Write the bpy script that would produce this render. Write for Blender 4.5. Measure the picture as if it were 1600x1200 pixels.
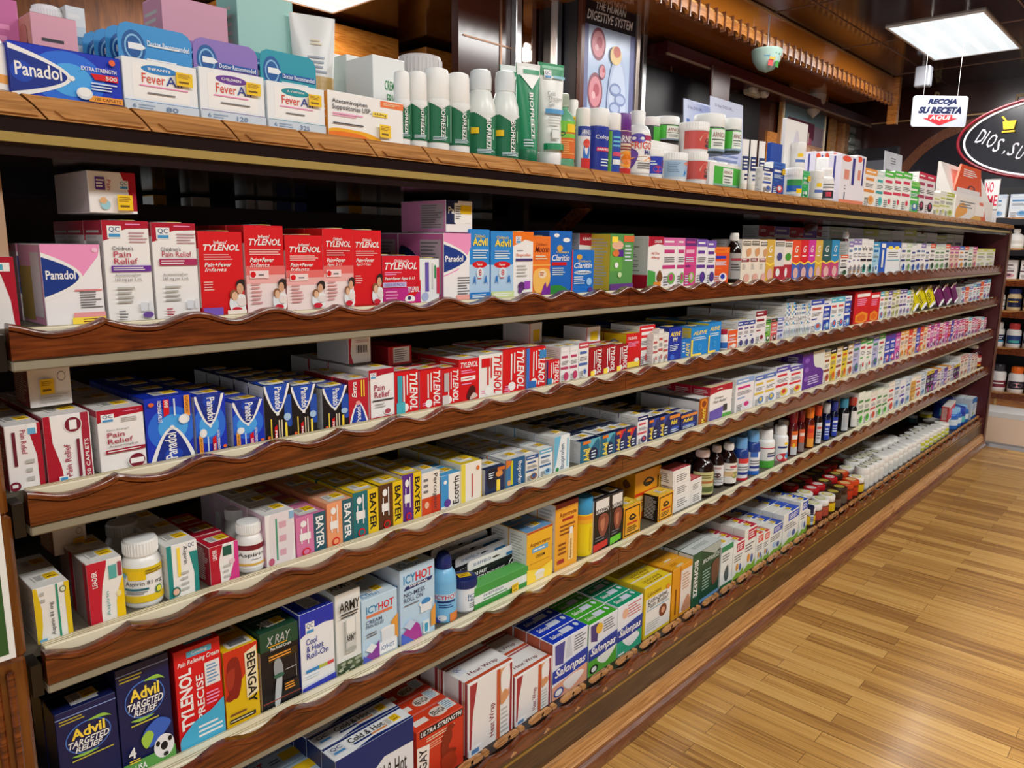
import bpy, bmesh, math, random
from math import radians, sin, cos, pi
from mathutils import Matrix, Vector
random.seed(7)
S = bpy.context.scene
COL = S.collection
for o in list(bpy.data.objects): bpy.data.objects.remove(o)

# ---------------------------------------------------------------- camera
FPX, YAW, PITCH, ROLL, HC = 1173.5, radians(47.28), radians(10.563), radians(.676), 1.30
_r = Vector((cos(YAW), -sin(YAW), 0)); FW = Vector((sin(YAW)*cos(PITCH), cos(YAW)*cos(PITCH), -sin(PITCH)))
_u = _r.cross(FW); RT = cos(ROLL)*_r + sin(ROLL)*_u; UP = -sin(ROLL)*_r + cos(ROLL)*_u
cd = bpy.data.cameras.new('camera'); cam = bpy.data.objects.new('camera', cd); COL.objects.link(cam)
cd.sensor_width = 36; cd.lens = FPX*36/1600; cd.clip_start = .02
m3 = Matrix((RT, UP, -FW)).transposed(); cam.matrix_world = Matrix.Translation((0, 0, HC)) @ m3.to_4x4()
S.camera = cam

def ray(px, py): return FW*FPX + RT*(px-800) + UP*(600-py)
def at_y(px, py, y):
    d = ray(px, py); d = d*(y/d.y); return Vector((d.x, d.y, d.z+HC))
def at_x(px, py, x):
    d = ray(px, py); d = d*(x/d.x); return Vector((d.x, d.y, d.z+HC))
def at_z(px, py, z):
    d = ray(px, py); d = d*((z-HC)/d.z); return Vector((d.x, d.y, d.z+HC))
def solve_x(px, y, z):          # X of the point of height z in the plane y seen in column px
    z -= HC; k = (px-800)/FPX
    return (k*(y*FW.y+z*FW.z)-(y*RT.y+z*RT.z))/(RT.x-k*FW.x)
def solve_z(py, x, y):          # height of the point (x, y) seen in line py
    k = (600-py)/FPX
    return HC+(k*(x*FW.x+y*FW.y)-(x*UP.x+y*UP.y))/(UP.z-k*FW.z)

# ---------------------------------------------------------------- light and exposure
S.view_settings.view_transform = 'Standard'; S.view_settings.look = 'None'
S.view_settings.gamma = 1; S.view_settings.use_curve_mapping = False
S.view_settings.exposure = 0.36
W = bpy.data.worlds.new('world'); S.world = W; W.use_nodes = True
W.node_tree.nodes['Background'].inputs[0].default_value = (.93, .96, 1, 1)
W.node_tree.nodes['Background'].inputs[1].default_value = 1.15
ZC = 2.80                                                # ceiling height
TROFFERS = [(5.80, 1.30), (3.75, 1.30), (1.7, 1.30),      # (x, y) of the near corner, each 1.2 x 0.58 m
            (-.7, -1.25), (1.1, -1.25), (2.9, -1.25), (4.7, -1.25)]
def area(name, x, y, z, sx, sy, w, col=(1, .975, .94)):
    l = bpy.data.lights.new(name, 'AREA'); l.shape = 'RECTANGLE'; l.size = sx; l.size_y = sy; l.energy = w; l.color = col
    o = bpy.data.objects.new(name, l); COL.objects.link(o); o.location = (x, y, z); return o
for i, (x, y) in enumerate(TROFFERS):
    area('troffer_tubes', x+.6, y+.29, ZC-.012, 1.12, .5, 28 if y > 0 else 31)
area('rear_troffer_tubes', 2.5, 4.23, ZC-.012, 1.12, .5, 34)

# ---------------------------------------------------------------- materials
def lin(h):
    h = h.lstrip('#'); c = [int(h[i:i+2], 16)/255 for i in (0, 2, 4)]
    return tuple(v/12.92 if v <= .04045 else ((v+.055)/1.055)**2.4 for v in c)+(1,)
_M = {}
def mat(h, rough=.42, metal=0, emit=0, trans=0, coat=0, spec=.45):
    k = (h, rough, metal, emit, trans, coat)
    if k in _M: return _M[k]
    m = bpy.data.materials.new('surface_'+h.strip('#')); m.use_nodes = True; b = m.node_tree.nodes['Principled BSDF']
    b.inputs['Base Color'].default_value = lin(h); b.inputs['Roughness'].default_value = rough; b.inputs['Metallic'].default_value = metal
    b.inputs['Specular IOR Level'].default_value = spec; b.inputs['Coat Weight'].default_value = coat; b.inputs['Coat Roughness'].default_value = .08
    if emit: b.inputs['Emission Color'].default_value = lin(h); b.inputs['Emission Strength'].default_value = emit
    if trans: b.inputs['Transmission Weight'].default_value = trans; b.inputs['IOR'].default_value = 1.45
    _M[k] = m; return m
def wood(name, c1, c2, c3, scale=(1.6, 14, 26), rough=.25, coat=.35, dist=2.2):
    m = bpy.data.materials.new(name); m.use_nodes = True; nt = m.node_tree; n = nt.nodes; b = n['Principled BSDF']
    tc = n.new('ShaderNodeTexCoord'); mp = n.new('ShaderNodeMapping'); mp.inputs['Scale'].default_value = scale
    nz = n.new('ShaderNodeTexNoise'); nz.inputs['Scale'].default_value = 3; nz.inputs['Detail'].default_value = 8; nz.inputs['Distortion'].default_value = dist
    cr = n.new('ShaderNodeValToRGB'); e = cr.color_ramp.elements
    e[0].position = .3; e[0].color = lin(c1); e[1].position = .72; e[1].color = lin(c3); x = e.new(.5); x.color = lin(c2)
    nt.links.new(tc.outputs['Object'], mp.inputs[0]); nt.links.new(mp.outputs[0], nz.inputs[0]); nt.links.new(nz.outputs[0], cr.inputs[0])
    nt.links.new(cr.outputs[0], b.inputs['Base Color'])
    bp = n.new('ShaderNodeBump'); bp.inputs['Strength'].default_value = .08; bp.inputs['Distance'].default_value = .004
    nt.links.new(nz.outputs[0], bp.inputs['Height']); nt.links.new(bp.outputs[0], b.inputs['Normal'])
    b.inputs['Roughness'].default_value = rough; b.inputs['Coat Weight'].default_value = coat; b.inputs['Coat Roughness'].default_value = .1
    return m
def plank_floor():
    m = bpy.data.materials.new('oak_strip_floor'); m.use_nodes = True; nt = m.node_tree; n = nt.nodes; b = n['Principled BSDF']; L = nt.links.new
    tc = n.new('ShaderNodeTexCoord'); mp = n.new('ShaderNodeMapping'); mp.inputs['Rotation'].default_value = (0, 0, pi/2)
    L(tc.outputs['Object'], mp.inputs[0])
    br = n.new('ShaderNodeTexBrick'); br.offset = .37; br.offset_frequency = 2; br.inputs['Scale'].default_value = 1
    br.inputs['Brick Width'].default_value = .62; br.inputs['Row Height'].default_value = .057; br.inputs['Mortar Size'].default_value = .0008
    br.inputs['Color1'].default_value = (0, 0, 0, 1); br.inputs['Color2'].default_value = (1, 1, 1, 1); br.inputs['Mortar'].default_value = (.5, .5, .5, 1)
    L(mp.outputs[0], br.inputs[0])
    m2 = n.new('ShaderNodeMapping'); m2.inputs['Scale'].default_value = (1.3, 42, 1); L(mp.outputs[0], m2.inputs[0])
    ad = n.new('ShaderNodeVectorMath'); ad.operation = 'ADD'; sc = n.new('ShaderNodeVectorMath'); sc.operation = 'SCALE'; sc.inputs[3].default_value = 7.3
    L(br.outputs[0], sc.inputs[0]); L(m2.outputs[0], ad.inputs[0]); L(sc.outputs[0], ad.inputs[1])
    nz = n.new('ShaderNodeTexNoise'); nz.inputs['Scale'].default_value = 2.4; nz.inputs['Detail'].default_value = 7; nz.inputs['Distortion'].default_value = 1.1; L(ad.outputs[0], nz.inputs[0])
    cr = n.new('ShaderNodeValToRGB'); e = cr.color_ramp.elements; e[0].position = .2; e[0].color = lin('83552a'); e[1].position = .82; e[1].color = lin('e2b870')
    x = e.new(.5); x.color = lin('c69650')
    mx = n.new('ShaderNodeMath'); mx.operation = 'MULTIPLY_ADD'; mx.inputs[1].default_value = .3; L(br.outputs[0], mx.inputs[0])
    ms = n.new('ShaderNodeMath'); ms.operation = 'MULTIPLY_ADD'; ms.inputs[1].default_value = .75; ms.inputs[2].default_value = -.06; L(nz.outputs[0], ms.inputs[0]); L(ms.outputs[0], mx.inputs[2])
    L(mx.outputs[0], cr.inputs[0])
    mm = n.new('ShaderNodeMix'); mm.data_type = 'RGBA'; L(br.outputs[1], mm.inputs[0]); L(cr.outputs[0], mm.inputs[6]); mm.inputs[7].default_value = lin('6a4522')
    L(mm.outputs[2], b.inputs['Base Color']); b.inputs['Roughness'].default_value = .3; b.inputs['Coat Weight'].default_value = .2; b.inputs['Coat Roughness'].default_value = .15
    return m
MW = wood('varnished_walnut', '3a1708', '652d10', '84431b')
MWD = wood('dark_kick_wood', '33200f', '4d3219', '614322', rough=.4, coat=.15)
MWL = wood('light_oak_moulding', '8f6136', 'ba854e', 'd29e64', scale=(1.2, 20, 40))
MWO = wood('orange_oak', '8f4f1a', 'b8722c', 'cf8b40', scale=(2, 2, 12), rough=.3)
MWB = wood('brown_bead', '5c3320', '74452c', '875538', scale=(1.5, 20, 20))
MWP = wood('carved_post_wood', '4a240e', '6b3913', '7f4a1b', scale=(14, 14, 1.6))
CREAM, GREY = mat('#efe6c8', .4), mat('#8f8874', .5)

# ---------------------------------------------------------------- mesh helpers
class MB:
    def __init__(s): s.v = []; s.f = []; s.m = []; s.mats = []; s.sm = []
    def mi(s, m):
        if m not in s.mats: s.mats.append(m)
        return s.mats.index(m)
    def add(s, vs, fs, m, smooth=False):
        b = len(s.v); s.v += [tuple(v) for v in vs]; k = s.mi(m)
        for f in fs: s.f.append([b+i for i in f]); s.m.append(k); s.sm.append(smooth)
    def box(s, x0, x1, y0, y1, z0, z1, m, ch=0):
        if ch <= 0:
            s.add([(x, y, z) for z in (z0, z1) for y in (y0, y1) for x in (x0, x1)],
                  [(0, 1, 5, 4), (1, 3, 7, 5), (3, 2, 6, 7), (2, 0, 4, 6), (4, 5, 7, 6), (2, 3, 1, 0)], m); return
        X, Y, Z = (x0, x1), (y0, y1), (z0, z1); vs = []; ix = {}
        for i in (0, 1):
            for j in (0, 1):
                for k in (0, 1):
                    sx, sy, sz = (1-2*i)*ch, (1-2*j)*ch, (1-2*k)*ch
                    for a, p in enumerate(((0, sy, sz), (sx, 0, sz), (sx, sy, 0))):
                        ix[i, j, k, a] = len(vs); vs.append((X[i]+p[0], Y[j]+p[1], Z[k]+p[2]))
        I = lambda i, j, k, a: ix[i, j, k, a]; fs = []
        for s_, q in ((0, lambda a, b: (0, a, b)), (1, lambda a, b: (1, a, b))):
            c = ((0, 0), (1, 0), (1, 1), (0, 1)); c = c if s_ else c[::-1]
            fs.append([I(s_, a, b, 0) for a, b in c]); fs.append([I(b, s_, a, 1) for a, b in c]); fs.append([I(a, b, s_, 2) for a, b in c])
        for i in (0, 1):
            for j in (0, 1):
                fs.append([I(i, j, 0, 0), I(i, j, 1, 0), I(i, j, 1, 1), I(i, j, 0, 1)]); fs.append([I(i, 0, j, 0), I(i, 1, j, 0), I(i, 1, j, 2), I(i, 0, j, 2)]); fs.append([I(0, i, j, 1), I(1, i, j, 1), I(1, i, j, 2), I(0, i, j, 2)])
                for k in (0, 1): fs.append([I(i, j, k, 0), I(i, j, k, 1), I(i, j, k, 2)])
        s.add(vs, fs, m)
    def prism(s, pts, axis, a, b, m, smooth=False):    # pts in the two other axes, swept from a to b
        n = len(pts); put = {'x': lambda t, p: (t, p[0], p[1]), 'y': lambda t, p: (p[0], t, p[1]), 'z': lambda t, p: (p[0], p[1], t)}[axis]
        s.add([put(t, p) for t in (a, b) for p in pts], [(i, (i+1) % n, n+(i+1) % n, n+i) for i in range(n)], m, smooth)
        s.add([put(a, p) for p in pts], [tuple(range(n))[::-1]], m); s.add([put(b, p) for p in pts], [tuple(range(n))], m)
    def lathe(s, prof, m, n=24, c=(0, 0, 0), smooth=True, sq=None):
        vs = []; fs = []
        for r, z in prof:
            for i in range(n):
                a = 2*pi*i/n; x, y = r*cos(a), r*sin(a)
                if sq: x, y = x*sq[0], y*sq[1]
                vs.append((c[0]+x, c[1]+y, c[2]+z))
        for j in range(len(prof)-1):
            for i in range(n): fs.append((j*n+i, j*n+(i+1) % n, (j+1)*n+(i+1) % n, (j+1)*n+i))
        s.add(vs, fs, m, smooth)
        if prof[0][0] > 1e-4: s.add(vs[:n], [tuple(range(n))[::-1]], m)
        if prof[-1][0] > 1e-4: s.add(vs[-n:], [tuple(range(n))], m)
    def mesh(s, name):
        me = bpy.data.meshes.new(name); me.from_pydata(s.v, [], s.f)
        for m in s.mats: me.materials.append(m)
        me.polygons.foreach_set('material_index', s.m); me.polygons.foreach_set('use_smooth', s.sm); me.update()
        if any(s.sm):
            bm = bmesh.new(); bm.from_mesh(me); bmesh.ops.remove_doubles(bm, verts=bm.verts, dist=1e-6)
            for e in bm.edges:
                if len(e.link_faces) == 2 and e.calc_face_angle(0) > .75: e.smooth = False
            bmesh.ops.recalc_face_normals(bm, faces=bm.faces) if s.fixn else None
            bm.to_mesh(me); bm.free()
        return me
    fixn = False
    def obj(s, name, parent=None, loc=(0, 0, 0)):
        o = bpy.data.objects.new(name, s.mesh(name)); COL.objects.link(o); o.location = loc
        if parent: o.parent = parent
        return o
def empty(name, loc=(0, 0, 0), rz=0):
    o = bpy.data.objects.new(name, None); COL.objects.link(o); o.location = loc; o.rotation_euler.z = rz; o.empty_display_size = .05; return o
def tag(o, label, cat, group=None):
    o['label'] = label; o['category'] = cat
    if group: o['group'] = group
    return o
def struct(o): o['kind'] = 'structure'; return o

# ---------------------------------------------------------------- lettering
_T = {}
def outline(txt, off, it):
    c = bpy.data.curves.new('lettering', 'FONT'); c.body = txt; c.resolution_u = 2; c.offset = off; c.shear = .28 if it else 0
    o = bpy.data.objects.new('lettering', c); me = bpy.data.meshes.new_from_object(o)
    v = [(p.co.x, p.co.y) for p in me.vertices]; f = [tuple(p.vertices) for p in me.polygons]
    bpy.data.objects.remove(o); bpy.data.meshes.remove(me); bpy.data.curves.remove(c); return v, f
def span(v): return min(p[0] for p in v), max(p[0] for p in v), min(p[1] for p in v), max(p[1] for p in v)
def glyphs(txt, bold=1, it=0):
    k = (txt, bold, it)
    if k not in _T:
        v, f = outline(txt, 0, it); a = span(v); off = .017*bold
        if off:
            w, g = outline(txt, off, it); b = span(w)
            if max(abs(a[q]-b[q]) for q in range(4)) < off*1.6+.01: v, f = w, g
            else:                                            # the fattened outline crossed itself: thicken by a second strike
                n = len(v); f = f+[tuple(n*m+i for i in q) for m in (1, 2) for q in f]; v = v+[(x+off*1.3, y) for x, y in v]+[(x, y+off*.8) for x, y in v]
        x0, x1, y0, y1 = span(v)
        _T[k] = ([((p[0]-x0)/(x1-x0), (p[1]-y0)/(y1-y0)) for p in v], f, (x1-x0)/(y1-y0))
    return _T[k]
PAL = dict(w='#f4f4f2', r='#d8101a', R='#b0122e', k='#141416', y='#f5cd10', Y='#ffe04a', n='#142a6e', N='#0d1a48', b='#1450c8', B='#2b86d8', c='#35b4dc', C='#a8dcf2', g='#1f8f46',
           G='#7cc242', d='#0f5c38', o='#f07818', O='#f7a23c', m='#c81e78', p='#f29ac8', P='#5c2a92', v='#8f6cc0', V='#cdbfe8', t='#1d8a90', T='#9adbd6', s='#e9e9e6', S='#bdbdb8', x='#77777a',
           e='#e8d9b8', E='#c89a3a', h='#7a4a22', H='#e6b48c', q='#3c3c42', z='#d9e8f2', u='#6a1428')
def hx(c): return c if c[0] == '#' else PAL[c]
def R(a, b, c, d, col): return ('r', a, b, c, d, col)
def E(u, v, ru, rv, col): return ('e', u, v, ru, rv, col)
def P(col, *q): return ('p', col, q)
def A(col, *q): return ('a', col, q)                     # closed smooth outline
def T(s, a, b, c, d, col, rot=0, it=0, bold=1): return ('t', s, a, b, c, d, col, rot, it, bold)
def L(a, b, c, d, n, col='S'): return ('l', a, b, c, d, n, col)   # small unreadable print
def smooth(q, n=5):
    p = [(q[i], q[i+1]) for i in range(0, len(q), 2)]; out = []; N = len(p)
    for i in range(N):
        a, b, c, d = p[i-1], p[i], p[(i+1) % N], p[(i+2) % N]
        for k in range(n):
            t = k/n
            out.append(tuple(.5*(2*b[j]+(c[j]-a[j])*t+(2*a[j]-5*b[j]+4*c[j]-d[j])*t*t+(3*b[j]-a[j]-3*c[j]+d[j])*t**3) for j in (0, 1)))
    return out
_lr = random.Random(3)
def draw(mb, ops, fn, rough=.4, wrap=0):
    """print ops on a face; fn(u, v, lift) gives the point. wrap > 0: split shapes finely for a curved face"""
    for i, o in enumerate(ops):
        z = .00022*(i+1)
        def quad(a, b, c, d, col):
            n = max(1, int(math.ceil(abs(c-a)*wrap)))
            vs = [fn(a+(c-a)*k/n, y, z) for k in range(n+1) for y in (b, d)]
            mb.add(vs, [(2*k, 2*k+2, 2*k+3, 2*k+1) for k in range(n)], mat(hx(col), rough))
        if o[0] == 'r': quad(*o[1:6])
        elif o[0] == 'e':
            _, u, v, ru, rv, col = o; n = 24
            ring = [(u+ru*cos(2*pi*k/n), v+rv*sin(2*pi*k/n)) for k in range(n)]; ring = [(min(1, max(0, a)), min(1, max(0, b))) for a, b in ring]
            if wrap: mb.add([fn(u, v, z)]+[fn(a, b, z) for a, b in ring], [(0, k+1, (k+1) % n+1) for k in range(n)], mat(hx(col), rough))
            else: mb.add([fn(a, b, z) for a, b in ring], [tuple(range(n))], mat(hx(col), rough))
        elif o[0] in 'pa':
            q = [(o[2][k], o[2][k+1]) for k in range(0, len(o[2]), 2)] if o[0] == 'p' else smooth(o[2])
            q = [(min(1, max(0, a)), min(1, max(0, b))) for a, b in q]
            mb.add([fn(a, b, z) for a, b in q], [tuple(range(len(q)))], mat(hx(o[1]), rough))
        elif o[0] == 't':
            _, s, a, b, c, d, col, rot, it, bold = o; v, f, asp = glyphs(s, bold, it)
            if rot == 0: g = [(a+(c-a)*x, b+(d-b)*y) for x, y in v]
            elif rot > 0: g = [(c-(c-a)*y, b+(d-b)*x) for x, y in v]
            else: g = [(a+(c-a)*y, d-(d-b)*x) for x, y in v]
            mb.add([fn(x, y, z) for x, y in g], f, mat(hx(col), rough))
        elif o[0] == 'l':
            _, a, b, c, d, n, col = o
            for k in range(n):
                y = d-(d-b)*(k+.5)/n; h = (d-b)/n*.22
                quad(a, y-h, a+(c-a)*_lr.uniform(.65, 1), y+h, col)
# ================================================================ the setting
def plain(name, x0, x1, y0, y1, z0, z1, m):
    b = MB(); b.box(x0, x1, y0, y1, z0, z1, m); return struct(b.obj(name))
b = MB(); b.box(-4, 12, -5, 6, -.05, 0, plank_floor()); struct(b.obj('floor'))
CEIL = mat('#34190f', .13, spec=.6); SEAM = mat('#8c6a55', .35, .6)
plain('ceiling', -4, 12, -5, 6, ZC, ZC+.05, CEIL)
b = MB()
for y in (-3.2, -2, -.8, .4, 1.1, 2.05): b.box(-4, 12, y-.005, y+.005, ZC-.004, ZC, SEAM)
for x in (-2.2, -1, .2, 1.4, 2.6, 3.8, 5.0, 6.2, 7.4, 8.6): b.box(x-.005, x+.005, -4, 2.33, ZC-.004, ZC, SEAM)
struct(b.obj('trim_1', None))
DARK = mat('#3a1a12', .16, spec=.6); MIRROR = mat('#c9b8ac', .03, 1); ORANGE = mat('#b06a24', .18, coat=.4); NEAR_BLACK = mat('#17131a', .35)
METAL = mat('#b9b9bb', .28, .9); MAROON = mat('#4a151a', .3)
plain('wall_rear', 2.72, 9.2, 2.9, 2.95, 0, ZC, DARK)
plain('wall_rear_left', -3, 4.75, 5, 5.05, 0, ZC, wood('rear_oak', '5c3010', '7c4618', '935a26', scale=(6, 6, .8), rough=.6, coat=0))
plain('wall_side', 4.7, 4.75, 2.95, 5.0, 0, ZC, DARK)
plain('wall_right', 8.2, 8.25, -4.5, 2.9, 0, ZC, mat('#3b1d18', .2, spec=.6))
plain('wall_back', -3.6, 8.2, -4.6, -4.55, 0, ZC, mat('#8d6a4c', .5))
b = MB()                                                    # seams of the panelled walls
for x in (3.02, 4.7, 5.35): b.box(x-.006, x+.006, 2.895, 2.9, 1.0, ZC, SEAM)
for z in (1.75, 2.02, 2.32): b.box(2.75, 3.85, 2.896, 2.9, z-.004, z+.004, SEAM)
for z in (2.05, 2.52): b.box(8.195, 8.2, -2, 2.9, z-.006, z+.006, mat('#c09a6a', .3, .5))
struct(b.obj('trim_2'))
# soffit with a carved lower edge, running along the aisle
plain('trim_3', 2.8, 7.5, 2.33, 2.9, 2.62, ZC-.001, mat('#a9631d', .1, coat=.6, spec=.7))
b = MB(); b.box(2.8, 7.5, 2.322, 2.33, ZC-.022, ZC-.008, mat('#d9a45a', .25, .5)); b.box(2.8, 7.5, 2.318, 2.33, 2.625, 2.64, mat('#d9a45a', .3, .4)); b.box(7.5, 7.56, 2.28, 2.36, 2.4, ZC-.002, MWO)
x = 2.8
while x < 7.49:                                             # small carved arches
    pts = [(x+.004, 2.625), (x+.004, 2.585)]+[(x+.05-.046*cos(pi*k/6), 2.575-.0+.022*sin(pi*k/6)-.02) for k in range(7)]+[(x+.096, 2.585), (x+.096, 2.625)]
    b.prism(pts, 'y', 2.31, 2.33, MWO); b.box(x-.004, x+.004, 2.30, 2.33, 2.54, 2.65, MWB); x += .1
struct(b.obj('trim_4'))
# ceiling troffers
def troffer(x, y, label):
    t = tag(empty('ceiling_light', (x+.6, y+.29, ZC)), label, 'ceiling light')
    f = MB()
    for a in ((-.61, .61, -.3, -.285), (-.61, .61, .285, .3), (-.61, -.595, -.285, .285), (.595, .61, -.285, .285)): f.box(*a, -.012, 0, mat('#e6e8ea', .3))
    f.obj('frame', t)
    d = MB(); d.box(-.595, .595, -.285, .285, -.006, 0, mat('#e4f0f6', .4, emit=.72)); d.obj('diffuser', t)
    for k in range(4):
        q = MB(); q.box(-.56, .56, -.205+k*.137-.018, -.205+k*.137+.018, -.009, -.005, mat('#ffffff', .4, emit=1.1)); q.obj('tube', t)
lab = ['bright troffer in the dark ceiling above the far end of the counter', 'ceiling troffer over the middle of the display', 'ceiling troffer behind the near end of the display',
       'aisle ceiling troffer nearest the near wall', 'aisle ceiling troffer second from the near end', 'aisle ceiling troffer third from the near end', 'aisle ceiling troffer at the far end']
for (x, y), l in zip(TROFFERS, lab): troffer(x, y, l)
troffer(1.9, 3.94, 'bright ceiling panel in the rear alcove above the orange cabinets')

# ================================================================ the long shelving unit
X0, X1 = .236, 5.68
WB = [1.161, .960, .751, .510]                               # lower edge of the four upper fascia boards
SHELF = [None, 1.1944, .9955, .789, .538, .205]
ROWY = [1.001, 1.036, 1.038, 1.04, 1.05, 1.045]                # where the front row of goods stands                # shelf surfaces, row 1 (upper) to 5 (deck)
TOPZ = 1.456
unit = tag(empty('shelving_unit', (0, 1.2, 0)), 'long dark wood gondola with scalloped walnut shelf fronts full of remedies', 'shelving unit')
def upart(mb, name, label=None):
    o = mb.obj(name, unit, (0, -1.2, 0))
    if label: o['label'] = label
    return o
PER = .1145
def scallop(x):
    n = (x-.339)/PER; k = round(n); t = abs(n-k)
    return 1-2*sin(pi*t)**.75 if k % 3 == 0 else cos(2*pi*t)
def fascia(x0, x1, zb, hm, amp, y=1.0, th=.018):
    mb = MB(); n = int((x1-x0)/.0085); vs = []; fs = []; fm = []
    for i in range(n+1):
        x = x0+(x1-x0)*i/n; t = zb+hm+amp*scallop(x)
        vs += [(x, y, zb), (x, y, t-.0095), (x, y+.0012, t-.0085), (x, y-.0022, t-.0075), (x, y-.0028, t-.004), (x, y-.001, t-.001), (x, y+.004, t), (x, y+th-.003, t-.001), (x, y+th, t-.005), (x, y+th, zb)]
    q = 10
    for i in range(n):
        for j in range(q-1): fs.append((i*q+j, (i+1)*q+j, (i+1)*q+j+1, i*q+j+1))
        fs.append((i*q+9, (i+1)*q+9, (i+1)*q, i*q))
    mb.add(vs, fs, MW, True); mb.add(vs[:q], [tuple(range(q))[::-1]], MW); mb.add(vs[-q:], [tuple(range(q))], MW)
    return mb
SEC = [X0, 1.485, 2.955, 4.43, X1]
for k, zb in enumerate(WB):
    for a, c in zip(SEC, SEC[1:]): upart(fascia(a, c-.002, zb, .038, .0068), 'scalloped_fascia')
    z = SHELF[k+1]; yr0 = ROWY[k+1]-.002
    mb = MB(); mb.box(.205, X1, yr0, 1.415, z-.014, z, mat('#5f584b', .5)); upart(mb, 'shelf_board')
    mb = MB(); zt = z+.004 if k else z+.001
    yr = ROWY[k+1]-.003; mb.box(X0+.005, X1, 1.0185, yr, zb+.004, zt, CREAM, .001)
    for y in (1.024, 1.029, yr-.003): mb.box(X0+.006, X1, y-.0007, y+.0007, zt, zt+.0003, mat('#a89c78', .5))
    mb.box(X0, X1, 1.003, 1.022, zb-.014, zb, GREY, .002); upart(mb, 'price_rail', 'cream plastic price rail')
    mb = MB(); mb.box(X0-.016, X0-.004, 1.004, 1.3, zb-.012, zb+.03, mat('#191513', .3)); upart(mb, 'bracket')
# top counter
mb = MB(); mb.box(.06, X1+.06, .992, 1.85, 1.39, 1.432, mat('#1d1417', .14, spec=.7)); upart(mb, 'counter_slab', 'dark glossy counter slab')
mb = MB(); mb.box(.06, X1+.06, 1.005, 1.84, 1.432, TOPZ, mat('#2a1b16', .25)); upart(mb, 'counter_top')
mb = MB(); mb.box(.05, X1+.06, .985, .994, 1.404, 1.4145, mat('#c9b067', .3, .55)); upart(mb, 'brass_strip', 'brass strip')
mb = MB(); x = -.05
while x < X1+.05:
    p = [(x, 1.432), (x+.112, 1.432), (x+.1, 1.445), (x+.085, TOPZ+.0005), (x-.025, TOPZ+.0005), (x-.012, 1.445)]
    mb.prism(p, 'y', .988, 1.005, MWL); mb.prism([(x+.016, 1.435), (x+.104, 1.435), (x+.094, 1.442), (x+.006, 1.442)], 'y', .985, .99, MWL); x += .115
upart(mb, 'carved_nosing', 'carved oak nosing')
mb = MB(); mb.box(X1, X1+.035, .985, 1.85, 0, 1.432, MAROON); upart(mb, 'end_panel', 'maroon end panel')
mb = MB(); mb.box(X1+.0, X1+.04, .978, .988, 0, 1.40, mat('#6e4a3a', .35)); upart(mb, 'edge_strip')
mb = MB(); mb.box(.2, X1, 1.415, 1.435, .1, 1.362, mat('#3a3538', .5))
for x in [.25+.05*i for i in range(100)]: mb.box(x, x+.018, 1.4135, 1.415, 1.272, 1.279, mat('#0c0b0c', .6))
upart(mb, 'pegboard')
# base: deck, lace rail, kick plate, mouldings
mb = MB(); mb.box(.2, X1, 1.02, 1.415, .19, .205, mat('#2e1c14', .3)); upart(mb, 'base_deck')
mb = fascia(X0-.02, X1, .178, .034, .006, th=.014)
x = .28
while x < X1-.03:                                            # cut leaf ornaments on the rail
    z = .222+.006*scallop(x)
    for dx, a, w in ((0, .35, .026), (.034, -.3, .02), (.062, .9, .012)):
        n = 10; pts = [(x+dx+w*cos(2*pi*i/n)*cos(a)-.0075*sin(2*pi*i/n)*sin(a), z+.006+w*cos(2*pi*i/n)*sin(a)*.35+.0075*sin(2*pi*i/n)) for i in range(n)]
        mb.prism(pts, 'y', 1.012, 1.020, MWL)
    mb.prism([(x+.01, .184), (x+.03, .188), (x+.022, .193)], 'y', .997, 1.0, MWL); x += PER
upart(mb, 'lace_rail', 'carved rail with leaf cut outs')
mb = MB(); mb.box(X0-.03, X1, 1.0, 1.02, .095, .178, MWD); mb.box(X0-.03, X1, .9975, 1.0, .168, .172, mat('#b08a3c', .3, .5)); upart(mb, 'kick_plate')
mb = MB(); mb.prism([(1.02, .045), (.982, .045), (.978, .058), (.984, .064), (.98, .072), (.986, .082), (.99, .096), (1.02, .1)], 'x', X0-.03, X1+.03, MWL); upart(mb, 'base_moulding', 'light oak base moulding')
mb = MB(); mb.prism([(1.02, 0), (.972, 0), (.968, .02), (.972, .038), (.98, .045), (1.02, .045)], 'x', X0-.03, X1+.03, MWB); upart(mb, 'bead_moulding', 'reddish brown bead moulding')
mb = MB()                                                    # carved corner post at the near end
for a, c, z0, z1 in ((.166, .218, 0, .45), (.16, .218, .45, .62), (.166, .216, .62, .80), (.16, .218, .80, .98), (.166, .216, .98, 1.20), (.16, .218, 1.2, 1.39)):
    mb.box(a, c, 1.0, 1.05, z0, z1, MWP, .004)
    for g in (.25, .55): mb.box(a+(c-a)*g, a+(c-a)*g+.008, .994, 1.0, z0+.012, z1-.012, MW, .002)
upart(mb, 'corner_post')
mb = MB(); mb.box(.1, .15, .99, 1.1, 0, .78, MWP, .006); mb.box(.06, .1, .99, 1.4, 0, 1.39, MW); upart(mb, 'near_end_panel')
for x in (1.52, 2.98, 4.45):
    mb = MB(); mb.box(x-.01, x+.01, 1.36, 1.415, .2, 1.39, mat('#3b2c26', .4)); mb.prism([(1.15, 1.389), (1.19, 1.389), (1.385, 1.25), (1.37, 1.22)], 'x', x-.012, x+.012, MW); upart(mb, 'brace')
# far side of the unit, glimpsed through the gap under the counter
mb = MB(); mb.box(.2, X1, 1.45, 1.82, 1.2, 1.214, mat('#3a342c', .5)); upart(mb, 'rear_shelf_board')
mb = MB(); mb.box(.2, X1, 1.825, 1.84, .1, 1.39, mat('#302a2c', .5)); upart(mb, 'gap_dark_sheet')  # added dark sheet: hides the wall beyond and keeps the gap dark

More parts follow.
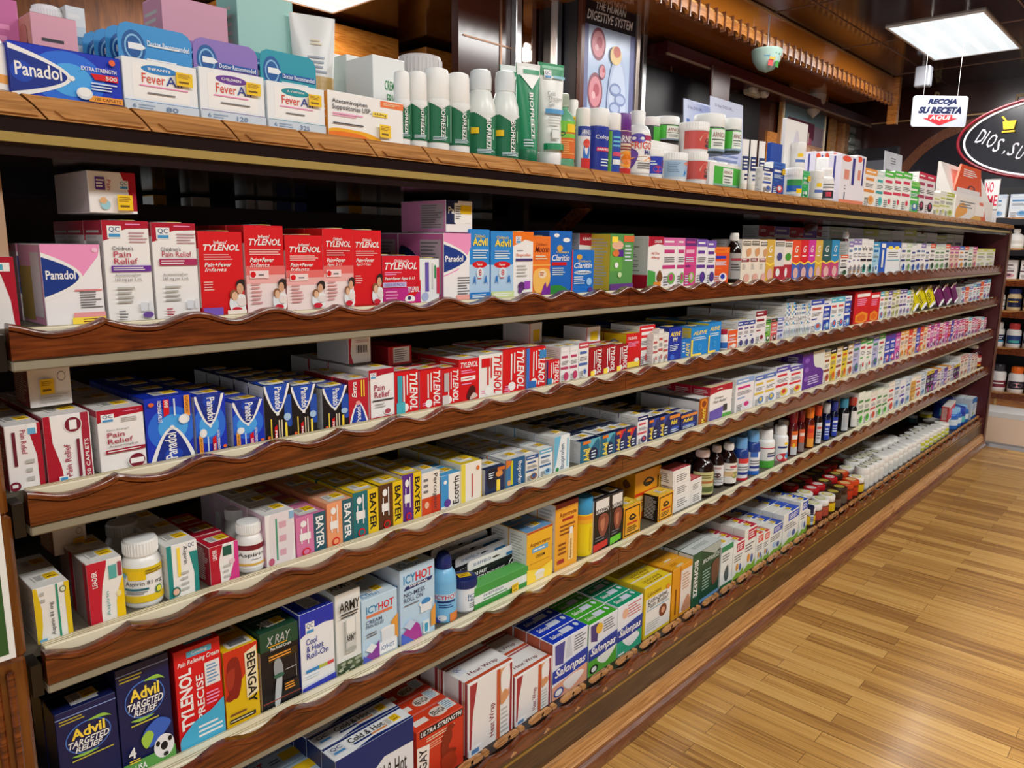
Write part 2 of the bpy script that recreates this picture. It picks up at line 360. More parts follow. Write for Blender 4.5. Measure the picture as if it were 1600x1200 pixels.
# ================================================================ things behind and above the counter
def card(name, label, cat, c, w, h, th, ops, base, rz=0, tilt=0, group=None):
    mb = MB(); mb.box(-w/2, w/2, 0, th, 0, h, mat(hx(base), .4)); draw(mb, ops, lambda u, v, z: (-w/2+u*w, -z, v*h))
    o = mb.obj(name); o.location = c; o.rotation_euler = (tilt, 0, rz); return tag(o, label, cat, group)
# mirrored bay with steel strips, black post, framed poster
for nm, pa, pb in (('mirror', 812, 862), ('mirror', 876, 890)):
    xa, xb = solve_x(pa, 2.9, 1.9), solve_x(pb, 2.9, 1.9)
    mb = MB(); mb.box(xa, xb, 2.885, 2.9, 1.0, ZC-.01, MIRROR); struct(mb.obj('window_'+str(1 if pa == 812 else 2)))
for k, px in enumerate((806, 868, 1000)):
    xa = solve_x(px, 2.88, 2.1); mb = MB(); mb.box(xa-.022, xa+.022, 2.86, 2.9, .8, ZC-.005, METAL, .004); struct(mb.obj('trim_%d' % (5+k)))
xa = solve_x(896, 2.8, 2.1); mb = MB(); mb.box(xa-.03, xa+.06, 2.76, 2.9, .8, ZC-.005, NEAR_BLACK, .004); struct(mb.obj('trim_8'))
pl, pr = at_y(905, 165, 2.7), at_y(985, 165, 2.82)
pt = tag(empty('framed_poster', (pl.x+.02, 2.74, 1.62)), 'tall framed anatomy poster of digestive organs leaning behind the counter', 'poster')
PW, PH = .44, 1.02
mb = MB()
for a in ((-.03, 0, 0, PH), (PW, PW+.03, 0, PH), (-.03, PW+.03, -.03, 0), (-.03, PW+.03, PH, PH+.03)): mb.box(a[0], a[1], -.02, .012, a[2], a[3], mat('#5a2a1c', .3) if a[0] < 0 else mat('#9c8f86', .3, .6), .003)
mb.obj('frame', pt)
mb = MB(); mb.box(0, PW, -.004, .01, 0, PH, mat('#b9cbe6', .2))
org = [R(0, .86, 1, 1, '#1c1622'), T('THE HUMAN', .22, .945, .8, .985, 'w', it=1), T('DIGESTIVE SYSTEM', .06, .885, .94, .935, 'w', it=1), R(0, 0, .1, .86, '#6a6f9c'), R(.9, 0, 1, .86, '#6a6f9c')]
for u, v, ru, rv in ((.28, .77, .14, .085), (.24, .52, .14, .1), (.34, .34, .09, .06), (.22, .15, .2, .11), (.6, .05, .1, .04), (.36, .63, .06, .04)):
    org += [E(u, v, ru, rv, '#8a4a5c'), E(u, v, ru*.82, rv*.8, '#d58a94'), E(u+.02, v+.01, ru*.4, rv*.35, '#b4505e'), E(u-.03, v-.02, ru*.25, rv*.2, '#e8b8bc')]
org += [E(.66, .44, .2, .3, '#aebbd8'), E(.66, .44, .17, .26, '#c4d0e6')]
for k in range(6): org += [E(.66+.05*(-1)**k, .3+.05*k, .11, .035, '#7f8fb8'), E(.66+.05*(-1)**k, .3+.05*k, .085, .022, '#b4c2de')]
org += [E(.6, .73, .11, .05, '#e2c48a'), E(.62, .75, .07, .03, '#c86a5a')]
draw(mb, org, lambda u, v, z: (u*PW, -.004-z, v*PH)); mb.obj('print', pt); pt.rotation_euler = (0, 0, radians(-6)); pt.location = (pl.x+.04, 2.72, 1.62)
# near-black sheet as the painted shade of the doorway, with a maroon beam, lamps and a lintel plate
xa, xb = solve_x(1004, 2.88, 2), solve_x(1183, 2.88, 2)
plain('doorway_shade', xa, xb, 2.885, 2.899, 0, 2.46, mat('#121016', .4))
xe = solve_x(1320, 2.8, 2.6); mb = MB(); mb.box(xa, 8.2, 2.72, 2.9, 2.50, 2.57, MAROON); mb.box(xa, 8.2, 2.715, 2.73, 2.487, 2.5, mat('#a08878', .4)); struct(mb.obj('trim_9'))
p = at_y(1122, 120, 2.72); mb = MB(); mb.box(p.x-.13, p.x+.13, 2.69, 2.715, 2.28, 2.52, mat('#4c211b', .3), .008); tag(mb.obj('hanging_plate'), 'plain brown plate hanging from the maroon beam', 'plate')
t = tag(empty('emergency_light', at_y(1178, 142, 2.84)), 'beige twin lamp emergency light on the dark wall', 'emergency light')
mb = MB(); mb.box(-.11, .11, -.02, .04, -.04, .035, mat('#cfc4b0', .5), .012); mb.obj('housing', t)
for s in (-1, 1):
    mb = MB(); mb.lathe([(.03, 0), (.042, .005), (.045, .03), (.036, .045), (.03, .047), (0, .04)], mat('#d8cfc0', .4)); h = mb.obj('lamp_head', t, (s*.1, -.02, 0)); h.rotation_euler = (pi/2, 0, 0)
# stained wood panels, pictures and carved posts on the rear wall, right of the alcove
def rear(px0, px1, z0, z1, m, name, y=2.9, th=.02):
    mb = MB(); mb.box(solve_x(px0, y, (z0+z1)/2), solve_x(px1, y, (z0+z1)/2), y-th, y, z0, z1, m); return mb.obj(name)
struct(rear(1186, 1212, .8, 2.25, MWO, 'trim_10')); struct(rear(1040, 1184, 1.0, 1.86, MW, 'trim_11', 2.885)); struct(rear(1296, 1316, .8, 2.6, MWO, 'trim_12'))
for k, (a, c) in enumerate(((1207, 1213), (1284, 1292), (1306, 1312))):
    o = rear(a, c, .9, 2.5, MWL, 'trim_%d' % (13+k), 2.88, .03); struct(o)
def picture(px0, px1, py0, py1, y, ops, base, label, fr):
    a, c = at_y(px0, (py0+py1)/2, y), at_y(px1, (py0+py1)/2, y); zt, zb = solve_z(py0, a.x, y), solve_z(py1, a.x, y); w, h = c.x-a.x, zt-zb
    t = tag(empty('framed_picture', (a.x, y-.03, zb)), label, 'picture')
    mb = MB()
    for q in ((-.02, 0, 0, h), (w, w+.02, 0, h), (-.02, w+.02, -.02, 0), (-.02, w+.02, h, h+.02)): mb.box(q[0], q[1], -.012, .02, q[2], q[3], fr, .003)
    mb.obj('frame', t); mb = MB(); mb.box(0, w, 0, .012, 0, h, mat(base, .25)); draw(mb, ops, lambda u, v, z: (u*w, -z, v*h)); mb.obj('print', t)
vil = [R(0, .72, 1, 1, '#6f8a92'), R(.1, .5, .75, .75, '#5c1f38'), R(.15, .42, .7, .52, '#a8506a'), R(0, .2, 1, .42, '#b98a6a'), R(0, 0, 1, .2, '#41385a')]+[R(.08+.13*k, .22+.03*(k % 2), .17+.13*k, .38, '#d8a888') for k in range(6)]+[R(.2+.2*k, .44, .22+.2*k, .6, '#e8d8c8') for k in range(3)]
picture(1217, 1282, 152, 262, 2.88, vil, '#7d6a78', 'framed print of stone arches under a maroon canopy', mat('#d8c8a8', .3, .4))
picture(1233, 1288, 110, 148, 2.84, [R(0, .5, 1, 1, '#4a4054'), R(0, .28, 1, .55, '#8a3a4a'), R(0, 0, 1, .3, '#c09070')], '#55465a', 'small wide framed print above the maroon beam', MWO)
p = at_y(1272, 160, 2.8)
t = tag(empty('wall_sconce', p), 'pointed frosted shell sconce beside the carved post', 'wall lamp')
mb = MB(); mb.lathe([(.005, -.13), (.05, -.09), (.095, 0), (.1, .06), (.085, .065), (.03, -.08)], mat('#b5aca4', .35), 16); mb.obj('lamp_shade', t)
mb = MB(); mb.box(-.03, .03, .05, .09, -.05, .05, MWB, .005); mb.obj('bracket', t)
t = tag(empty('stained_glass_lamp', at_y(1198, 88, 2.28)), 'stained glass lamp bowl hanging under the carved soffit', 'hanging lamp')
mb = MB(); mb.lathe([(.004, -.1), (.05, -.08), (.085, -.03), (.098, .03), (.09, .04)], mat('#9fb8ae', .2), 20)
for k, (a, z, c) in enumerate(((4.0, -.02, '#c8902a'), (4.5, -.06, '#3a7a3a'), (4.9, 0, '#b84a22'), (3.6, 0, '#2a6a8a'), (5.3, -.03, '#d0b050'), (4.4, .015, '#2f6a58'), (3.9, -.055, '#b04040'))):
    mb.add([(.1*cos(a+q)*(.9+z*1.5)+0, .1*sin(a+q)*(.9+z*1.5), z+w) for q, w in ((-.2, -.015), (.2, -.02), (.23, .02), (-.15, .018))], [(0, 1, 2, 3)], mat(c, .2))
mb.obj('lamp_shade', t); mb = MB(); mb.box(-.004, .004, -.004, .004, .04, .25, METAL); mb.obj('chain', t)
card('sign_card', 'green and white card at the near end in front of the carved post', 'card', (.13, .945, .83), .13, .215, .003, [R(.04, .03, .95, .97, '#2f5a2c'), L(.2, .4, .7, .7, 3, 'w')], '#e9ece8', tilt=.02)
# glass block window and door near the corner
xa, xb = solve_x(1314, 2.89, 1.9), solve_x(1350, 2.89, 1.9)
mb = MB(); mb.box(xa, xb, 2.87, 2.9, 1.5, 2.55, mat('#a8b4a8', .06, .5))
for k in range(9): mb.box(xa, xb, 2.862, 2.87, 1.62+k*.1, 1.632+k*.1, mat('#5f6a60', .2, .5)); mb.box(xa+.03+k % 2*.04, xb-.05*(k % 3), 2.864, 2.87, 1.65+k*.1, 1.69+k*.1, mat('#d8ded4', .05, .5))
struct(mb.obj('window_3'))
mb = MB(); ya, yb = 2.85, 2.44
mb.box(8.15, 8.2, yb, ya, 0, 2.28, mat('#2b2a33', .3)); mb.box(8.14, 8.15, yb+.05, ya-.06, .1, 2.16, mat('#8a909c', .3, .4)); mb.box(8.132, 8.14, yb+.1, ya-.11, .25, 2.05, mat('#55555c', .15)); struct(mb.obj('door_2'))
mb = MB(); mb.lathe([(.012, 0), (.03, .01), (.03, .03), (0, .04)], METAL, 14); h = mb.obj('door_handle', bpy.data.objects['door_2'], (8.12, 2.5, 1.1)); h.rotation_euler = (0, -pi/2, 0)
# rear left alcove: cabinets, white shelf and dark cornice
for k, (x, m) in enumerate(((2.96, MWO), (4.2, MWO))):
    t = tag(empty('tall_cabinet', (x+.1, 4.6, 0)), ['orange oak cabinet on the rear alcove', 'second orange oak cabinet beside the dark panelling'][k], 'cabinet'); t.scale.x = (1.65, .8)[k]
    mb = MB(); mb.box(-.4, .4, 0, .35, 0, 2.76, m, .004); mb.obj('body', t)
    for s in (-1, 1):
        mb = MB(); mb.box(s*.2-.19, s*.2+.19, -.02, 0, .1, 2.42, m, .006); mb.box(s*.2-.13, s*.2+.13, -.026, -.02, .2, 2.32, m, .004); mb.obj('door', t)
    mb = MB(); mb.box(-.42, .42, -.05, .0, 2.5, 2.58, MWO, .01)
    for q in range(10): mb.prism([(-.4+q*.08, 2.505), (-.36+q*.08, 2.48), (-.32+q*.08, 2.505)], 'y', -.045, -.02, MWL)
    mb.obj('cornice', t)
# hanging sign over the prescriptions window
def hang_sign():
    c = at_x(1468, 174, 6.4); dep = FW.dot(c-Vector((0, 0, HC))); w, h = 86*dep/FPX, 46*dep/FPX
    t = tag(empty('hanging_sign', c, -YAW), 'white rounded sign with a red arrow hanging over the pharmacy counter', 'sign')
    n = []
    for sx, sz, a0 in ((1, 1, 0), (-1, 1, 90), (-1, -1, 180), (1, -1, 270)):
        for k in range(5): q = radians(a0+k*22.5); n.append((sx*(w/2-.02)+.02*cos(q), sz*(h/2-.02)+.02*sin(q)))
    mb = MB(); mb.prism(n, 'y', 0, .005, mat('#c2c8d4', .35))
    draw(mb, [T('RECOJA', .27, .68, .8, .91, 'N', it=1, bold=4.2), T('SU RECETA', .11, .42, .9, .65, 'N', it=1, bold=4.2), P('#d82a36', .2, .28, .84, .28, .52, .04), R(.3, .22, .74, .39, '#d82a36'), T('AQUI', .33, .2, .71, .37, 'w', it=1, bold=3)], lambda u, v, z: (-w/2+u*w, -2*z, -h/2+v*h))
    mb.obj('board', t)
    for s in (-.32, .3):
        mb = MB(); mb.box(s*w-.0008, s*w+.0008, 0, .0016, h/2, ZC-c.z-.001, mat('#d8d4d0', .4)); mb.obj('cord', t)
hang_sign()
def oval_sign():
    c = at_x(1665, 212, 6.9); L_ = at_x(1503, 212, 6.9); rw = L_.y-c.y; rh = at_x(1600, 158, 6.9).z-c.z; rh *= 1.08
    t = tag(empty('oval_sign', c, -pi/2), 'black oval sign with a red and white neon rim and silver lettering', 'sign')
    el = lambda k, n=48: [(k*rw*cos(2*pi*i/n), k*rh*sin(2*pi*i/n)) for i in range(n)]
    mb = MB(); mb.prism(el(.97), 'y', 0, .04, mat('#15131a', .15))
    for ch, px, py, hh in (('D', 1533, 213, 1), ('I', 1541, 215, 1), ('O', 1550, 220, 1), ('S', 1560, 227, 1), (',', 1568, 238, .3), ('S', 1583, 233, 1), ('U', 1596, 239, 1)):   # lettering that follows the lower rim
        q = at_x(px, py, 6.9); u0, v0 = c.y-q.y, q.z-c.z; H = at_x(px, py-11, 6.9).z-at_x(px, py+11, 6.9).z; H *= hh; Wd = H*(.26 if ch == 'I' else .62)*.8; ca, sa = cos(-.33), sin(-.33)
        draw(mb, [T(ch, 0, 0, 1, 1, '#cfccd4', it=1, bold=.2)], lambda u, v, z: (u0+(u-.5)*Wd*ca-(v-.5)*H*sa, -z-.002, v0+(u-.5)*Wd*sa+(v-.5)*H*ca))
    mb.obj('board', t)
    for nm, k, r, m in (('white_tube', .965, .007, mat('#f4eef0', .3, emit=.5)), ('red_tube', 1.03, .012, mat('#7a1626', .3))):
        mb = MB(); n = 64; vs = []; fs = []
        for i in range(n):
            a = 2*pi*i/n
            for j in range(8): b_ = 2*pi*j/8; vs.append(((k*rw+r*cos(b_))*cos(a), -.01+r*sin(b_), (k*rh+r*cos(b_))*sin(a)))
        for i in range(n):
            for j in range(8): fs.append((i*8+j, i*8+(j+1) % 8, ((i+1) % n)*8+(j+1) % 8, ((i+1) % n)*8+j))
        mb.add(vs, fs, m, True); mb.obj(nm, t)
    q = at_x(1577, 195, 6.88); u, v = c.y-q.y, q.z-c.z; s = .055
    mb = MB(); Yl = mat('#d8b21c', .35)
    mb.prism([(u-s*.8, v+s*.5), (u+s*.8, v+s*.5), (u+s*.6, v-s*.6), (u-s*.6, v-s*.6)], 'y', -.03, -.005, Yl); mb.prism([(u-s*.75, v-s*.75), (u+s*.75, v-s*.75), (u+s*.75, v-s), (u-s*.75, v-s)], 'y', -.03, -.005, Yl); mb.prism([(u-s*.5, v+s*.5), (u-s*.25, v+s*.5), (u-s*.8, v+s*1.2), (u-s*1.0, v+s*1.1)], 'y', -.03, -.005, Yl); mb.obj('mortar_emblem', t)
oval_sign()
# gilt letters, sensor box and arch on the right wall
for s_, px, py, hh in (('R', 1462, 155, .13), ('F', 1590, 165, .2)):
    p = at_x(px, py, 8.19); mb = MB(); draw(mb, [T(s_, 0, 0, 1, 1, '#b49a6a', it=1, bold=.3)], lambda u, v, z: (0, -.5*hh*u+p.y+.25*hh, p.z-.5*hh+v*hh)); mb2 = mb
    o = mb.obj('wall_letter'); o.location.x = 8.19; m_ = o.modifiers.new('depth', 'SOLIDIFY'); m_.thickness = .012; m_.offset = 0
    tag(o, 'gilt letter on the dark wall '+('left of the oval sign' if s_ == 'R' else 'above the oval sign'), 'letter')
p = at_x(1442, 120, 7.0); t = tag(empty('speaker_box', p), 'small grey speaker box hung near the ceiling left of the white sign', 'speaker'); mb = MB(); mb.box(-.04, .05, -.06, .055, -.08, .08, mat('#8a8c94', .5), .01); mb.obj('cabinet', t); mb = MB(); mb.box(-.01, .01, -.01, .01, .08, ZC-p.z-.001, METAL); mb.obj('bracket', t)
mb = MB(); cy, cz, rr = at_x(1530, 330, 8.18).y, at_x(1530, 330, 8.18).z, .75; n = 20; vs = []; fs = []
for i in range(n+1):
    a = pi*i/n
    for r_, x_ in ((rr, 8.2), (rr, 8.15), (rr+.09, 8.15), (rr+.09, 8.2)): vs.append((x_, cy+r_*cos(a), cz+r_*sin(a)))
for i in range(n):
    for j in range(4): fs.append((i*4+j, i*4+(j+1) % 4, i*4+4+(j+1) % 4, i*4+4+j))
mb.add(vs, fs, MWB); struct(mb.obj('trim_16'))
mb = MB(); mb.prism([(cy+rr*cos(pi*i/20), cz+rr*sin(pi*i/20)) for i in range(21)]+[(cy-rr, 1.0), (cy+rr, 1.0)], 'x', 8.16, 8.199, mat('#2a2830', .15)); struct(mb.obj('window_4'))

# pharmacy shelves facing the aisle at the far end
XF = 6.25
fu = tag(empty('end_shelving', (XF+.2, .6, 0)), 'wooden wall shelves of white vitamin bottles past the gondola end', 'shelving unit')
def fpart(mb, name): return mb.obj(name, fu, (-XF-.2, -.6, 0))
FZ = [.30, .62, .88, 1.10, 1.31, 1.52]
for z in FZ:
    mb = MB(); mb.box(XF, XF+.4, -.6, 1.75, z-.02, z, MWL); fpart(mb, 'shelf_board')
    mb = MB(); vs = []; fs = []; n = 120
    for i in range(n+1):
        y = -.6+2.35*i/n; vs += [(XF-.012, y, z-.05), (XF-.012, y, z-.006+.006*cos(2*pi*y/.23))]
    mb.add(vs, [(2*i, 2*i+1, 2*i+3, 2*i+2) for i in range(n)], MW if z < 1.2 else NEAR_BLACK); mb.box(XF-.011, XF, -.6, 1.75, z-.05, z-.02, MW if z < 1.2 else NEAR_BLACK); fpart(mb, 'scalloped_fascia')
mb = MB(); mb.box(XF+.4, XF+.43, -.6, 1.75, 0, 1.75, mat('#17151a', .5)); fpart(mb, 'back_panel')
mb = MB(); mb.box(XF+.02, XF+.4, -.6, 1.75, .0, .26, MWO)
for y in (.2, .62, 1.04, 1.3): mb.box(XF+.01, XF+.02, y-.008, y+.008, .2, .26, mat('#c89a5a', .4))
fpart(mb, 'base_drawer')
mb = MB(); mb.box(5.98, XF+.02, -.6, 1.35, .165, .2, mat('#dcdcda', .4)); tag(mb.obj('step_ledge'), 'white ledge along the foot of the end shelves', 'ledge')
mb = MB(); mb.prism([(5.98, .165), (5.80, 0.0), (5.9, 0), (6.2, 0), (6.2, .165)], 'y', -.6, 1.2, mat('#b99a80', .5)); tag(mb.obj('kick_board'), 'beige sloping board below the white ledge', 'board')
mb = MB(); mb.prism([(5.80, .0), (5.765, .0), (5.768, .022), (5.80, .03), (5.815, .014)], 'y', -.6, 1.18, METAL); tag(mb.obj('floor_strip'), 'silver edging strip on the floor below the beige board', 'edging')
# ================================================================ kinds of goods
D = {}
def reg(key, kind, look, cat, typ, **k): D[key] = dict(kind=kind, look=look, cat=cat, typ=typ, **k)
def C(key, kind, look, base, front, d=.05, side='s', so=None, top='w', to=(), st=1):
    reg(key, kind, look, 'carton', 'box', base=base, front=front, d=d, side=side, so=so, top=top, to=list(to), st=st)
FACTS = [L(.1, .08, .9, .92, 16, 'S')]
def tr(ops, k):                                              # turn a printed design by a quarter: k=-1 reads downwards, k=1 upwards
    f = (lambda u, v: (v, 1-u)) if k < 0 else (lambda u, v: (1-v, u)); out = []
    for o in ops:
        if o[0] in 'rl':
            a, b = f(o[1], o[2]), f(o[3], o[4]); q = (min(a[0], b[0]), min(a[1], b[1]), max(a[0], b[0]), max(a[1], b[1]))
            out.append(('r',)+q+(o[5],) if o[0] == 'r' else ('r', q[0]+.3*(q[2]-q[0]), q[1], q[0]+.5*(q[2]-q[0]), q[3], o[6]))
        elif o[0] == 'e': a = f(o[1], o[2]); out.append(('e', a[0], a[1], o[4], o[3], o[5]))
        elif o[0] in 'pa':
            q = []
            for i in range(0, len(o[2]), 2): q += f(o[2][i], o[2][i+1])
            out.append((o[0], o[1], tuple(q)))
        else:
            a, b = f(o[2], o[3]), f(o[4], o[5]); out.append(('t', o[1], min(a[0], b[0]), min(a[1], b[1]), max(a[0], b[0]), max(a[1], b[1]), o[6], k, o[8], o[9]))
    return out
def QC(u, v, w, h): return [R(u, v, u+w, v+h, 'w'), T('QC', u+w*.12, v+h*.45, u+w*.88, v+h*.92, '#3a5a8a', bold=.4), R(u+w*.1, v+h*.1, u+w*.9, v+h*.36, '#4a9ad0')]
def MC(u, v, s=1, hair='#3a2a26'):                           # printed photograph of a parent holding a child
    q = lambda a, b, c, d, col: E(u+a*s, v+b*s*.6, c*s, d*s*.6, col)
    return [q(.12, .1, .22, .22, 'w'), q(.16, .52, .15, .13, hair), q(.11, .44, .09, .12, '#d8a583'), q(-.05, .1, .14, .2, '#e9eef0'), q(-.06, .3, .11, .12, '#8a5a3a'), q(-.04, .27, .08, .1, '#e6bb98'), q(.14, .14, .13, .1, '#efe3dc')]
# ---- lettered designs, rows from the top counter down
def LENS(c, u, v, hv):                                      # an arch from the left edge that closes in a tip at (u, v)
    q = []
    for k in range(-10, 11): t = k/10; q += [u*(1-abs(t)**1.75), v+hv*t]
    return P(c, *q)
pan = [E(.5, .45, .34, .52, '#2a6fe0'), E(.52, .43, .2, .32, '#4aa8f0'), LENS('w', .53, .46, .5), LENS('#15308e', .49, .46, .4), E(.1, .46, .1, .2, '#1b45b4'),
       T('Panadol', .04, .38, .44, .64, 'w'), E(.53, .46, .025, .05, 'w'), T('EXTRA STRENGTH', .62, .66, .95, .74, 'w'), P('r', .74, .5, .96, .5, .96, .62, .7, .62), T('500', .84, .52, .95, .6, 'w'), L(.7, .28, .96, .46, 3, 'z'), P('O', .66, .06, .99, .06, .99, .18, .7, .18), T('100 CAPLETS', .72, .09, .97, .15, 'h'), E(.63, .2, .075, .12, '#dfe6ea'), E(.63, .22, .06, .09, 'w'), E(.91, .88, .03, .06, '#e8662a')]
C('pan_h', 'tablet_carton', 'wide bright blue pain caplet carton with white arch', '#1434bc', pan, d=.045, side='#1434bc', so=[], top='#1434bc', st=0)
def fever(key, who, col, mgt, look):
    C(key, 'suppository_carton', look, '#eef2f5', [R(.12, .24, .88, .92, 'w'), E(.48, .83, .24, .085, col), T(who, .33, .81, .63, .86, 'w'), T('Fever', .24, .56, .55, .74, '#d8503c', bold=.3), T('All', .56, .56, .78, .74, '#34489a', bold=.3), L(.2, .48, .86, .53, 1, 'p'), L(.3, .34, .76, .4, 1, 'x'), R(0, 0, 1, .2, '#cfdbe6'), R(0, .195, 1, .205, col), T('6', .09, .06, .14, .14, '#6a86a8', bold=.2), L(.17, .05, .4, .15, 2, '#9ab0c8'), T(mgt, .53, .05, .7, .14, '#6a86a8', bold=.4)], d=.05, side='#dbe6ee', st=2)
fever('fev_a', 'INFANTS', '#2f86cc', '80', 'white and sky blue infant fever suppository carton'); fever('fev_b', 'CHILDREN', '#6a3a9a', '120', 'white and lilac child fever suppository carton'); fever('fev_c', 'JR. STRENGTH', '#16909c', '325', 'white and teal junior fever suppository carton')
C('ace', 'suppository_carton', 'long white and orange adult suppository carton', '#f3f3f1', [A('#f5b01a', 0, .16, .3, .2, .6, .12, .85, -.2, .4, -.3, 0, -.2), A('#f07a1e', 0, .1, .3, .13, .5, .06, .7, -.2, .3, -.4, 0, -.2), R(.68, .82, 1, .96, '#ef7a3a'), L(.72, .86, .96, .93, 2, 'e'), T('Acetaminophen', .05, .72, .5, .84, 'q', bold=.5), T('Suppositories USP,', .05, .58, .55, .72, 'q', bold=.5), R(.57, .58, .77, .68, 'Y'), T('650mg', .59, .595, .75, .665, 'q', bold=.6), L(.05, .46, .5, .55, 2, 'p'), L(.05, .28, .48, .34, 1, 'q')], d=.05, side='#f2a23c', so=[L(.1, .4, .9, .8, 5, 'w')], st=3)
C('pinkbag', 'cosmetic_carton', 'magenta pink cosmetic box', '#cf6fa6', [L(.2, .5, .8, .8, 3, 'p')], side='#b85a90', top='#d98ab4', st=0)
C('rosebx', 'cosmetic_carton', 'dusty rose oil box with floral side', '#e3a6b4', [L(.2, .7, .8, .78, 1, 'q'), R(.2, .5, .82, .57, '#8a4a5a'), L(.2, .2, .5, .45, 4, '#a86a7a'), R(.72, .15, .9, .4, 'w'), E(.81, .28, .06, .09, 'x')], side='#c98a70', so=[E(.5, .5, .3, .3, '#8a3a4a'), E(.4, .8, .3, .12, '#b8705a')], top='#f2d0d4', st=0)
C('pinkbx', 'cosmetic_carton', 'tall plain pink cosmetic box', '#dfa3bb', [L(.3, .46, .7, .5, 1, '#b87a94'), R(.0, .42, 1, .425, '#c88aa4')], side='#c990a8', top='#e8b8c8', st=0)
C('mintbx', 'cosmetic_carton', 'tall pale mint cosmetic box', '#a8d8d0', [T('MAGIC', .36, .5, .62, .55, '#6aa09a', bold=.1), R(0, .55, 1, .555, '#8cc4bc')], side='#90c4bc', top='#bfe4de', st=0)
C('crema', 'cream_carton', 'white and green cold cream carton', '#f2f3ef', [A('g', 0, .22, .3, .3, .6, .2, 1, .22, 1, -.2, 0, -.2), A('G', .5, .1, .8, .24, 1, .1, 1, -.1, .6, -.1), T('CREMA', .36, .66, .74, .76, 'g', bold=.4), T('FRIA', .42, .52, .7, .62, 'g', bold=.4)], side='#f2f3ef', so=[R(0, 0, 1, .2, 'g')], d=.06, st=0)
bio = [P('d', 0, 0, 1, 0, 1, .62, .5, .42, 0, .62)]
# row 1
C('pan_i', 'syrup_carton', 'broad pink and white infant drops carton with navy oval', '#f4f2f3', [P('p', 0, 1, 1, 1, .95, .85, .6, .55, .3, .42, 0, .38), LENS('w', .66, .6, .3), LENS('#16388a', .6, .6, .245), T('Panadol', .05, .57, .54, .68, 'w'), E(.9, .93, .05, .03, '#f8c8e0'), L(.58, .2, .97, .42, 7, 'x'), R(.5, .42, .97, .44, '#e0888a'), R(.45, .09, 1, .15, '#f0a0a0'), R(.42, 0, 1, .09, 'Y'), L(.6, .02, .95, .08, 2, 'h')], d=.09, side='#e9a6cb', so=[R(.0, .05, .55, .72, '#b9a05a'), R(.55, .1, .95, .9, '#d8cfd6')], top='#efe4ea', to=[A('k', .5, .5, .7, .6, .8, .4, .6, .45)], st=0)
def qcv(key, bar, tx, big, look, pic='v'):
    C(key, 'syrup_carton', look, '#f3f2f0', [P('R', 0, 1, 1, 1, 1, .93, .5, .92, .25, .88, .12, .82, 0, .8), L(.5, .955, .97, .98, 1, 'p')]+QC(.1, .83, .3, .12)+[L(.55, .78, .97, .9, 4, '#c8a0a8'), T("Children's", .17, .71, .62, .75, 'q', bold=.2), T('Pain', .19, .645, .56, .7, '#b83a52', bold=.4) if big else T('Pain Relief', .19, .65, .86, .705, '#b83a52', bold=.3)]+([T('Relief', .19, .575, .7, .635, '#b83a52', bold=.4)] if big else [])+[R(.12, .5, .98, .56, bar) if big else R(.12, .56, .98, .63, bar), L(.16, .51, .9, .55, 2, 'w') if big else L(.16, .57, .9, .62, 2, 'w'), T('Acetaminophen', .18, .45, .74, .48, 'x', bold=.2), T('160 mg per 5 mL', .18, .4, .76, .44, 'x', bold=.3), L(.2, .18, .6, .36, 4, 'S'), E(.84, .06, .12, .03, pic), R(.68, .1, .82, .19, '#dfe4ea'), R(.86, .1, .94, .2, '#e3e6ea'), L(.2, .03, .4, .12, 3, tx)], d=.062, top='#f0e8e6', side='#dcd6d6', so=[R(0, .86, 1, 1, '#a83044')]+FACTS)
qcv('qc_p', '#6a2f9c', '#7a7a80', 1, 'tall white pain syrup carton with purple stripe', '#6a4a9a'); qcv('qc_c', '#b03060', '#b03048', 0, 'tall white pain syrup carton with crimson stripe', '#e8e4e8')
C('qc_lie', 'syrup_carton', 'white carton lying sideways with purple patch and price tag', '#f1eeec', [P('R', .68, 1, 1, 1, 1, .06, .82, .06, .84, .5), R(.9, 0, 1, .06, 'w')]+QC(.64, .58, .2, .22)+[R(.14, .55, .34, .86, '#5c2f8c'), L(.16, .6, .32, .82, 3, 'w'), T('Pain', .38, .55, .46, .8, '#b83a52', rot=-1, bold=.3), E(.32, .2, .1, .12, '#9ad0dc'), E(.28, .3, .08, .08, '#e0b080')], d=.12, side='#c9c0c4', st=3)
C('edgebx', 'syrup_carton', 'white carton with crimson curve at the near shelf end', '#f1efee', [P('R', .45, 1, 1, 1, 1, 0, .9, 0, .85, .4, .7, .75), R(.5, .8, .9, .92, 'w'), R(.55, .82, .75, .9, '#4ab0cc')], d=.07, side='#d9c9a8', st=1)
C('tanbx', 'syrup_carton', 'tan carton at the very end of the upper shelf', '#b99a80', [L(.2, .3, .8, .6, 4, '#8a6a54')], d=.06, side='#a5886e', st=0)
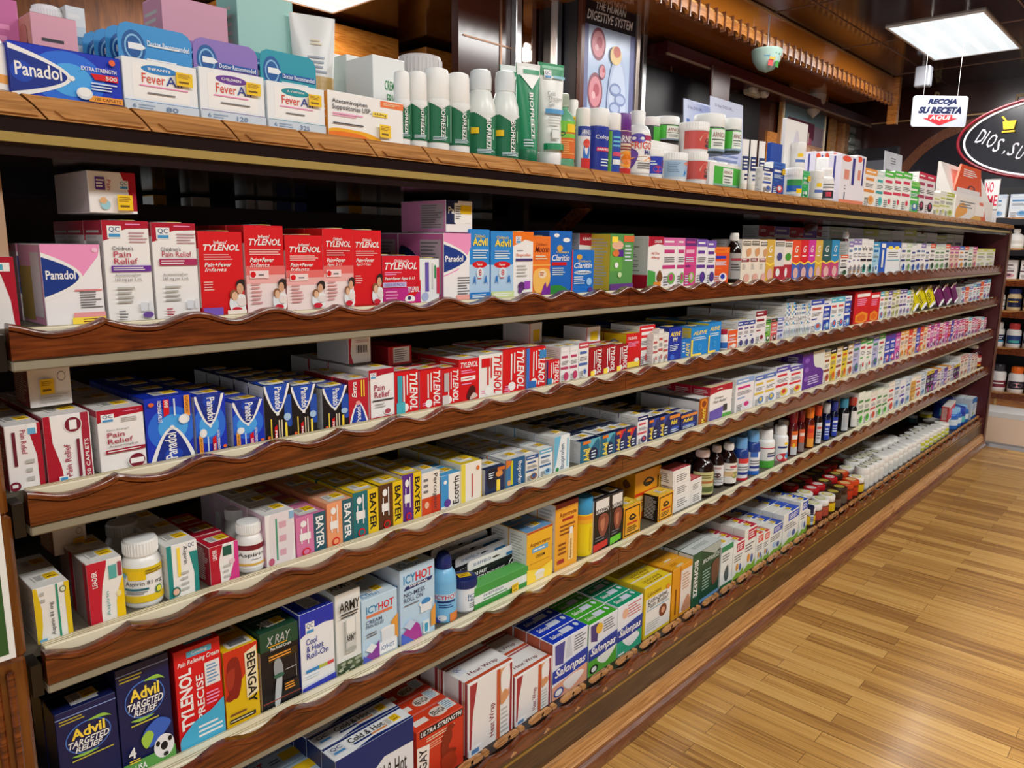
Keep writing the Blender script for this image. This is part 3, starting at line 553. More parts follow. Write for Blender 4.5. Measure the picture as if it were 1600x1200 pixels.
def tyl(key, who, ages, bg, top, look, fade=1, px=.78, w2=None):
    f = [R(0, 0, 1, .52, '#f6e4e2'), R(0, .34, 1, .46, '#f2b4b0'), R(0, .44, 1, .54, '#e8706c')] if fade else []
    f += [T(who, .34, .855, .64, .895, 'w'), T('TYLENOL', .1, .775, .92, .85, 'w', it=1, bold=1.4), L(.1, .66, .9, .74, 3, '#f4b8b4'), T('Pain+Fever', .1, .585, .72, .635, 'w', it=1, bold=1.1), T(ages, .1, .53, .6, .575, 'w', it=1, bold=.3)]
    f += ([R(.08, .4, .56, .49, '#f8e0de'), E(.16, .445, .07, .035, 'r'), L(.3, .42, .5, .46, 1, 'x'), L(.1, .1, .42, .36, 6, '#dca0a0')] if fade else [L(.06, .3, .3, .42, 4, '#f4b8b4')])+MC(px, .08, .8 if fade else .9, '#2e2222')+[E(.78, .06, .12, .035, '#cc2036'), R(0, 0, 1, .012, '#f0dada') if fade else R(0, 0, 1, .03, '#b00c14')]
    C(key, 'syrup_carton', look, '#dc1620', f, d=.05, side='#c8141c', so=[R(.0, .1, 1, .8, '#e9dcd8')]+FACTS, top=top, st=1)
tyl('ty1', "Infants'", 'Infants', 0, '#d8181c', 'solid red infant fever syrup carton with cuddling family print', 0); D['ty1']['front'] += [R(0, .0, .45, .1, '#7a5ac0'), R(.55, 0, 1, .06, '#f0e8e0')]
tyl('ty2', "Infants'", 'Infants', 1, '#e8e0dc', 'red to white infant fever syrup carton, taller', 1); tyl('ty3', "Infants'", 'Infants', 1, '#d8a020', 'red to white infant fever syrup carton, shorter', 1)
tyl('ty4', "Children's", 'Ages 2-11', 1, '#c81418', 'red to white child fever syrup carton with girl print', 1); tyl('ty5', "Children's", 'Ages 2-11 Years', 0, '#e8dcd8', 'solid red child fever syrup carton with girl print', 0)
C('tydis', 'tablet_carton', 'low red and magenta dissolving powder carton', '#d6142a', [T("Children's", .3, .87, .7, .93, 'w'), T('TYLENOL', .06, .72, .92, .87, 'w', it=1, bold=1.4), L(.05, .6, .5, .68, 2, 'p'), T('Pain+Fever Ages 6-11', .05, .49, .85, .57, 'w', it=1), R(0, .36, .62, .46, 'V'), T('DISSOLVE PACKS', .04, .38, .56, .44, '#5a3a9a', bold=.2), P('#c22a86', 0, 0, 1, 0, 1, .36, .62, .34, 0, .34), P('r', .55, .12, .9, .4, 1, .5, 1, .3, .7, .05), T('TYLENOL', .64, .24, .96, .36, 'w', it=1), E(.7, .1, .14, .08, 'w'), E(.68, .12, .05, .04, '#3a2a6a'), L(.05, .1, .45, .3, 3, 'p'), R(0, 0, 1, .05, 'm')], d=.05, top='#e9d4e0', side='#b01226')
C('smwh', 'tablet_carton', 'small white melt tablet carton with purple spine', '#eef0f2', [R(.26, .25, .46, .92, '#6a58b0'), R(.6, .3, .68, .9, '#c8c8c8'), R(.74, .55, .82, .85, 'g'), E(.25, .14, .18, .1, '#aab8e0'), R(.85, .2, 1, .8, '#cc3050')], d=.04)
C('pan_k', 'syrup_carton', 'pink and white child drops carton with long pink side', '#f4f2f3', [P('p', 0, 1, 1, 1, 1, .8, .8, .6, .5, .45, 0, .36), LENS('w', .9, .63, .25), LENS('#16388a', .83, .63, .205), T('Panadol', .05, .58, .7, .67, 'w'), L(.5, .08, .95, .36, 7, 'x'), R(.45, 0, 1, .08, '#f0a8a0')], d=.13, side='#c46aa0', so=[A('N', .05, .8, .3, .74, .42, .62, .3, .5, .05, .44), T('Panadol', .06, .57, .36, .67, 'w'), R(.5, .1, .95, .9, '#b9a8b4')]+[L(.52, .12, .93, .88, 14, 'x')], top='#e0a8c8', st=0)
C('pan_l', 'syrup_carton', 'pink drops carton lying on the pink and white one', '#f0eef0', [P('N', 0, .25, .35, .25, .45, 1, 0, 1), T('Pa', .08, .58, .3, .8, 'w'), R(.3, .3, .95, .92, 'w'), R(.52, .58, .95, .86, 'y'), L(.34, .4, .55, .85, 6, 'x')], d=.13, side='#d48ab8', so=[R(.45, .1, .95, .9, '#b4a6b0')]+[L(.47, .12, .93, .88, 10, 'x')], top='#d890b8', st=0)
def adv(key, bot, look):
    C(key, 'syrup_carton', look, '#2c8ad8', [R(0, .0, 1, .5, '#b4d4f0'), E(.5, .5, .36, .05, 'r'), T('Fever', .36, .485, .64, .52, 'w'), T("Children's", .24, .885, .76, .93, 'Y', bold=.2), T('Advil', .15, .77, .87, .88, 'Y', bold=1.6), L(.15, .58, .9, .72, 4, 'z'), E(.5, .38, .18, .08, 'z'), T('8', .43, .34, .57, .43, '#c02a3a'), L(.38, .29, .62, .32, 1, '#c02a3a'), P('#2a78c8', .15, .22, .22, .34, .26, .34, .3, .2, .24, .26), P('#2a78c8', .7, .22, .76, .34, .8, .34, .86, .2, .8, .25), R(0, 0, 1, .1, bot), L(.1, .02, .9, .08, 2, 'w')], d=.05, side='#1f74c0', so=FACTS, top='#1f6ab4', to=[R(.1, .3, .9, .7, '#e8e8ea')], st=0)
adv('adv1', '#1d78c8', 'blue child fever syrup carton with yellow lettering'); adv('adv2', '#cfe0a0', 'blue child fever syrup carton with pale green foot')
C('qibu', 'syrup_carton', 'white ibuprofen syrup carton with orange top and grapes', '#f3f2f0', [P('o', 0, 1, 1, 1, 1, .85, .6, .88, .3, .82, 0, .78)]+QC(.14, .82, .26, .11)+[L(.2, .7, .6, .72, 1, 'q'), T('Ibuprofen', .17, .61, .85, .67, '#d86a3a', bold=.3), R(.14, .55, .95, .59, '#4a3a7a'), L(.2, .3, .7, .5, 4, 'S'), E(.42, .16, .16, .07, '#5c2a6c'), E(.36, .1, .1, .05, '#6c3a80'), R(.55, .12, .84, .24, '#a24ac0')], d=.055, top='#e89048')
C('motr', 'syrup_carton', 'orange child fever syrup carton with purple burst', '#ef7a28', [T("Children's", .18, .84, .8, .89, '#8a2a1a', bold=.2), T('Motrin', .12, .73, .92, .83, '#7a2418', it=1), R(0, .5, 1, .53, '#f5b04a'), A('#f8c060', .1, .42, .9, .44, .95, .2, .5, .05, .1, .1), E(.55, .36, .22, .07, '#f4e0c0'), L(.4, .33, .7, .4, 2, '#c04a1a'), A('#7c2a9c', .5, .0, .7, .22, .8, .12, .95, .2, 1, 0), L(.12, .6, .8, .69, 2, 'e')], d=.05, side='#d8601c', top='#e87020')
C('clar', 'allergy_carton', 'tall blue allergy syrup carton with clouds', '#1668c4', [E(.75, .86, .16, .035, 'w'), E(.3, .93, .12, .03, 'w'), E(.45, .73, .13, .05, '#e0a83a'), T("Children's", .3, .65, .85, .69, 'Y', bold=.3), T('Claritin', .1, .53, .88, .63, 'w', it=1, bold=.8), R(.1, .46, .75, .51, 'r'), L(.12, .3, .85, .43, 4, 'z'), A('#2f8a3c', 0, .12, .5, .14, .9, .02, .5, -.1, 0, -.1)], d=.06, side='#124a94', top='#1a4ca4', st=0)
C('clac', 'allergy_carton', 'small blue allergy chewables carton', '#1670cc', [E(.35, .84, .12, .06, '#e0a83a'), T("Children's", .3, .72, .85, .77, 'Y', bold=.3), T('Claritin', .12, .58, .9, .71, 'w', it=1, bold=.8), E(.5, .48, .38, .05, 'z'), T('Chewables', .18, .455, .82, .505, 'n', bold=.6), L(.12, .2, .7, .4, 4, 'z'), E(.78, .26, .12, .09, '#9ac8f0'), E(.84, .06, .1, .06, '#5a3a8a'), R(0, 0, .05, 1, '#d83a4a')], d=.05, side='#d04a5a', top='#1864b8', st=0)
C('lead1', 'allergy_carton', 'broad white allergy carton with red cap band and yellow corner', '#f0f0ee', [P('R', 0, 1, 1, 1, 1, .78, .7, .8, .4, .78, 0, .8), T('LEADER', .1, .88, .45, .93, 'w'), T('LEADER', .68, .83, .96, .88, 'w'), E(.44, .64, .16, .05, '#d8dce2'), T('Allergy', .56, .6, .9, .66, '#5a7ab8', bold=.4), L(.56, .45, .95, .57, 3, '#8aa0c8'), P('Y', .42, 0, 1, 0, 1, .2, .8, .38, .42, .38), E(.82, .36, .11, .06, '#c8823a'), E(.82, .36, .05, .03, 'w'), R(.7, .12, .9, .26, '#3a6ab0')], d=.06, side='#d8d4d4', top='#b03050')
C('zarb', 'cold_remedy_carton', 'green and purple child cough syrup carton', '#5a9a52', [R(0, .35, .5, .85, '#6aae4a'), E(.3, .8, .24, .08, '#e8b89a'), R(.05, .85, .3, .95, 'Y'), R(.55, .86, 1, .97, '#e0703a'), R(.32, .6, .55, .72, 'P'), E(.22, .66, .14, .06, '#e07a3a'), L(.6, .5, .95, .82, 5, 'z'), R(0, 0, 1, .12, '#6a3a8a'), E(.25, .45, .08, .05, 'w'), E(.4, .28, .08, .05, '#cfe8b0')], d=.06, side='#e0c23a', top='#4a8a48', st=0)
C('lead2', 'allergy_carton', 'white all day allergy carton beside its red and grey side', '#f1efec', [P('R', 0, 1, 1, 1, 1, .84, .6, .86, 0, .8), T('LEADER', .4, .88, .9, .93, 'w'), T('All Day', .2, .64, .75, .7, '#d05a4a', bold=.3), T('Allergy', .2, .56, .78, .62, '#d05a4a', bold=.3), P('#4aa84a', 0, .05, .55, .05, .5, .32, 0, .36), A('h', .6, .2, .8, .35, 1, .2, .8, .1), R(.4, .0, .9, .12, '#e0862a')], d=.14, side='#d6d2ce', so=[R(0, 0, 1, .26, 'R'), R(.06, .3, .94, .95, '#dcdad6')]+[L(.1, .32, .9, .93, 16, 'x')], top='#c03048', st=0)
def simple(key, kind, look, base, band, acc, txt=None, d=.045, pic=None, side='s', top='w', st=1, dark=0):
    """a plainer printed carton for the farther runs"""
    r = random.Random(key); tc = 'w' if dark else 'x'
    f = [R(0, .84, 1, 1, band), L(.1, .88, .9, .96, 1, 'w' if not dark else base)]
    f += [T(txt, .1, .66, .9, .78, acc if not dark else 'w', bold=.7)] if txt else [R(.1, .69, .78, .76, acc)]
    f += [L(.1, .5, .9, .62, 3, tc if not dark else 'z'), R(0, .38, .85, .45, acc) if r.random() < .6 else R(.1, .4, .5, .44, band)]
    f += [E(.62, .18, .26, .12, pic or band), E(.6, .2, .14, .07, acc if pic else base)]+[L(.08, .03, .4, .24, 4, tc if not dark else 'z')]
    C(key, kind, look, base, f, d=d, side=side, top=top, st=st)
s = simple
s('ben1', 'allergy_carton', 'white and pink allergy syrup carton with purple plate', '#f3eef0', '#d86aa8', '#c83a80', pic='#7ab05a', st=0); s('ben2', 'allergy_carton', 'magenta allergy syrup carton with purple plate', '#d8458c', '#6a2f7a', '#f0b8d0', pic='#8ab84a', dark=1, st=0)
s('qcal', 'allergy_carton', 'white and violet child allergy syrup carton', '#f1eff2', '#7a5ab8', '#6a3a9a', pic='#4a3a8a', st=0); s('dels', 'cold_remedy_carton', 'orange cough syrup carton with blue band', '#ea5a24', '#f07a28', '#2a3ab0', pic='#f4f0ee', dark=1, st=0)
rob = [R(.08, .86, .92, .96, 'k'), R(.12, .88, .88, .94, '#e8e0d0'), T('Robitussin', .14, .89, .86, .93, 'k'), A('#d8a070', .45, .75, .9, .8, .95, .66, .6, .6), R(.0, .48, .8, .56, '#8a2a3a'), L(.05, .49, .75, .55, 2, 'w'), L(.1, .3, .5, .44, 4, 'S'), E(.6, .1, .3, .1, '#e8b0a0')]
C('rob1', 'cold_remedy_carton', 'cream cough syrup carton with black name plate', '#efe4d2', rob, d=.05, st=0); C('rob2', 'cold_remedy_carton', 'pale grey cough carton with black plate and red foot', '#dfdcd8', rob[:3]+[R(0, 0, 1, .35, '#b02838'), E(.4, .2, .2, .1, 'w'), E(.5, .6, .25, .1, '#4a4a8a')], d=.05, st=0); C('rob3', 'cold_remedy_carton', 'cream cough carton with green leaf and red foot', '#efe6d8', rob[:3]+[E(.5, .6, .35, .1, '#4a9a3a'), R(0, 0, 1, .4, '#b83040'), E(.3, .2, .15, .12, 'w')], d=.05, st=0)
def gel(key, top, foot, look):
    C(key, 'cold_remedy_carton', look, top, [T('G', .3, .68, .7, .86, 'w', it=1, bold=.5), L(.2, .56, .8, .62, 1, 'w'), P(foot, 0, 0, 1, 0, 1, .42, .5, .36, 0, .42), P('Y', 0, .42, .5, .36, 1, .42, 1, .46, .5, .4, 0, .46), E(.5, .16, .3, .14, '#e8b8b0')], d=.05, side=top, top=top, st=0)
gel('gg', '#d8b048', '#e0b040', 'golden tonic carton with white initial'); gel('gr', '#e8502c', '#4a6ac0', 'orange red tonic carton with white initial'); gel('gr2', '#d8242c', '#5a5aa0', 'bright red tonic carton with white initial'); gel('gm', '#d03a9c', '#3a6ac8', 'magenta tonic carton with white initial'); gel('gt', '#2f5a5c', '#c84a7a', 'dark green tonic carton with white initial'); gel('gb', '#2f8fc4', '#d0467a', 'sky blue tonic carton with white initial')
s('nas1', 'cold_remedy_carton', 'white nasal spray carton with lilac band', '#f1f1f2', '#8a7ab8', '#6a8ab0', pic='#b88a5a', st=0); s('tap', 'cold_remedy_carton', 'white drops carton with bold black name', '#f3f2ef', '#e8e8ea', '#2a2a34', txt='TapTap', pic='#3a9a8a', st=0); s('aqb', 'cold_remedy_carton', 'pale blue saline spray carton', '#a8d4ea', '#3a9ac8', '#1a6ab0', pic='#f0f4f6', st=0)
C('nan', 'cold_remedy_carton', 'wide blue and white baby remedy carton', '#1f5ac0', [R(.3, .0, 1, .82, '#eef2f4'), E(.5, .82, .12, .06, 'Y'), E(.8, .82, .12, .06, 'Y'), R(.35, .4, .95, .44, '#7ab8d8'), L(.4, .5, .9, .7, 3, 'x'), R(.06, .82, .24, .95, 'w'), R(.1,.2,.18,.75,'w')], d=.05, side='#18479c', top='#1f5ac0', st=0)
s('wb1', 'cold_remedy_carton', 'white drops carton with navy oval and blue foot', '#f0f1f0', '#e6e8ea', '#2a3a8a', pic='#2a6ac8', st=0); s('arb', 'cold_remedy_carton', 'white drops carton with red tab and dark leaf', '#f2f0ec', '#e0603a', '#3a3a40', pic='#2f6a3a', st=0); s('gn1', 'cold_remedy_carton', 'white herbal carton with pale green panel', '#eef0ea', '#c8d8c0', '#5a8a5a', pic='#8ab07a', st=0)
s('mg1', 'cold_remedy_carton', 'peach and magenta drops carton', '#e8c8b8', '#c04a8a', '#b04a9a', pic='#d87a5a', st=0); s('pkb', 'cold_remedy_carton', 'white carton with blue corner and orange fruit', '#eef0f2', '#4a7ac8', '#e08a2a', pic='#e89a2a', st=0); s('yl1', 'cold_remedy_carton', 'wide white carton with lime yellow band', '#eef0e4', '#c8cc4a', '#b8c87a', pic='#e0d8d0', st=0)
# row 2
q1 = [P('R', 0, 1, 1, 1, 1, .9, .5, .88, .2, .84, 0, .8)]+QC(.08, .8, .28, .13)+[L(.55, .94, .97, .96, 1, 'p'), L(.5, .78, .95, .86, 3, 'S'), T('Extra Strength', .18, .66, .66, .69, 'x', bold=.2), T('Pain', .18, .56, .55, .64, '#a8284a', bold=.5), T('Relief', .18, .46, .72, .54, '#a8284a', bold=.5), T('Acetaminophen', .2, .4, .82, .44, 'q', bold=.2), R(.12, .31, .98, .37, '#a0203c'), L(.16, .325, .9, .355, 1, 'w'), E(.77, .14, .2, .12, 'w'), E(.77, .14, .18, .11, '#7a1a30'), R(.62, .1, .92, .18, 'w'), R(.62, 0, 1, .05, 'R')]
C('qc2', 'tablet_carton', 'broad white pain tablet carton with maroon capsule emblem', '#f3f1f0', q1, d=.066, side='#d9d4d4', so=[R(0, .9, 1, 1, '#b03048')]+FACTS, top='#f0ecea')
q2 = [P('R', .62, 1, 1, 1, 1, .0, .84, 0, .84, .5), R(.62, .84, .9, 1, 'w'), R(.64, .84, .86, .93, '#6ab0d8'), T('Pain Relief', .42, .55, .58, .92, '#b0405a', rot=-1, bold=.3), R(.18, .38, .28, .9, '#6a1a30'), E(.14, .08, .16, .07, '#7a1a30'), R(.06, .06, .22, .11, 'w'), L(.5, .1, .75, .5, 3, 'S')]
C('qc2a', 'tablet_carton', 'narrow white pain tablet carton printed downwards', '#f2f0ef', q2, d=.07, side='#b02c44', top='#f0ecea')
q3 = [P('R', 0, 1, .14, 1, .16, .6, .3, .25, .34, 0, 0, 0), R(.8, 0, .97, 1, '#a8223c'), T('50 CAPLETS', .84, .04, .93, .6, 'w', rot=1, bold=.5), E(.62, .84, .2, .12, 'w'), E(.62, .84, .18, .11, '#7a1a30'), R(.54, .77, .7, .91, 'w'), T('Pain Relief', .38, .08, .52, .56, '#b0405a', rot=1, bold=.3), R(.66, .05, .73, .62, '#7a2038'), R(.22, .0, .42, .1, 'w'), R(.24, .02, .4, .08, '#4a9ad0')]
C('qc2b', 'tablet_carton', 'white pain tablet carton with vertical crimson caplet stripe', '#f2f0ef', q3, d=.07, side='#a82a40', so=[R(.1, .05, .9, .8, '#cfc4c4')], top='#f0ecea')
C('qcst', 'tablet_carton', 'upside down white carton with large yellow price tag', '#eeecea', [R(.2, .06, .95, .34, '#dedcda'), E(.78, .72, .1, .12, 'x'), E(.78, .72, .085, .1, '#eeecea'), L(.24, .08, .9, .3, 4, 'S')], d=.06, side='#7a2436', top='#e8e4e2', st=3)
C('pan_v', 'tablet_carton', 'tall royal blue pain caplet carton printed upwards', '#1434bc', tr(pan, 1), d=.05, side='#122a90', so=[R(.1, .1, .9, .4, 'r')], top='#1434bc')
C('pan_s', 'tablet_carton', 'small blue pain caplet carton with arch at top', '#1434bc', tr(pan, -1), d=.045, side='#d9dde2', so=FACTS, top='#1a3cc0')
pm = [E(.5, .92, .3, .2, '#1f4fb0')]+[LENS('w', .53, .46, .5), LENS('#1c4cb8', .49, .46, .4), T('Panadol', .04, .38, .44, .64, 'w'), E(.53, .46, .03, .06, 'w'), R(.7, .72, .97, .8, 'Y'), R(.64, .58, .97, .62, 'e'), R(.64, .48, .97, .52, 'e'), P('r', .76, .32, .97, .32, .97, .42, .72, .42), T('PM', .82, .33, .95, .41, 'w'), R(.6, .18, .97, .22, 'Y'), E(.6, .8, .07, .13, '#a8c8e8'), E(.93, .1, .03, .05, '#e8662a')]
C('pan_n', 'tablet_carton', 'black and blue night pain caplet carton', '#15141c', tr(pm, -1), d=.045, side='#cdd0d4', so=FACTS, top='#1c48b4', to=[R(.15, .1, .85, .6, 'w')])
C('pan_x', 'tablet_carton', 'maroon and blue extra pain carton printed upwards', '#c01c30', tr([LENS('w', .5, .52, .5), LENS('#1c3ea8', .45, .52, .4), T('Panadol', .03, .42, .38, .66, 'w'), E(.47, .55, .05, .12, '#f0a0a0'), T('Extra', .6, .62, .95, .86, 'w', it=1), R(.6, .34, .97, .4, 'Y'), R(.6, .22, .97, .28, 'Y')], 1), d=.045, side='#8a1424', top='#e8e2e2')
C('qc2c', 'tablet_carton', 'white pain relief carton with crimson edges and capsule', '#f3f1f0', q1[:1]+QC(.06, .82, .24, .12)+[R(0, 0, .05, 1, 'R'), T('Pain', .2, .58, .6, .7, '#a8284a', bold=.4), T('Relief', .2, .44, .8, .56, '#a8284a', bold=.4), R(.12, .37, .95, .4, 'q'), E(.75, .14, .2, .06, 'w'), E(.7, .15, .12, .05, '#b04a5a'), L(.2, .24, .7, .34, 2, 'S'), R(0, 0, 1, .06, 'R')], d=.06, side='#c9c2c2', top='#ece8e6')
C('qclie', 'tablet_carton', 'white carton with barcode lying over the boxes', '#e9e6e4', [P('R', 0, 1, .14, 1, .08, .4, .2, 0, 0, 0)]+[R(.34+.06*k, .4, .36+.06*k+.02*(k % 2), .7, 'k') for k in range(8)]+[L(.3, .8, .95, .92, 2, '#c89aa0')], d=.1, side='#b8b2b2', st=0)
def tyv(key, look, deco, dn=-1, bg='#d8141e', col='w', side='#b8bcc2', word='TYLENOL'):
    C(key, 'tablet_carton', look, bg, [T(word, .62, .08, .95, .95, col, rot=dn, it=1, bold=1.5), L(.1, .1, .5, .2, 2, 'p'), E(.4, .16, .16, .1, 'w'), R(.34, .3, .4, .9, col), R(.48, .45, .53, .92, col)]+deco, d=.05, side=side, so=FACTS, top='#e8e2e0', to=[R(0, 0, 1, .25, bg)])
tyv('tv1', 'small red pain tablet carton with teal strips', [R(.1, .3, .3, .92, '#3aa8b8'), R(.05, .02, .4, .3, '#48b4c4')]); tyv('tv2', 'small red pain tablet carton with round pill', []); tyv('tv3', 'small red pain tablet carton with grey window', [R(.12, .4, .4, .9, '#c0b8b8'), R(.02, .05, .4, .3, '#d8d4d2')])
C('tyrr', 'tablet_carton', 'red rapid relief carton with white ribbon and drawing', '#d8141e', [T('TYLENOL', .08, .8, .92, .93, 'w', it=1, bold=1.4), L(.1, .66, .8, .76, 2, 'p'), R(.08, .5, .8, .6, 'w'), L(.12, .53, .7, .57, 1, 'r'), A('#4a1418', .35, .1, .55, .36, .8, .3, .7, .05), A('#d8c0b8', .5, .05, .7, .2, .9, .1), L(.1, .4, .6, .46, 1, 'p')], d=.06, top='#ece4e2', side='#c8141c')
tyv('tyw', 'white pain tablet carton with red lettering', [R(.1, .72, .45, .92, 'r')], bg='#efece8', col='r'); tyv('tyr', 'large red extra strength caplet carton', [L(.05, .02, .4, .12, 2, 'p')]); tyv('typ', 'red and blue night pain carton', [R(0, 0, .16, 1, '#3a74c8'), R(.66, .72, 1, .92, '#3a8ac8'), R(.1, 0, .5, .2, '#2a6ab8')], word='TYLENOL'); tyv('tys', 'low red carton with teal corner', [R(.0, .0, .4, .3, '#2a8ab0'), R(.0, 0, .08, 1, 'n')])
s('qp1', 'tablet_carton', 'white tablet carton with pink swoosh', '#f2f0f0', '#e8e6e8', '#c0406a', pic='#c83a6a'); s('qp2', 'tablet_carton', 'slim white tablet carton with red border', '#f1f0ee', '#cc4a5a', '#4a6ab0', pic='#dcdce0', d=.07)
tyv('ty8a', 'small dark red and yellow arthritis carton', [R(.1, 0, .4, .22, 'Y')], bg='#a81420', side='#c82030'); C('ty8', 'tablet_carton', 'yellow and red eight hour tablet carton', '#d8161c', [R(0, 0, .0, 1, 'y'), T('TYLENOL', .06, .82, .7, .9, 'w', it=1), L(.1, .6, .8, .76, 4, 'p'), R(0, 0, .9, .16, 'Y'), E(.7, .2, .16, .06, 'w')], d=.07, side='#e8c418', so=[E(.5, .55, .3, .28, '#8a8a8a'), E(.5, .55, .24, .22, '#e8e4d8')], top='#e8c418', to=[R(.2, .3, .8, .8, 'w')])
s('rw1', 'tablet_carton', 'white carton with broad red stripe and capsule', '#f2efec', '#d8202a', '#d8202a', pic='#c84a50'); s('wst', 'tablet_carton', 'off white tablet carton in a tight bundle', '#eeeae2', '#e4e0da', '#c05a5a', pic='#dad6d0')
alv = [T('ALEVE', .1, .74, .9, .87, 'Y', it=1, bold=1.4)]
C('alpm', 'tablet_carton', 'navy blue night caplet carton with yellow moon lettering', '#1a34a4', alv+[T('PM', .3, .58, .65, .7, 'w', it=1), L(.1, .3, .8, .5, 4, 'z'), E(.3, .12, .16, .08, '#3a6ad8')], d=.06, side='#0f2278', top='#1a2c84'); C('alv1', 'tablet_carton', 'bright blue caplet carton with vertical yellow lettering', '#1878cc', [T('ALEVE', .5, .06, .9, .8, 'Y', rot=1, it=1), L(.1, .3, .4, .9, 4, 'z')], d=.06, side='#c9ccd0', top='#2a78c0'); C('alv2', 'tablet_carton', 'wide sky blue caplet carton with yellow corner', '#1c8cdc', alv+[L(.1, .55, .9, .68, 2, 'z'), R(0, .0, .6, .1, 'Y'), R(0, 0, .1, .6, 'Y'), E(.5, .3, .1, .1, '#58b4ec'), E(.5, .3, .07, .07, '#1c8cdc')], d=.07, side='#e0c83a', top='#3a90d0')
s('org', 'tablet_carton', 'orange and white enteric tablet carton', '#e8622a', '#e8622a', '#f4f0ec', pic='#f0d8c8', dark=1); s('wn1', 'tablet_carton', 'white migraine tablet carton with navy corners', '#eeecee', '#3a4a9a', '#5a4a8a', pic='#2a3a7a', d=.07); s('mar', 'tablet_carton', 'tall white carton with maroon edge stripe', '#f0eceb', '#8a1c30', '#8a1c30', pic='#e8e0e0', d=.08); s('grn', 'tablet_carton', 'slim green and black sleep aid carton', '#7ab84a', '#2a6a3a', '#e8f0d8', pic='#1f3a2a', dark=1, d=.07); s('rdg', 'tablet_carton', 'slim coral and black sleep aid carton', '#d8605a', '#2a4a3a', '#f0d0c8', pic='#2a2a2a', dark=1, d=.07); s('lil', 'tablet_carton', 'slim lilac white sleep tablet carton', '#d8dcf0', '#8a94c8', '#5a64a8', pic='#b8c0e0', d=.07)
s('bk1', 'tablet_carton', 'thin white carton with sky blue spine', '#e8eef0', '#4aa0cc', '#4aa0cc', pic='#d8e4ea', d=.09, st=0); s('bk2', 'tablet_carton', 'thin white carton with deep blue spine', '#eceef0', '#2a62a8', '#2a62a8', pic='#dce4ee', d=.09, st=0); s('bk3', 'tablet_carton', 'thin white carton with yellow mark', '#eef0ee', '#d8c84a', '#6ab0c0', pic='#e0e8e0', d=.09, st=0); s('bk4', 'tablet_carton', 'thin pale grey carton', '#dfe2e4', '#b8bec4', '#8a98a8', pic='#cfd4d8', d=.09, st=0)
s('sin1', 'cold_remedy_carton', 'wide white sinus carton with navy corner', '#f1f1f3', '#3a50b0', '#c85a4a', pic='#8ab0d8', st=0); s('sin2', 'cold_remedy_carton', 'royal blue and white sinus carton', '#2a48b4', '#e8eaf2', '#f0f0f4', pic='#5aa0d8', dark=1, st=0); s('sin3', 'cold_remedy_carton', 'white cold carton with aqua triangle', '#f0f3f5', '#5ab8d0', '#d85a5a', pic='#3a8ad0', st=0)
C('thf', 'cold_remedy_carton', 'large red cold powder carton with orange hexagon', '#d61c24', [R(.14, .82, .9, .92, 'w'), L(.15, .55, .85, .78, 4, 'p'), P('#f2962a', .1, .08, .5, 0, .85, .08, .85, .28, .5, .38, .1, .28), P('#e86a1c', .2, .12, .5, .06, .7, .12, .7, .24, .5, .3, .2, .24)], d=.08, side='#a0141c', top='#b8141c', st=0)
s('yw1', 'cold_remedy_carton', 'cream and olive herbal tea carton', '#e8e6d4', '#b8b04a', '#8a944a', pic='#c8c890', st=0); s('wv1', 'cold_remedy_carton', 'white lozenge carton with violet corner', '#eceaf0', '#6a5a9a', '#5a4a9a', pic='#b8b0d0', st=0); s('mgs', 'cold_remedy_carton', 'white and plum striped packet carton', '#e0d4e0', '#8a2a7a', '#8a2a7a', pic='#a85a9a', st=0); s('blw', 'cold_remedy_carton', 'blue and white cold tablet carton', '#e4ecf4', '#2a5ab8', '#c83a4a', pic='#3a7ac8', st=0)
# row 3
C('asp1', 'aspirin_carton', 'white and yellow low dose aspirin carton with green line', '#f3f3ee', [P('#e8c820', 0, 1, .1, 1, .2, .6, .18, .3, .1, .0, 0, 0), R(.86, 0, 1, 1, '#e8c820'), R(.62, 0, .68, 1, '#2a9a7a'), E(.82, .88, .09, .06, '#5a6a4a'), E(.82, .88, .07, .045, '#dfe8c0'), T('Aspirin 81 mg', .4, .1, .54, .7, 'q', rot=1, bold=.4), L(.18, .7, .32, .95, 2, 'S'), R(.05, 0, .26, .08, '#6ab0d8')], d=.06, side='#e9e6d8', top='#efeee8')
C('asp2', 'aspirin_carton', 'red and yellow curved aspirin carton', '#f2f0ea', [A('#c81c34', 0, 1.1, .55, 1.05, .4, .6, .32, .2, .3, -.2, -.1, -.2), P('y', .74, 0, 1, 0, 1, .7, .86, .5, .76, .3), T('LEADER', .12, .6, .26, .86, 'w', rot=1), R(.6, .68, .82, .9, '#5ab0aa'), R(.86, .7, .97, .93, '#a04050'), T('Aspirin', .46, .1, .58, .5, '#6aa8a8', rot=1, bold=.3), E(.84, .42, .07, .05, '#f0e4a0')], d=.055, side='#8a7a78', so=[R(.75, 0, 1, 1, '#b0182e')], top='#f0eeea')
C('asp3', 'aspirin_carton', 'white and teal low dose aspirin carton', '#f2f2ee', [R(0, 0, .16, 1, '#1d8a86'), P('#1d8a86', .72, .8, 1, .8, 1, 0, .84, 0, .86, .4), R(.66, .82, .98, 1, 'w'), T('QC', .7, .88, .9, .97, '#3a5a8a', bold=.4), T('Aspirin', .5, .6, .66, .94, 'q', rot=-1, bold=.4), R(.32, .4, .42, .94, 'Y'), E(.22, .14, .14, .09, '#1d6a5c'), E(.22, .14, .1, .06, '#e8b8a0'), L(.4, .1, .7, .5, 4, 'S')], d=.06, side='#d8d8d2', top='#ecebe6')
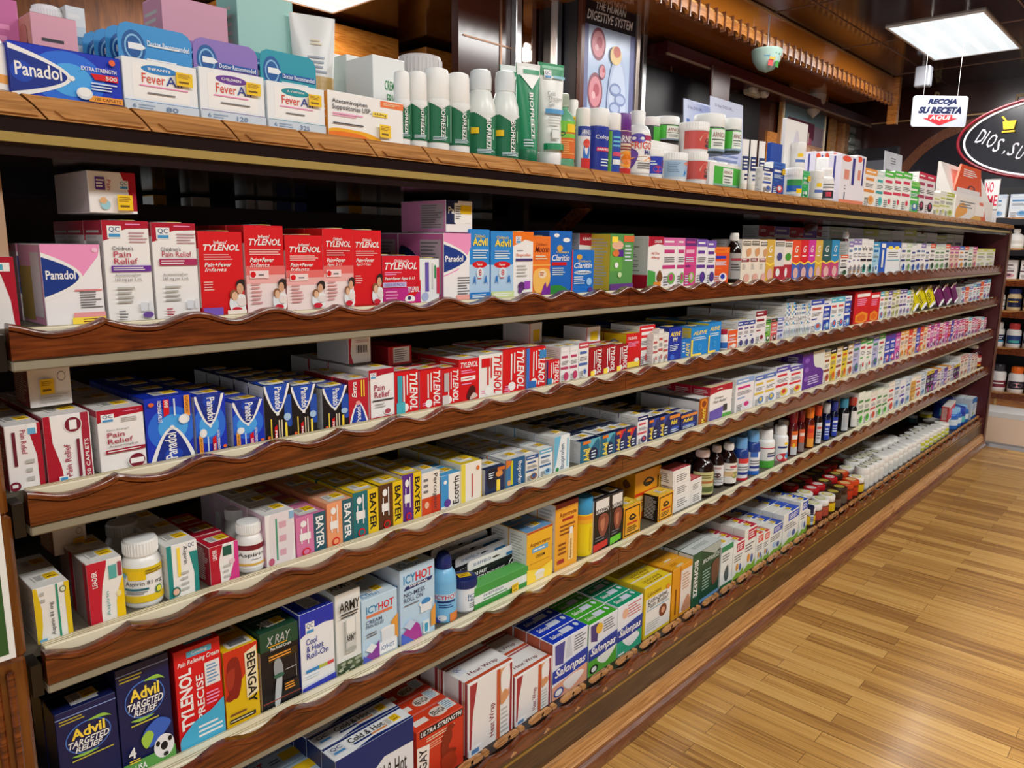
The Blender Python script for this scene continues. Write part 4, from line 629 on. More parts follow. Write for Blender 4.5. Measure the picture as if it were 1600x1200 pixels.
C('asp4', 'aspirin_carton', 'red and pink child aspirin carton', '#f0eeea', [A('#b81430', -.1, 1.1, .45, 1.1, .32, .6, .34, .2, .3, -.1, -.1, -.1), P('#d83a8c', .6, 0, 1, 0, 1, 1, .86, 1, .84, .5), T('LEADER', .1, .66, .24, .92, 'w', rot=1), R(.46, .7, .76, .94, '#1d5a4a'), E(.76, .52, .1, .07, '#e8c8d0'), L(.44, .1, .7, .5, 3, 'S')], d=.055, side='#8a1224', top='#c01a34')
C('asp5', 'aspirin_carton', 'white and pale pink small aspirin carton', '#f0eeec', [A('#e6dfe2', .2, 1.1, .8, 1, .95, .5, .8, 0, .2, -.1), R(.34, .1, .4, .9, '#4a9a7a'), E(.16, .1, .1, .07, '#c05a7a'), L(.46, .1, .7, .9, 3, '#d8a8b8'), R(.82, .84, .98, .98, '#8ab8d8')], d=.055, side='#d8b4c4', so=FACTS, top='#eceae8')
def bay(key, c1, c2, look, big='BAYER', tc='w', lc=None, sd=None, tp=None):
    C(key, 'aspirin_carton', look, c1, [R(.58, 0, 1, 1, c2), T(big, .66, .1, .92, .9, tc, rot=-1, bold=1.4), E(.24, .82, .1, .08, 'w'), L(.1, .3, .5, .7, 1, 'w'), R(.14, .34, .18, .72, 'w'), R(.36, .3, .4, .94, 'w'), E(.3, .12, .14, .09, 'r'), E(.3, .12, .1, .06, lc or c1)], d=.055, side=sd or c1, so=[], top=tp or c1, to=[R(.2, .12, .85, .5, '#d8d8d6')])
bay('bay1', '#d87aa8', '#2a5a6a', 'pink and slate child aspirin carton'); bay('bay2', '#f0a070', '#24606e', 'peach and slate child aspirin carton', tp='#f2b08a'); bay('bay3', '#1f7078', '#ecc81c', 'teal and yellow low dose aspirin carton', tc='k', sd='#d8b81c', tp='#ecc81c'); bay('bay4', '#5a3420', '#ecc81c', 'brown and yellow aspirin carton', tc='k', sd='#d8b81c', tp='#ecc81c')
bay('bay5', '#5a2a8a', '#ecc81c', 'tall purple and yellow back pain carton', tc='k', sd='#cfc8b8', tp='#ecc81c')
C('perc', 'aspirin_carton', 'white and orange pain coating carton', '#efe8de', [R(0, 0, 1, .42, '#d84a20'), R(.5, 0, 1, .42, '#c8381c'), T('Percogesic', .58, .1, .86, .94, 'q', rot=-1, bold=.3), L(.1, .5, .4, .9, 3, 'x'), E(.25, .25, .12, .08, '#f0c0a0')], d=.055, side='#dcd8d0', top='#cfe0e8'); C('ecot', 'aspirin_carton', 'white and blue coated aspirin carton', '#f1efea', [R(0, .1, .36, 1, '#3a98d8'), E(.2, .8, .08, .06, 'w'), T('Ecotrin', .58, .08, .88, .9, 'k', rot=1, bold=.9), E(.3, .18, .16, .12, '#5a3a9a'), R(.94, 0, 1, 1, '#e0d4b0')], d=.055, side='#2f86c4', top='#48a8e0'); C('qcyw', 'aspirin_carton', 'white carton with yellow frame and red print', '#f0ece2', [A('y', -.1, 1.1, .9, 1.08, .98, .5, .95, 0, 1.1, -.1, 1.2, 1.2), R(0, 0, .2, 1, '#e8d84a'), R(.5, .1, .56, .7, '#c05a5a'), E(.8, .82, .08, .06, '#d87a3a')], d=.065, side='#e4e0cc', so=[R(0, 0, .06, 1, 'y')]+FACTS, top='#e8cc2a', to=[R(.2, .2, .8, .7, 'w')])
C('hap', 'tablet_carton', 'navy and orange nighttime carton', '#1c2c54', [A('#0f1830', .1, .9, .7, .95, .6, .4, .2, .2), R(.56,.06,.74,.5,'Y'), E(.7, .72, .18, .12, '#e0924a'), R(.6, .84, .98, .97, '#d8702a'), L(.15, .6, .45, .85, 3, 'z')], d=.06, side='#d4d4d2', so=FACTS, top='#e0dfdc', to=[R(0, 0, 1, .2, '#1c2c54'), R(.2, .3, .8, .8, 'w')]); C('ibu1', 'tablet_carton', 'blue and lime ibuprofen caplet carton', '#145a8c', [R(0, 0, .26, 1, '#3a7aa8'), R(.24, .1, .36, .95, '#c8cc2a'), P('#d87a2a', .0, .7, .25, .8, .3, .95, 0, 1), T('Ibuprofen', .56, .08, .84, .86, 'w', rot=-1, bold=.6), E(.15, .2, .1, .1, '#e0a070')], d=.055, side='#d8dad8', so=FACTS, top='#e8e8e4'); s('ibs1', 'tablet_carton', 'slim white and cream ibuprofen carton with person print', '#ece8dc', '#2a5a9a', '#2a5a9a', pic='#8a5a4a', d=.06); s('ibs2', 'tablet_carton', 'slim white ibuprofen carton with sky band', '#e8eef0', '#6ab0d0', '#3a6a9a', pic='#9ac8e0', d=.06)
C('ibu2', 'tablet_carton', 'tall white and aqua ibuprofen carton printed upwards', '#e9f1f4', [A('#6ab8dc', -.1, 1, .4, 1.1, .25, .6, .1, .2, -.1, .1), T('Ibuprofen', .38, .06, .7, .76, '#2a4a7a', rot=1, bold=.3), R(.8, .1, .9, .9, '#8ac8e4'), E(.2, .08, .1, .06, 'g')], d=.06, side='#dfe1e0', so=FACTS, top='#ecedea')
def advn(key, c, c2, look, word='Advil'):
    C(key, 'tablet_carton', look, c, [A(c2, .5, .6, .9, .95, 1.1, .5, 1.1, 1.1, .4, 1.1), T(word, .14, .06, .52, .62, 'Y', rot=1, bold=1.6), E(.66, .3, .24, .3, 'N'), L(.55, .1, .85, .5, 3, 'z'), R(.1, .84, .5, .97, '#e07a2a')], d=.065, side='#ccd0d2', so=FACTS, top='#f0f0ee', to=[R(0, 0, 1, .25, 'N'), R(.3, .8, 1, 1, 'N')])
advn('ad1', '#1c6a8a', '#5ab4c8', 'teal and navy gel capsule carton'); advn('ad2', '#18286a', '#2f4aa0', 'deep navy tablet carton with yellow name'); advn('ad3', '#1a2a70', '#d82a34', 'navy tablet carton with red flash and orange foot'); s('adw', 'tablet_carton', 'slim white and navy tablet carton', '#f0eef0', '#1a2a6c', '#c84a5a', pic='#1a2a6c', d=.06)
C('ad4', 'tablet_carton', 'low navy night tablet carton with yellow name', '#16266c', [R(.0, .82, 1, 1, '#e08a3a'), T('Advil', .12, .5, .7, .76, 'Y', bold=1.5), E(.5, .3, .4, .1, '#3a5ab8'), L(.1, .1, .9, .3, 2, 'z')], d=.05, side='#101c50', top='#e4e4e4', to=[R(0, 0, 1, .3, '#16266c')]); C('motb', 'tablet_carton', 'brown and orange ibuprofen carton', '#a85a1c', [T('Motrin', .3, .06, .75, .62, 'Y', rot=1), E(.5, .78, .4, .2, '#e08a2a'), E(.5, .78, .25, .12, '#8a3a14')], d=.1, side='#ece8e6', so=[R(0, .9, 1, 1, 'q')], top='#f0eeec', st=0)
C('uri', 'stomach_remedy_carton', 'white urinary pain carton with red crown and violet foot', '#f2f0ee', [P('R', 0, 1, 1, 1, 1, .8, .5, .84, 0, .78), L(.3, .88, .6, .93, 1, 'w'), T('Urinary', .2, .6, .6, .68, 'q', it=1, bold=.3), T('Pain Relief', .15, .5, .75, .58, 'q', it=1, bold=.3), P('#6a58b4', 0, 0, .55, 0, .6, .36, 0, .3), P('#5aaa4a', .55, 0, 1, 0, 1, .12, .6, .14), R(.6, .2, .78, .4, '#3a3a3a')], d=.06, side='#e6e0de', so=[R(0, .75, 1, 1, 'R')]+FACTS, top='#e8d8a8', to=[R(.3, .3, 1, 1, '#d8a8c8')], st=0)
s('grw', 'stomach_remedy_carton', 'white fiber carton with green tab', '#e6eee6', '#d8e8d8', '#6ab04a', pic='#cfe0cf', d=.06, st=0); s('pkw', 'stomach_remedy_carton', 'white test kit carton with pink ribbon', '#f0eef2', '#8aa8d8', '#d02a80', pic='#e4e4ee', d=.05, st=0); s('azo1', 'stomach_remedy_carton', 'white bladder carton with blue corner and sun', '#f0f0f4', '#5a78c0', '#e0c040', pic='#5a8ac8', d=.05, st=0); s('azo2', 'stomach_remedy_carton', 'white bladder carton with purple corner and red ribbon', '#f1f0f4', '#5a50b0', '#d82a3a', pic='#e0c84a', d=.05, st=0); C('purp', 'stomach_remedy_carton', 'wide purple probiotic carton with pale curve', '#5e2c96', [A('#dfe4dc', .5, 1.1, .55, .62, .85, .5, 1.1, .4, 1.1, 1.1), L(.3, .1, .8, .36, 4, 'V'), E(.2, .8, .1, .07, '#8a5ac0'), E(.2, .55, .1, .07, '#8a5ac0'), E(.2, .3, .1, .07, '#8a5ac0')], d=.06, side='#4a1f7c', top='#d8d8d0', st=0)
s('crm', 'stomach_remedy_carton', 'cream antacid carton with brown fruit', '#ece6d4', '#c8b48a', '#8a3a2a', pic='#c85a3a', d=.06, st=0); s('ylg', 'stomach_remedy_carton', 'yellow antacid carton with black lines', '#e4cc3a', '#2a2a2a', '#d85a2a', pic='#e88a2a', d=.05, st=0); s('lav', 'stomach_remedy_carton', 'lavender gas relief carton', '#b8bce0', '#5a62b0', '#3a8a5a', pic='#4a4a9a', d=.05, st=0); s('wgn', 'stomach_remedy_carton', 'white laxative carton with leaf green top', '#eef0ea', '#4aa84a', '#c03a4a', pic='#e0e8dc', d=.05, st=0); s('blp', 'stomach_remedy_carton', 'blue violet laxative carton with red foot', '#3a4ab8', '#6a3a9a', '#e8e0f0', pic='#d83a5a', dark=1, d=.05, st=0); s('orx', 'stomach_remedy_carton', 'peach and orange antacid carton', '#ecd8c0', '#e8a83a', '#e06a2a', pic='#f0b44a', d=.05, st=0); s('rdx', 'stomach_remedy_carton', 'orange red antacid carton', '#e0502a', '#c8341c', '#f0e0c8', pic='#f2c83a', dark=1, d=.05, st=0); s('mgx', 'stomach_remedy_carton', 'magenta and lilac stomach carton', '#d86ab0', '#8a2a8a', '#f4e4f0', pic='#4a2a8a', dark=1, d=.05, st=0); s('pnk', 'stomach_remedy_carton', 'pale pink stomach tablet carton', '#eed0dc', '#d04a8a', '#c83a7a', pic='#5a3a8a', d=.05, st=0); s('rdd', 'stomach_remedy_carton', 'deep red heartburn carton', '#c81e38', '#e8e4e4', '#f0d8d8', pic='#3a5ab0', dark=1, d=.05, st=0)
# row 4
C('adv_t', 'cream_carton', 'tall navy cream carton with glowing blue ring', '#141c50', [R(0, .93, 1, .94, '#8aa0d8'), L(.06, .86, .5, .92, 2, '#b8a83a'), E(.5, .66, .38, .17, '#4a7ad0'), E(.5, .66, .36, .158, '#141c50'), A('#9ac84a', .5, .82, .75, .84, .9, .78, .8, .8), A('#9ac84a', .2, .5, .4, .47, .65, .49, .4, .5), T('Advil', .22, .67, .78, .78, 'Y', bold=1.7), T('TARGETED', .16, .59, .84, .66, 'w', it=1, bold=1.4), T('RELIEF', .26, .53, .72, .585, 'w', it=1, bold=1.4), L(.2, .44, .9, .47, 1, '#c8c04a')], d=.05, side='#0c1238', so=[], top='#141c50', to=[R(.3, .15, .75, .75, '#d8dade')])
C('adv_u', 'cream_carton', 'tall navy cream carton with football and green foot', '#141c50', D['adv_t']['front']+[A('#3a66c8', .4, .34, .7, .44, .95, .36, .7, .24, .5, .2), A('#a8d04a', .36, .3, .5, .36, .6, .3, .45, .2), R(0, 0, 1, .13, '#5aa04a'), E(.78, .16, .2, .11, '#f0f0f0'), E(.78, .16, .07, .04, 'k'), E(.66, .2, .04, .025, 'k'), E(.9, .21, .04, .025, 'k'), E(.8, .08, .05, .02, 'k'), T('4', .1, .17, .24, .27, 'w'), L(.1, .12, .35, .16, 2, 'Y'), T('USA', .2, .04, .42, .1, 'w')], d=.05, side='#0c1238', so=[], top='#141c50', to=[R(.5, .05, .95, .6, '#d8dade')])
C('tyl_p', 'cream_carton', 'tall red cream carton with white name and sky blue foot', '#d8141c', [R(.26, .9, .8, .96, '#5ab8dc'), T('Cooling', .36, .91, .7, .95, 'w'), T('Pain Relieving Cream', .06, .82, .96, .88, 'w', it=1, bold=.8), T('TYLENOL', .06, .2, .34, .8, 'w', rot=1, bold=1.8), T('PRECISE', .42, .24, .58, .7, 'w', rot=1), R(.62, .55, .95, .79, '#ece8e6'), L(.66, .57, .92, .77, 6, '#6a9ac8'), A('#48b4dc', -.1, .06, .3, .24, .7, .3, 1.1, .36, 1.1, -.1, -.1, -.1), L(.4, .06, .95, .2, 3, 'w'), L(.62, .36, .95, .5, 4, 'p')], d=.05, side='#a80e16', so=[], top='#d8141c', to=[R(.3, .2, .9, .5, '#5ab8dc')], st=0)
C('beng', 'cream_carton', 'yellow and red muscle cream carton with black name', '#e6bc10', [P('#cf3418', 0, 1, 1, 1, 1, .88, .55, .6, 0, .36), A('#8a2018', .1, .84, .4, .88, .5, .6, .35, .36, .1, .46), A('#a83424', .05, .7, .3, .76, .25, .55, .1, .5), E(.14, .4, .12, .05, '#8a2018'), P('#f2e4c0', .6, .9, .96, .96, .96, .34, .62, .3), T('BENGAY', .66, .22, .92, .88, 'k', rot=-1, bold=1.2), R(.08, .06, .85, .11, 'k'), L(.1, .07, .8, .1, 1, 'e'), L(.1, .14, .6, .2, 1, 'h')], d=.05, side='#c89a0c', top='#e8c010', to=[R(.2, .1, .9, .6, '#e4e0d4'), R(.3, .2, .8, .5, 'x')], st=0)
C('xray', 'cream_carton', 'dark green and black joint cream carton with knee picture', '#18161c', [R(0, .76, 1, 1, '#1f4a34'), T('X RAY', .16, .82, .8, .93, 'w', it=1, bold=1.2), R(.2, .795, .7, .81, '#e0a020'), T('Pain Relief Cream', .26, .745, .8, .785, 'w', bold=.4), R(.18, .6, .95, .7, '#3a2c14'), L(.2, .62, .9, .69, 2, 'O'), A('#9aa0a4', .34, .6, .5, .6, .56, .42, .4, .36, .32, .44), A('#c0c6ca', .38, .38, .52, .38, .44, .04, .3, .04), E(.44, .4, .14, .03, '#3a6a54'), R(.6, .44, .9, .445, 'w'), R(.9, .3, .905, .6, 'w'), R(.55, .16, .95, .28, '#2a2014'), L(.58, .17, .92, .27, 3, 'O'), R(0, .1, 1, .11, '#a03a2a')], d=.05, side='#c8b89a', so=[R(0, .76, 1, 1, '#1f4a34'), L(.1, .05, .9, .7, 12, 'h')], top='#1f4a34', to=[T('X RAY', .15, .35, .85, .7, 'w', it=1)], st=1)
C('cool', 'cream_carton', 'white roll-on carton with deep blue cap band', '#eef0f2', [P('#2434b0', 0, 1, 1, 1, 1, .78, .72, .8, .35, .78, 0, .7)]+QC(.16, .72, .26, .15)+[T('Cool', .16, .59, .48, .67, '#2a3a9a', bold=.5), T('& Heat', .16, .5, .66, .58, '#2a3a9a', bold=.5), T('Roll-On', .16, .41, .8, .49, '#2a3a9a', bold=.5), R(.12, .24, .5, .28, '#3a8ac8'), R(.5, .24, .75, .28, '#b8c04a'), R(.75, .24, .95, .28, '#d84a4a'), L(.12, .16, .6, .22, 2, 'z'), P('#2434b0', 0, 0, 1, 0, 1, .1, 0, .07)], d=.06, side='#2a3ab4', so=[], top='#2434b0', to=[R(.3, .2, .75, .8, '#e4e4e4'), L(.34, .24, .7, .76, 6, 'x')], st=0)
C('army', 'cream_carton', 'white and camouflage balm carton with army lettering', '#e9ebe6', [R(0, 0, 1, .16, '#5a6a4a')]+[E(random.Random(i).random(), .02+.12*random.Random(i+50).random(), .1, .02, '#2f4430' if i % 2 else '#a8b098') for i in range(18)]+[T('ARMY', .1, .78, .92, .9, 'k', bold=.8), L(.15, .7, .9, .77, 2, 'q'), R(.32, .26, .74, .68, '#d0d3ce'), R(.36, .5, .7, .68, '#eef0ec'), T('ARMY', .34, .4, .72, .48, 'q', bold=.5), E(.53, .3, .2, .03, '#b0b4ae')], d=.055, side='#d4d8d0', top='#dfe2da', to=[T('ARMY', .1, .3, .9, .7, 'q')], st=0)
icy = [T('ICY', .12, .76, .46, .88, '#2a86b8', bold=1.2), T('HOT', .46, .76, .9, .88, '#d82a34', bold=1.2)]
C('icy1', 'cream_carton', 'pale blue pain cream carton with jar print', '#c2dff2', icy+[R(.12, .7, .85, .745, '#e0805a'), T('CREAM', .1, .6, .55, .66, '#3a4a6a', bold=.4), T('PAIN RELIEF', .1, .54, .6, .59, '#3a4a6a', bold=.2), P('#e8a040', .8, .5, 1, .6, 1, .2, .86, .2), E(.7, .42, .2, .04, 'w'), R(.52, .2, .9, .42, '#e6ecf0'), R(.42, .04, .95, .24, '#f0f4f6'), T('ICYHOT', .5, .1, .88, .17, '#5a7ab0', bold=.5), P('#8a3a9c', 0, 0, .45, 0, .45, .3, .3, .2, 0, .08), P('#4a5ac0', 0, 0, .3, 0, 0, .14), P('#f0f4f6', .05, .22, .22, .3, .38, .22, .22, .14), L(.1, .4, .4, .48, 2, 'x')], d=.055, side='#b8d4e8', top='#d4e6f0', to=[T('ICYHOT', .1, .1, .6, .4, '#4a8ac0')])
C('icy2', 'cream_carton', 'tall pale blue roll-on carton with purple foot', '#bddcf2', [T('ICY', .1, .8, .44, .92, '#2a86b8', bold=1.2), T('HOT', .44, .8, .92, .92, '#d82a34', bold=1.2), P('n', .1, .72, .88, .74, .94, .79, .16, .77), T('ORIGINAL', .25, .745, .8, .775, 'w'), T('NO-MESS', .1, .63, .7, .69, '#3a4a6a', bold=.3), T('ROLL ON', .1, .56, .64, .62, '#3a4a6a', bold=.3), L(.1, .5, .6, .54, 1, 'x'), E(.72, .46, .2, .06, '#e8eef2'), E(.72, .48, .14, .04, '#3a8ac8'), R(.56, .34, .88, .45, '#e8eef2'), P('#e8a040', .86, .3, 1, .4, 1, .1, .86, .1), P('#b03a9a', 0, 0, .6, 0, .52, .2, .34, .3, 0, .14), P('#4a6ad0', 0, 0, .4, 0, 0, .18), P('#c8d8ee', .06, .26, .24, .33, .42, .26, .24, .18), R(.62, .04, .8, .22, '#e8f0f4'), R(.66, .06, .76, .18, '#3aa0c8')], d=.06, side='#d2dde8', so=[T('ICYHOT', .2, .7, .9, .8, '#5a8ac0')], top='#e2eaf0', to=[T('ICYHOT', .1, .1, .7, .45, '#3a8ac0')])
C('grnb', 'cream_carton', 'low green carton with white label strip', '#48a048', [R(0, .26, 1, .62, '#e9eeea'), T('SHEFFIELD', .16, .46, .52, .56, '#3a5a8a', bold=.3), L(.16, .3, .7, .4, 1, 'g'), R(0, 0, 1, .26, '#3a943f')], d=.035, side='#3a8a3c', top='#56b050', st=3)
C('aspc', 'cream_carton', 'yellow and blue pain cream carton', '#f0b828', [R(.0, .96, 1, 1, '#b84a2a'), T('Aspercreme', .12, .68, .9, .78, '#7a2a20', bold=.5), R(.2, .58, .82, .67, '#6ab0e0'), L(.24, .6, .78, .65, 1, 'w'), T('CREAM', .34, .46, .7, .52, '#5a3a1a', bold=.3), R(.1, .38, .9, .385, '#a86a1a'), P('Y', 0, 0, 1, 0, 1, .3, .5, .22, 0, .3), E(.5, .16, .2, .06, 'w'), R(.34, .04, .66, .16, '#ece4cc')], d=.055, side='#eceae6', so=FACTS, top='#6a9ccc')
C('aspr', 'cream_carton', 'tall amber roll-on carton with maroon cap band', '#f2ac30', [R(0, .93, 1, 1, '#8a1a28'), T('Aspercreme', .18, .77, .92, .86, '#8a2a20', bold=.5), R(.3, .72, .8, .76, '#a82a2a'), L(.2, .5, .9, .68, 3, '#8a4a1a'), R(.58, .1, .8, .5, '#f6d890'), R(.62, .5, .76, .6, 'w'), T('Aspercreme', .64, .12, .74, .42, '#8a2a20', rot=1), R(.1, .1, .4, .16, '#a82a2a'), L(.14, .22, .5, .42, 3, '#8a4a1a')], d=.055, side='#e8e8e6', so=FACTS, top='#901c2c', to=[L(.2, .2, .8, .7, 2, '#e8b0b0')], st=0)
def drg(key, foot, look):
    C(key, 'cream_carton', look, '#191518', [R(.1, .8, .9, .97, '#e8e6e2'), T('DRAGON', .12, .72, .92, .8, 'w', it=1, bold=.6), A('#8a4a3a', .3, .66, .75, .68, .9, .5, .6, .25, .3, .4), A('#c07a5a', .4, .56, .65, .6, .6, .38, .45, .4), P(foot, 0, .02, .85, .06, .85, .18, 0, .16), L(.1, .2, .7, .3, 2, 'x')], d=.055, side='#d4d6d6', so=FACTS, top='#201a1c', to=[R(.2, .2, .8, .8, 'w'), R(.4, .3, .75, .7, 'y')], st=0)
drg('drg1', '#cf2a1c', 'black heat rub carton with red foot'); drg('drg2', '#6ac82c', 'black heat rub carton with lime foot')
tig = lambda b: [R(.06, .06, .94, .94, 'k'), R(.1, .1, .9, .9, b), A('k', .3, .62, .5, .72, .72, .6, .6, .52, .4, .52), A(b, .4, .6, .5, .66, .62, .6), R(.2, .4, .8, .46, '#c83a1c'), L(.2, .16, .8, .34, 3, 'k')]
C('tig1', 'cream_carton', 'small amber balm carton with black frame', '#e8a418', tig('#eda81c'), d=.05, side='#201a14', top='#e8c040'); C('tig2', 'cream_carton', 'tall amber balm carton with pale foot', '#eda41a', [A('k', .3, .76, .5, .84, .74, .74, .6, .66, .4, .66), A('#eda41a', .4, .75, .52, .8, .64, .74), R(0, .5, 1, .56, '#d83a1c'), R(.06, .06, .94, .48, '#f0dc8a'), P('#e87a1c', .06, .06, .94, .06, .94, .2, .06, .12), L(.15, .25, .85, .42, 3, '#a86a1a')], d=.06, side='#e09c18', so=[A('h', .3, .76, .5, .84, .74, .74, .6, .66, .4, .66)], top='#f0ac20', to=[R(.3, .3, .7, .7, '#d8d8d4')], st=0); C('tig3', 'cream_carton', 'amber and black balm carton behind the tall one', '#dca01c', tig('#d8b02a'), d=.05, side='#2a2014', top='#d8cc9a', st=0)
C('wht3', 'cream_carton', 'small white carton with red lid edge', '#f0eeea', [R(.06, .06, .94, .86, '#e8e6e2'), R(.1, .1, .9, .8, '#f2f0ec'), L(.2, .2, .8, .7, 4, 'x')], d=.05, side='#eceae6', so=[L(.2, .2, .8, .8, 5, 'x')], top='#b8303a', to=[R(.1, .1, .9, .9, '#d86a6a')], st=0)
s('grp', 'cold_remedy_carton', 'white and leaf green herbal syrup carton', '#e4e8dc', '#e8ece0', '#3a8a3a', pic='#5ac83a', d=.06, top='#d8dcc0', st=0); s('nut', 'cold_remedy_carton', 'white cough carton with red fruit', '#eeeae4', '#e0d8c8', '#c83a3a', pic='#d85a3a', d=.06, top='#e6e0d0', st=0); s('mdb', 'cold_remedy_carton', 'tall white carton with violet blue panel', '#ecedf2', '#e4e4ea', '#5a4ab0', pic='#2a4a9a', d=.06, st=0); s('ltb', 'cold_remedy_carton', 'pale steel blue effervescent carton', '#d4dee8', '#b0c4d8', '#3a6aa8', pic='#8ab0d0', d=.06, st=0); s('och', 'cold_remedy_carton', 'ochre honey cough carton', '#d8a84a', '#efe8d8', '#c88a2a', pic='#f0d08a', d=.06, st=0); s('blk', 'cold_remedy_carton', 'black and violet syrup carton', '#2a2430', '#e0c83a', '#7a3a9a', pic='#c04a8a', dark=1, d=.06, st=0); s('vio', 'cold_remedy_carton', 'violet syrup carton with peach fruit', '#7a58b0', '#4a2a8a', '#e8d8f0', pic='#e8a06a', dark=1, d=.06, st=0); s('pch', 'cold_remedy_carton', 'white syrup carton with orange top', '#ece6e0', '#e89a3a', '#5a4a9a', pic='#e8b08a', d=.06, top='#e8a040', st=0); s('gry', 'cold_remedy_carton', 'pale grey lilac syrup carton', '#d8d6de', '#a89ab8', '#8a7aa8', pic='#c8c0d4', d=.06, st=0); s('bei', 'cold_remedy_carton', 'beige rosy cough carton with barcode top', '#e6dccc', '#c88a8a', '#b04a5a', pic='#d8b8a0', d=.06, top='#ddcfc0', st=0)
# row 5
C('icyb', 'cream_carton', 'flat pale blue rub carton lying at the front', '#b8d8f0', [T('ICYHOT', .05, .3, .4, .8, '#c83048')], d=.05, side='#a8c8e4', top='#c2def2', to=[R(0, .9, 1, .94, '#8ab0d0'), T('ICYHOT', .1, .2, .5, .75, '#c02c48', it=1), L(.55, .3, .68, .6, 2, '#3a4a6a'), R(.7, .25, .95, .75, '#f2c818')], st=0)
C('cold', 'cream_carton', 'long white and navy cold and hot carton', '#e8ebee', [P('n', 0, 1, 1, 1, 1, .7, .6, .72, .3, .5, 0, .5), T('Cold & Hot', .4, .4, .9, .62, 'k', bold=.4), R(.5, .2, .96, .3, '#d84a4a')], d=.045, side='#16265c', so=[], top='#eceff1', to=[P('n', 0, 0, .24, 0, .5, .2, 1, .1, 1, 0), R(0, .86, 1, 1, 'n'), R(.03, .25, .2, .8, '#d8dce0'), T('QC', .05, .5, .18, .76, '#2a3a6a', bold=.5), R(.05, .3, .18, .44, '#4a8ac0'), T('Cold & Hot', .26, .42, .7, .76, 'k', bold=.3), R(.28, .26, .5, .36, 'n'), R(.5, .26, .7, .36, '#d8884a')], st=4)
C('beng2', 'cream_carton', 'red ultra strength rub carton with runner print', '#cf3a20', [R(.06, .86, .98, .98, 'k'), T('ULTRA STRENGTH', .08, .88, .96, .96, 'w', it=1, bold=1.2), L(.2, .74, .9, .82, 2, 'e'), L(.2, .6, .6, .72, 3, '#f0b090'), P('#f4ece4', 0, 0, .22, 0, .26, .7, 0, .74), T('BENGAY', .04, .0, .2, .68, 'k', rot=1, bold=1.2), A('#8a2a14', .55, .7, .7, .78, .74, .6, .66, .44, .84, .34, .6, .2, .5, .4), E(.7, .78, .09, .05, '#8a2a14'), A('#a8381c', .5, .3, .75, .34, .84, .1, .6, .02)], d=.05, side='#b82e18', so=[], top='#d8401f', to=[R(.08, .3, .36, .62, '#ece4da'), E(.62, .5, .18, .3, '#e8dcd0'), T('BENGAY', .48, .35, .8, .65, 'k', bold=.8), R(.74, .3, .96, .92, '#e4e4e2'), L(.76, .34, .94, .88, 5, '#6aa8c8')], st=0)
C('wrap', 'wrap_carton', 'large white heat wrap carton with brick red bands', '#efeeec', [P('#a8343a', .06, 0, .1, .55, .2, .97, .04, .97, .03, .0), R(.62, .0, .7, .98, '#c85a34'), R(.92, 0, .97, .98, '#9c2a34'), T('Heat Wrap', .46, .1, .6, .56, '#8a2a30', rot=1, bold=.3), R(.7, .56, .9, .97, '#e2a878'), A('#f2f2f2', .72, .9, .9, .96, .9, .66, .74, .62), A('#d89a6a', .7, .56, .8, .66, .9, .56, .74, .46), L(.72, .05, .88, .42, 6, 'S'), R(.0, .0, .3, .1, '#eef0f2'), R(.06, .02, .22, .08, '#5a8ac0')], d=.075, side='#ecebe9', so=[R(.62, 0, .74, 1, '#a8343a'), R(.8, .0, .84, 1, '#d8885a'), R(.88, 0, .97, 1, '#a8343a'), T('Heat Wrap', .2, .06, .5, .5, '#8a2a30', rot=1, bold=.3)], top='#f2f1ef', to=[R(0, .04, 1, .16, '#c8502f'), T('Heat Wrap', .2, .26, .82, .46, '#7a2a30', bold=.3), R(.06, .5, .24, .86, '#e0e6ee'), T('QC', .08, .66, .2, .84, '#4a6a9a', bold=.3), R(0, .92, 1, 1, '#a8343a')], st=0)
def sal(key, base, sw, look, tp, extra, sdc):
    C(key, 'patch_carton', look, base, extra+[P(sw, 0, .3, .4, .3, 1, .34, 1, .62, .5, .58, 0, .52), T('Salonpas', .06, .34, .94, .53, 'w', it=1, bold=1.3)], d=.042, side=sdc, so=[E(.5, .5, .2, .12, '#e8b8a0')], top=tp, to=[T('Salonpas', .12, .25, .5, .7, 'w', it=1), R(.42, .35, .72, .8, '#d8e0f0'), E(.86, .6, .05, .2, 'z')], st=0)
sal('sal1', '#e6ebf4', '#1c3aa8', 'white and blue pain patch carton with blue lid', '#1c3cc0', [P('#4a4a9a', .08, .6, .3, .56, .34, .95, .06, .95), P('#c8d0dc', .36, .62, .56, .62, .5, .98, .4, .98), L(.6, .66, .95, .95, 6, 'x'), A('#e8a888', -.1, .2, .5, .28, 1.1, .3, 1.1, -.1, -.1, -.1), E(.18, .1, .14, .08, '#2a4aa8'), E(.18, .1, .1, .055, 'w'), A('#f2ece8', .3, .22, .7, .28, .9, .2, .5, .04)], '#b8583c'); sal('sal2', '#e4e8f0', '#1c3a9c', 'green and blue gel patch carton with green lid', '#46b02a', [P('#4a3a7a', .08, .66, .3, .6, .34, .96, .06, .96), E(.36, .84, .12, .1, '#e8b83a'), L(.5, .7, .95, .95, 5, 'x'), R(0, 0, 1, .3, '#5aa83a'), A('#e8ece4', .3, .26, .7, .36, .96, .3, .6, .1), E(.2, .1, .14, .08, 'k'), E(.2, .1, .09, .05, 'w')], '#3a8a2a'); sal('sal3', '#e8ecf2', '#1c3a9c', 'white patch carton with emerald lid and lines', '#189a70', [L(.4, .68, .95, .95, 5, '#c86a6a'), E(.3, .8, .12, .1, '#e8b89a'), R(0, 0, 1, .34, '#36a884'), A('#eef0f0', .2, .32, .7, .34, .9, .2, .5, .1), R(.05, .02, .3, .05, 'w')], '#dde8e4')
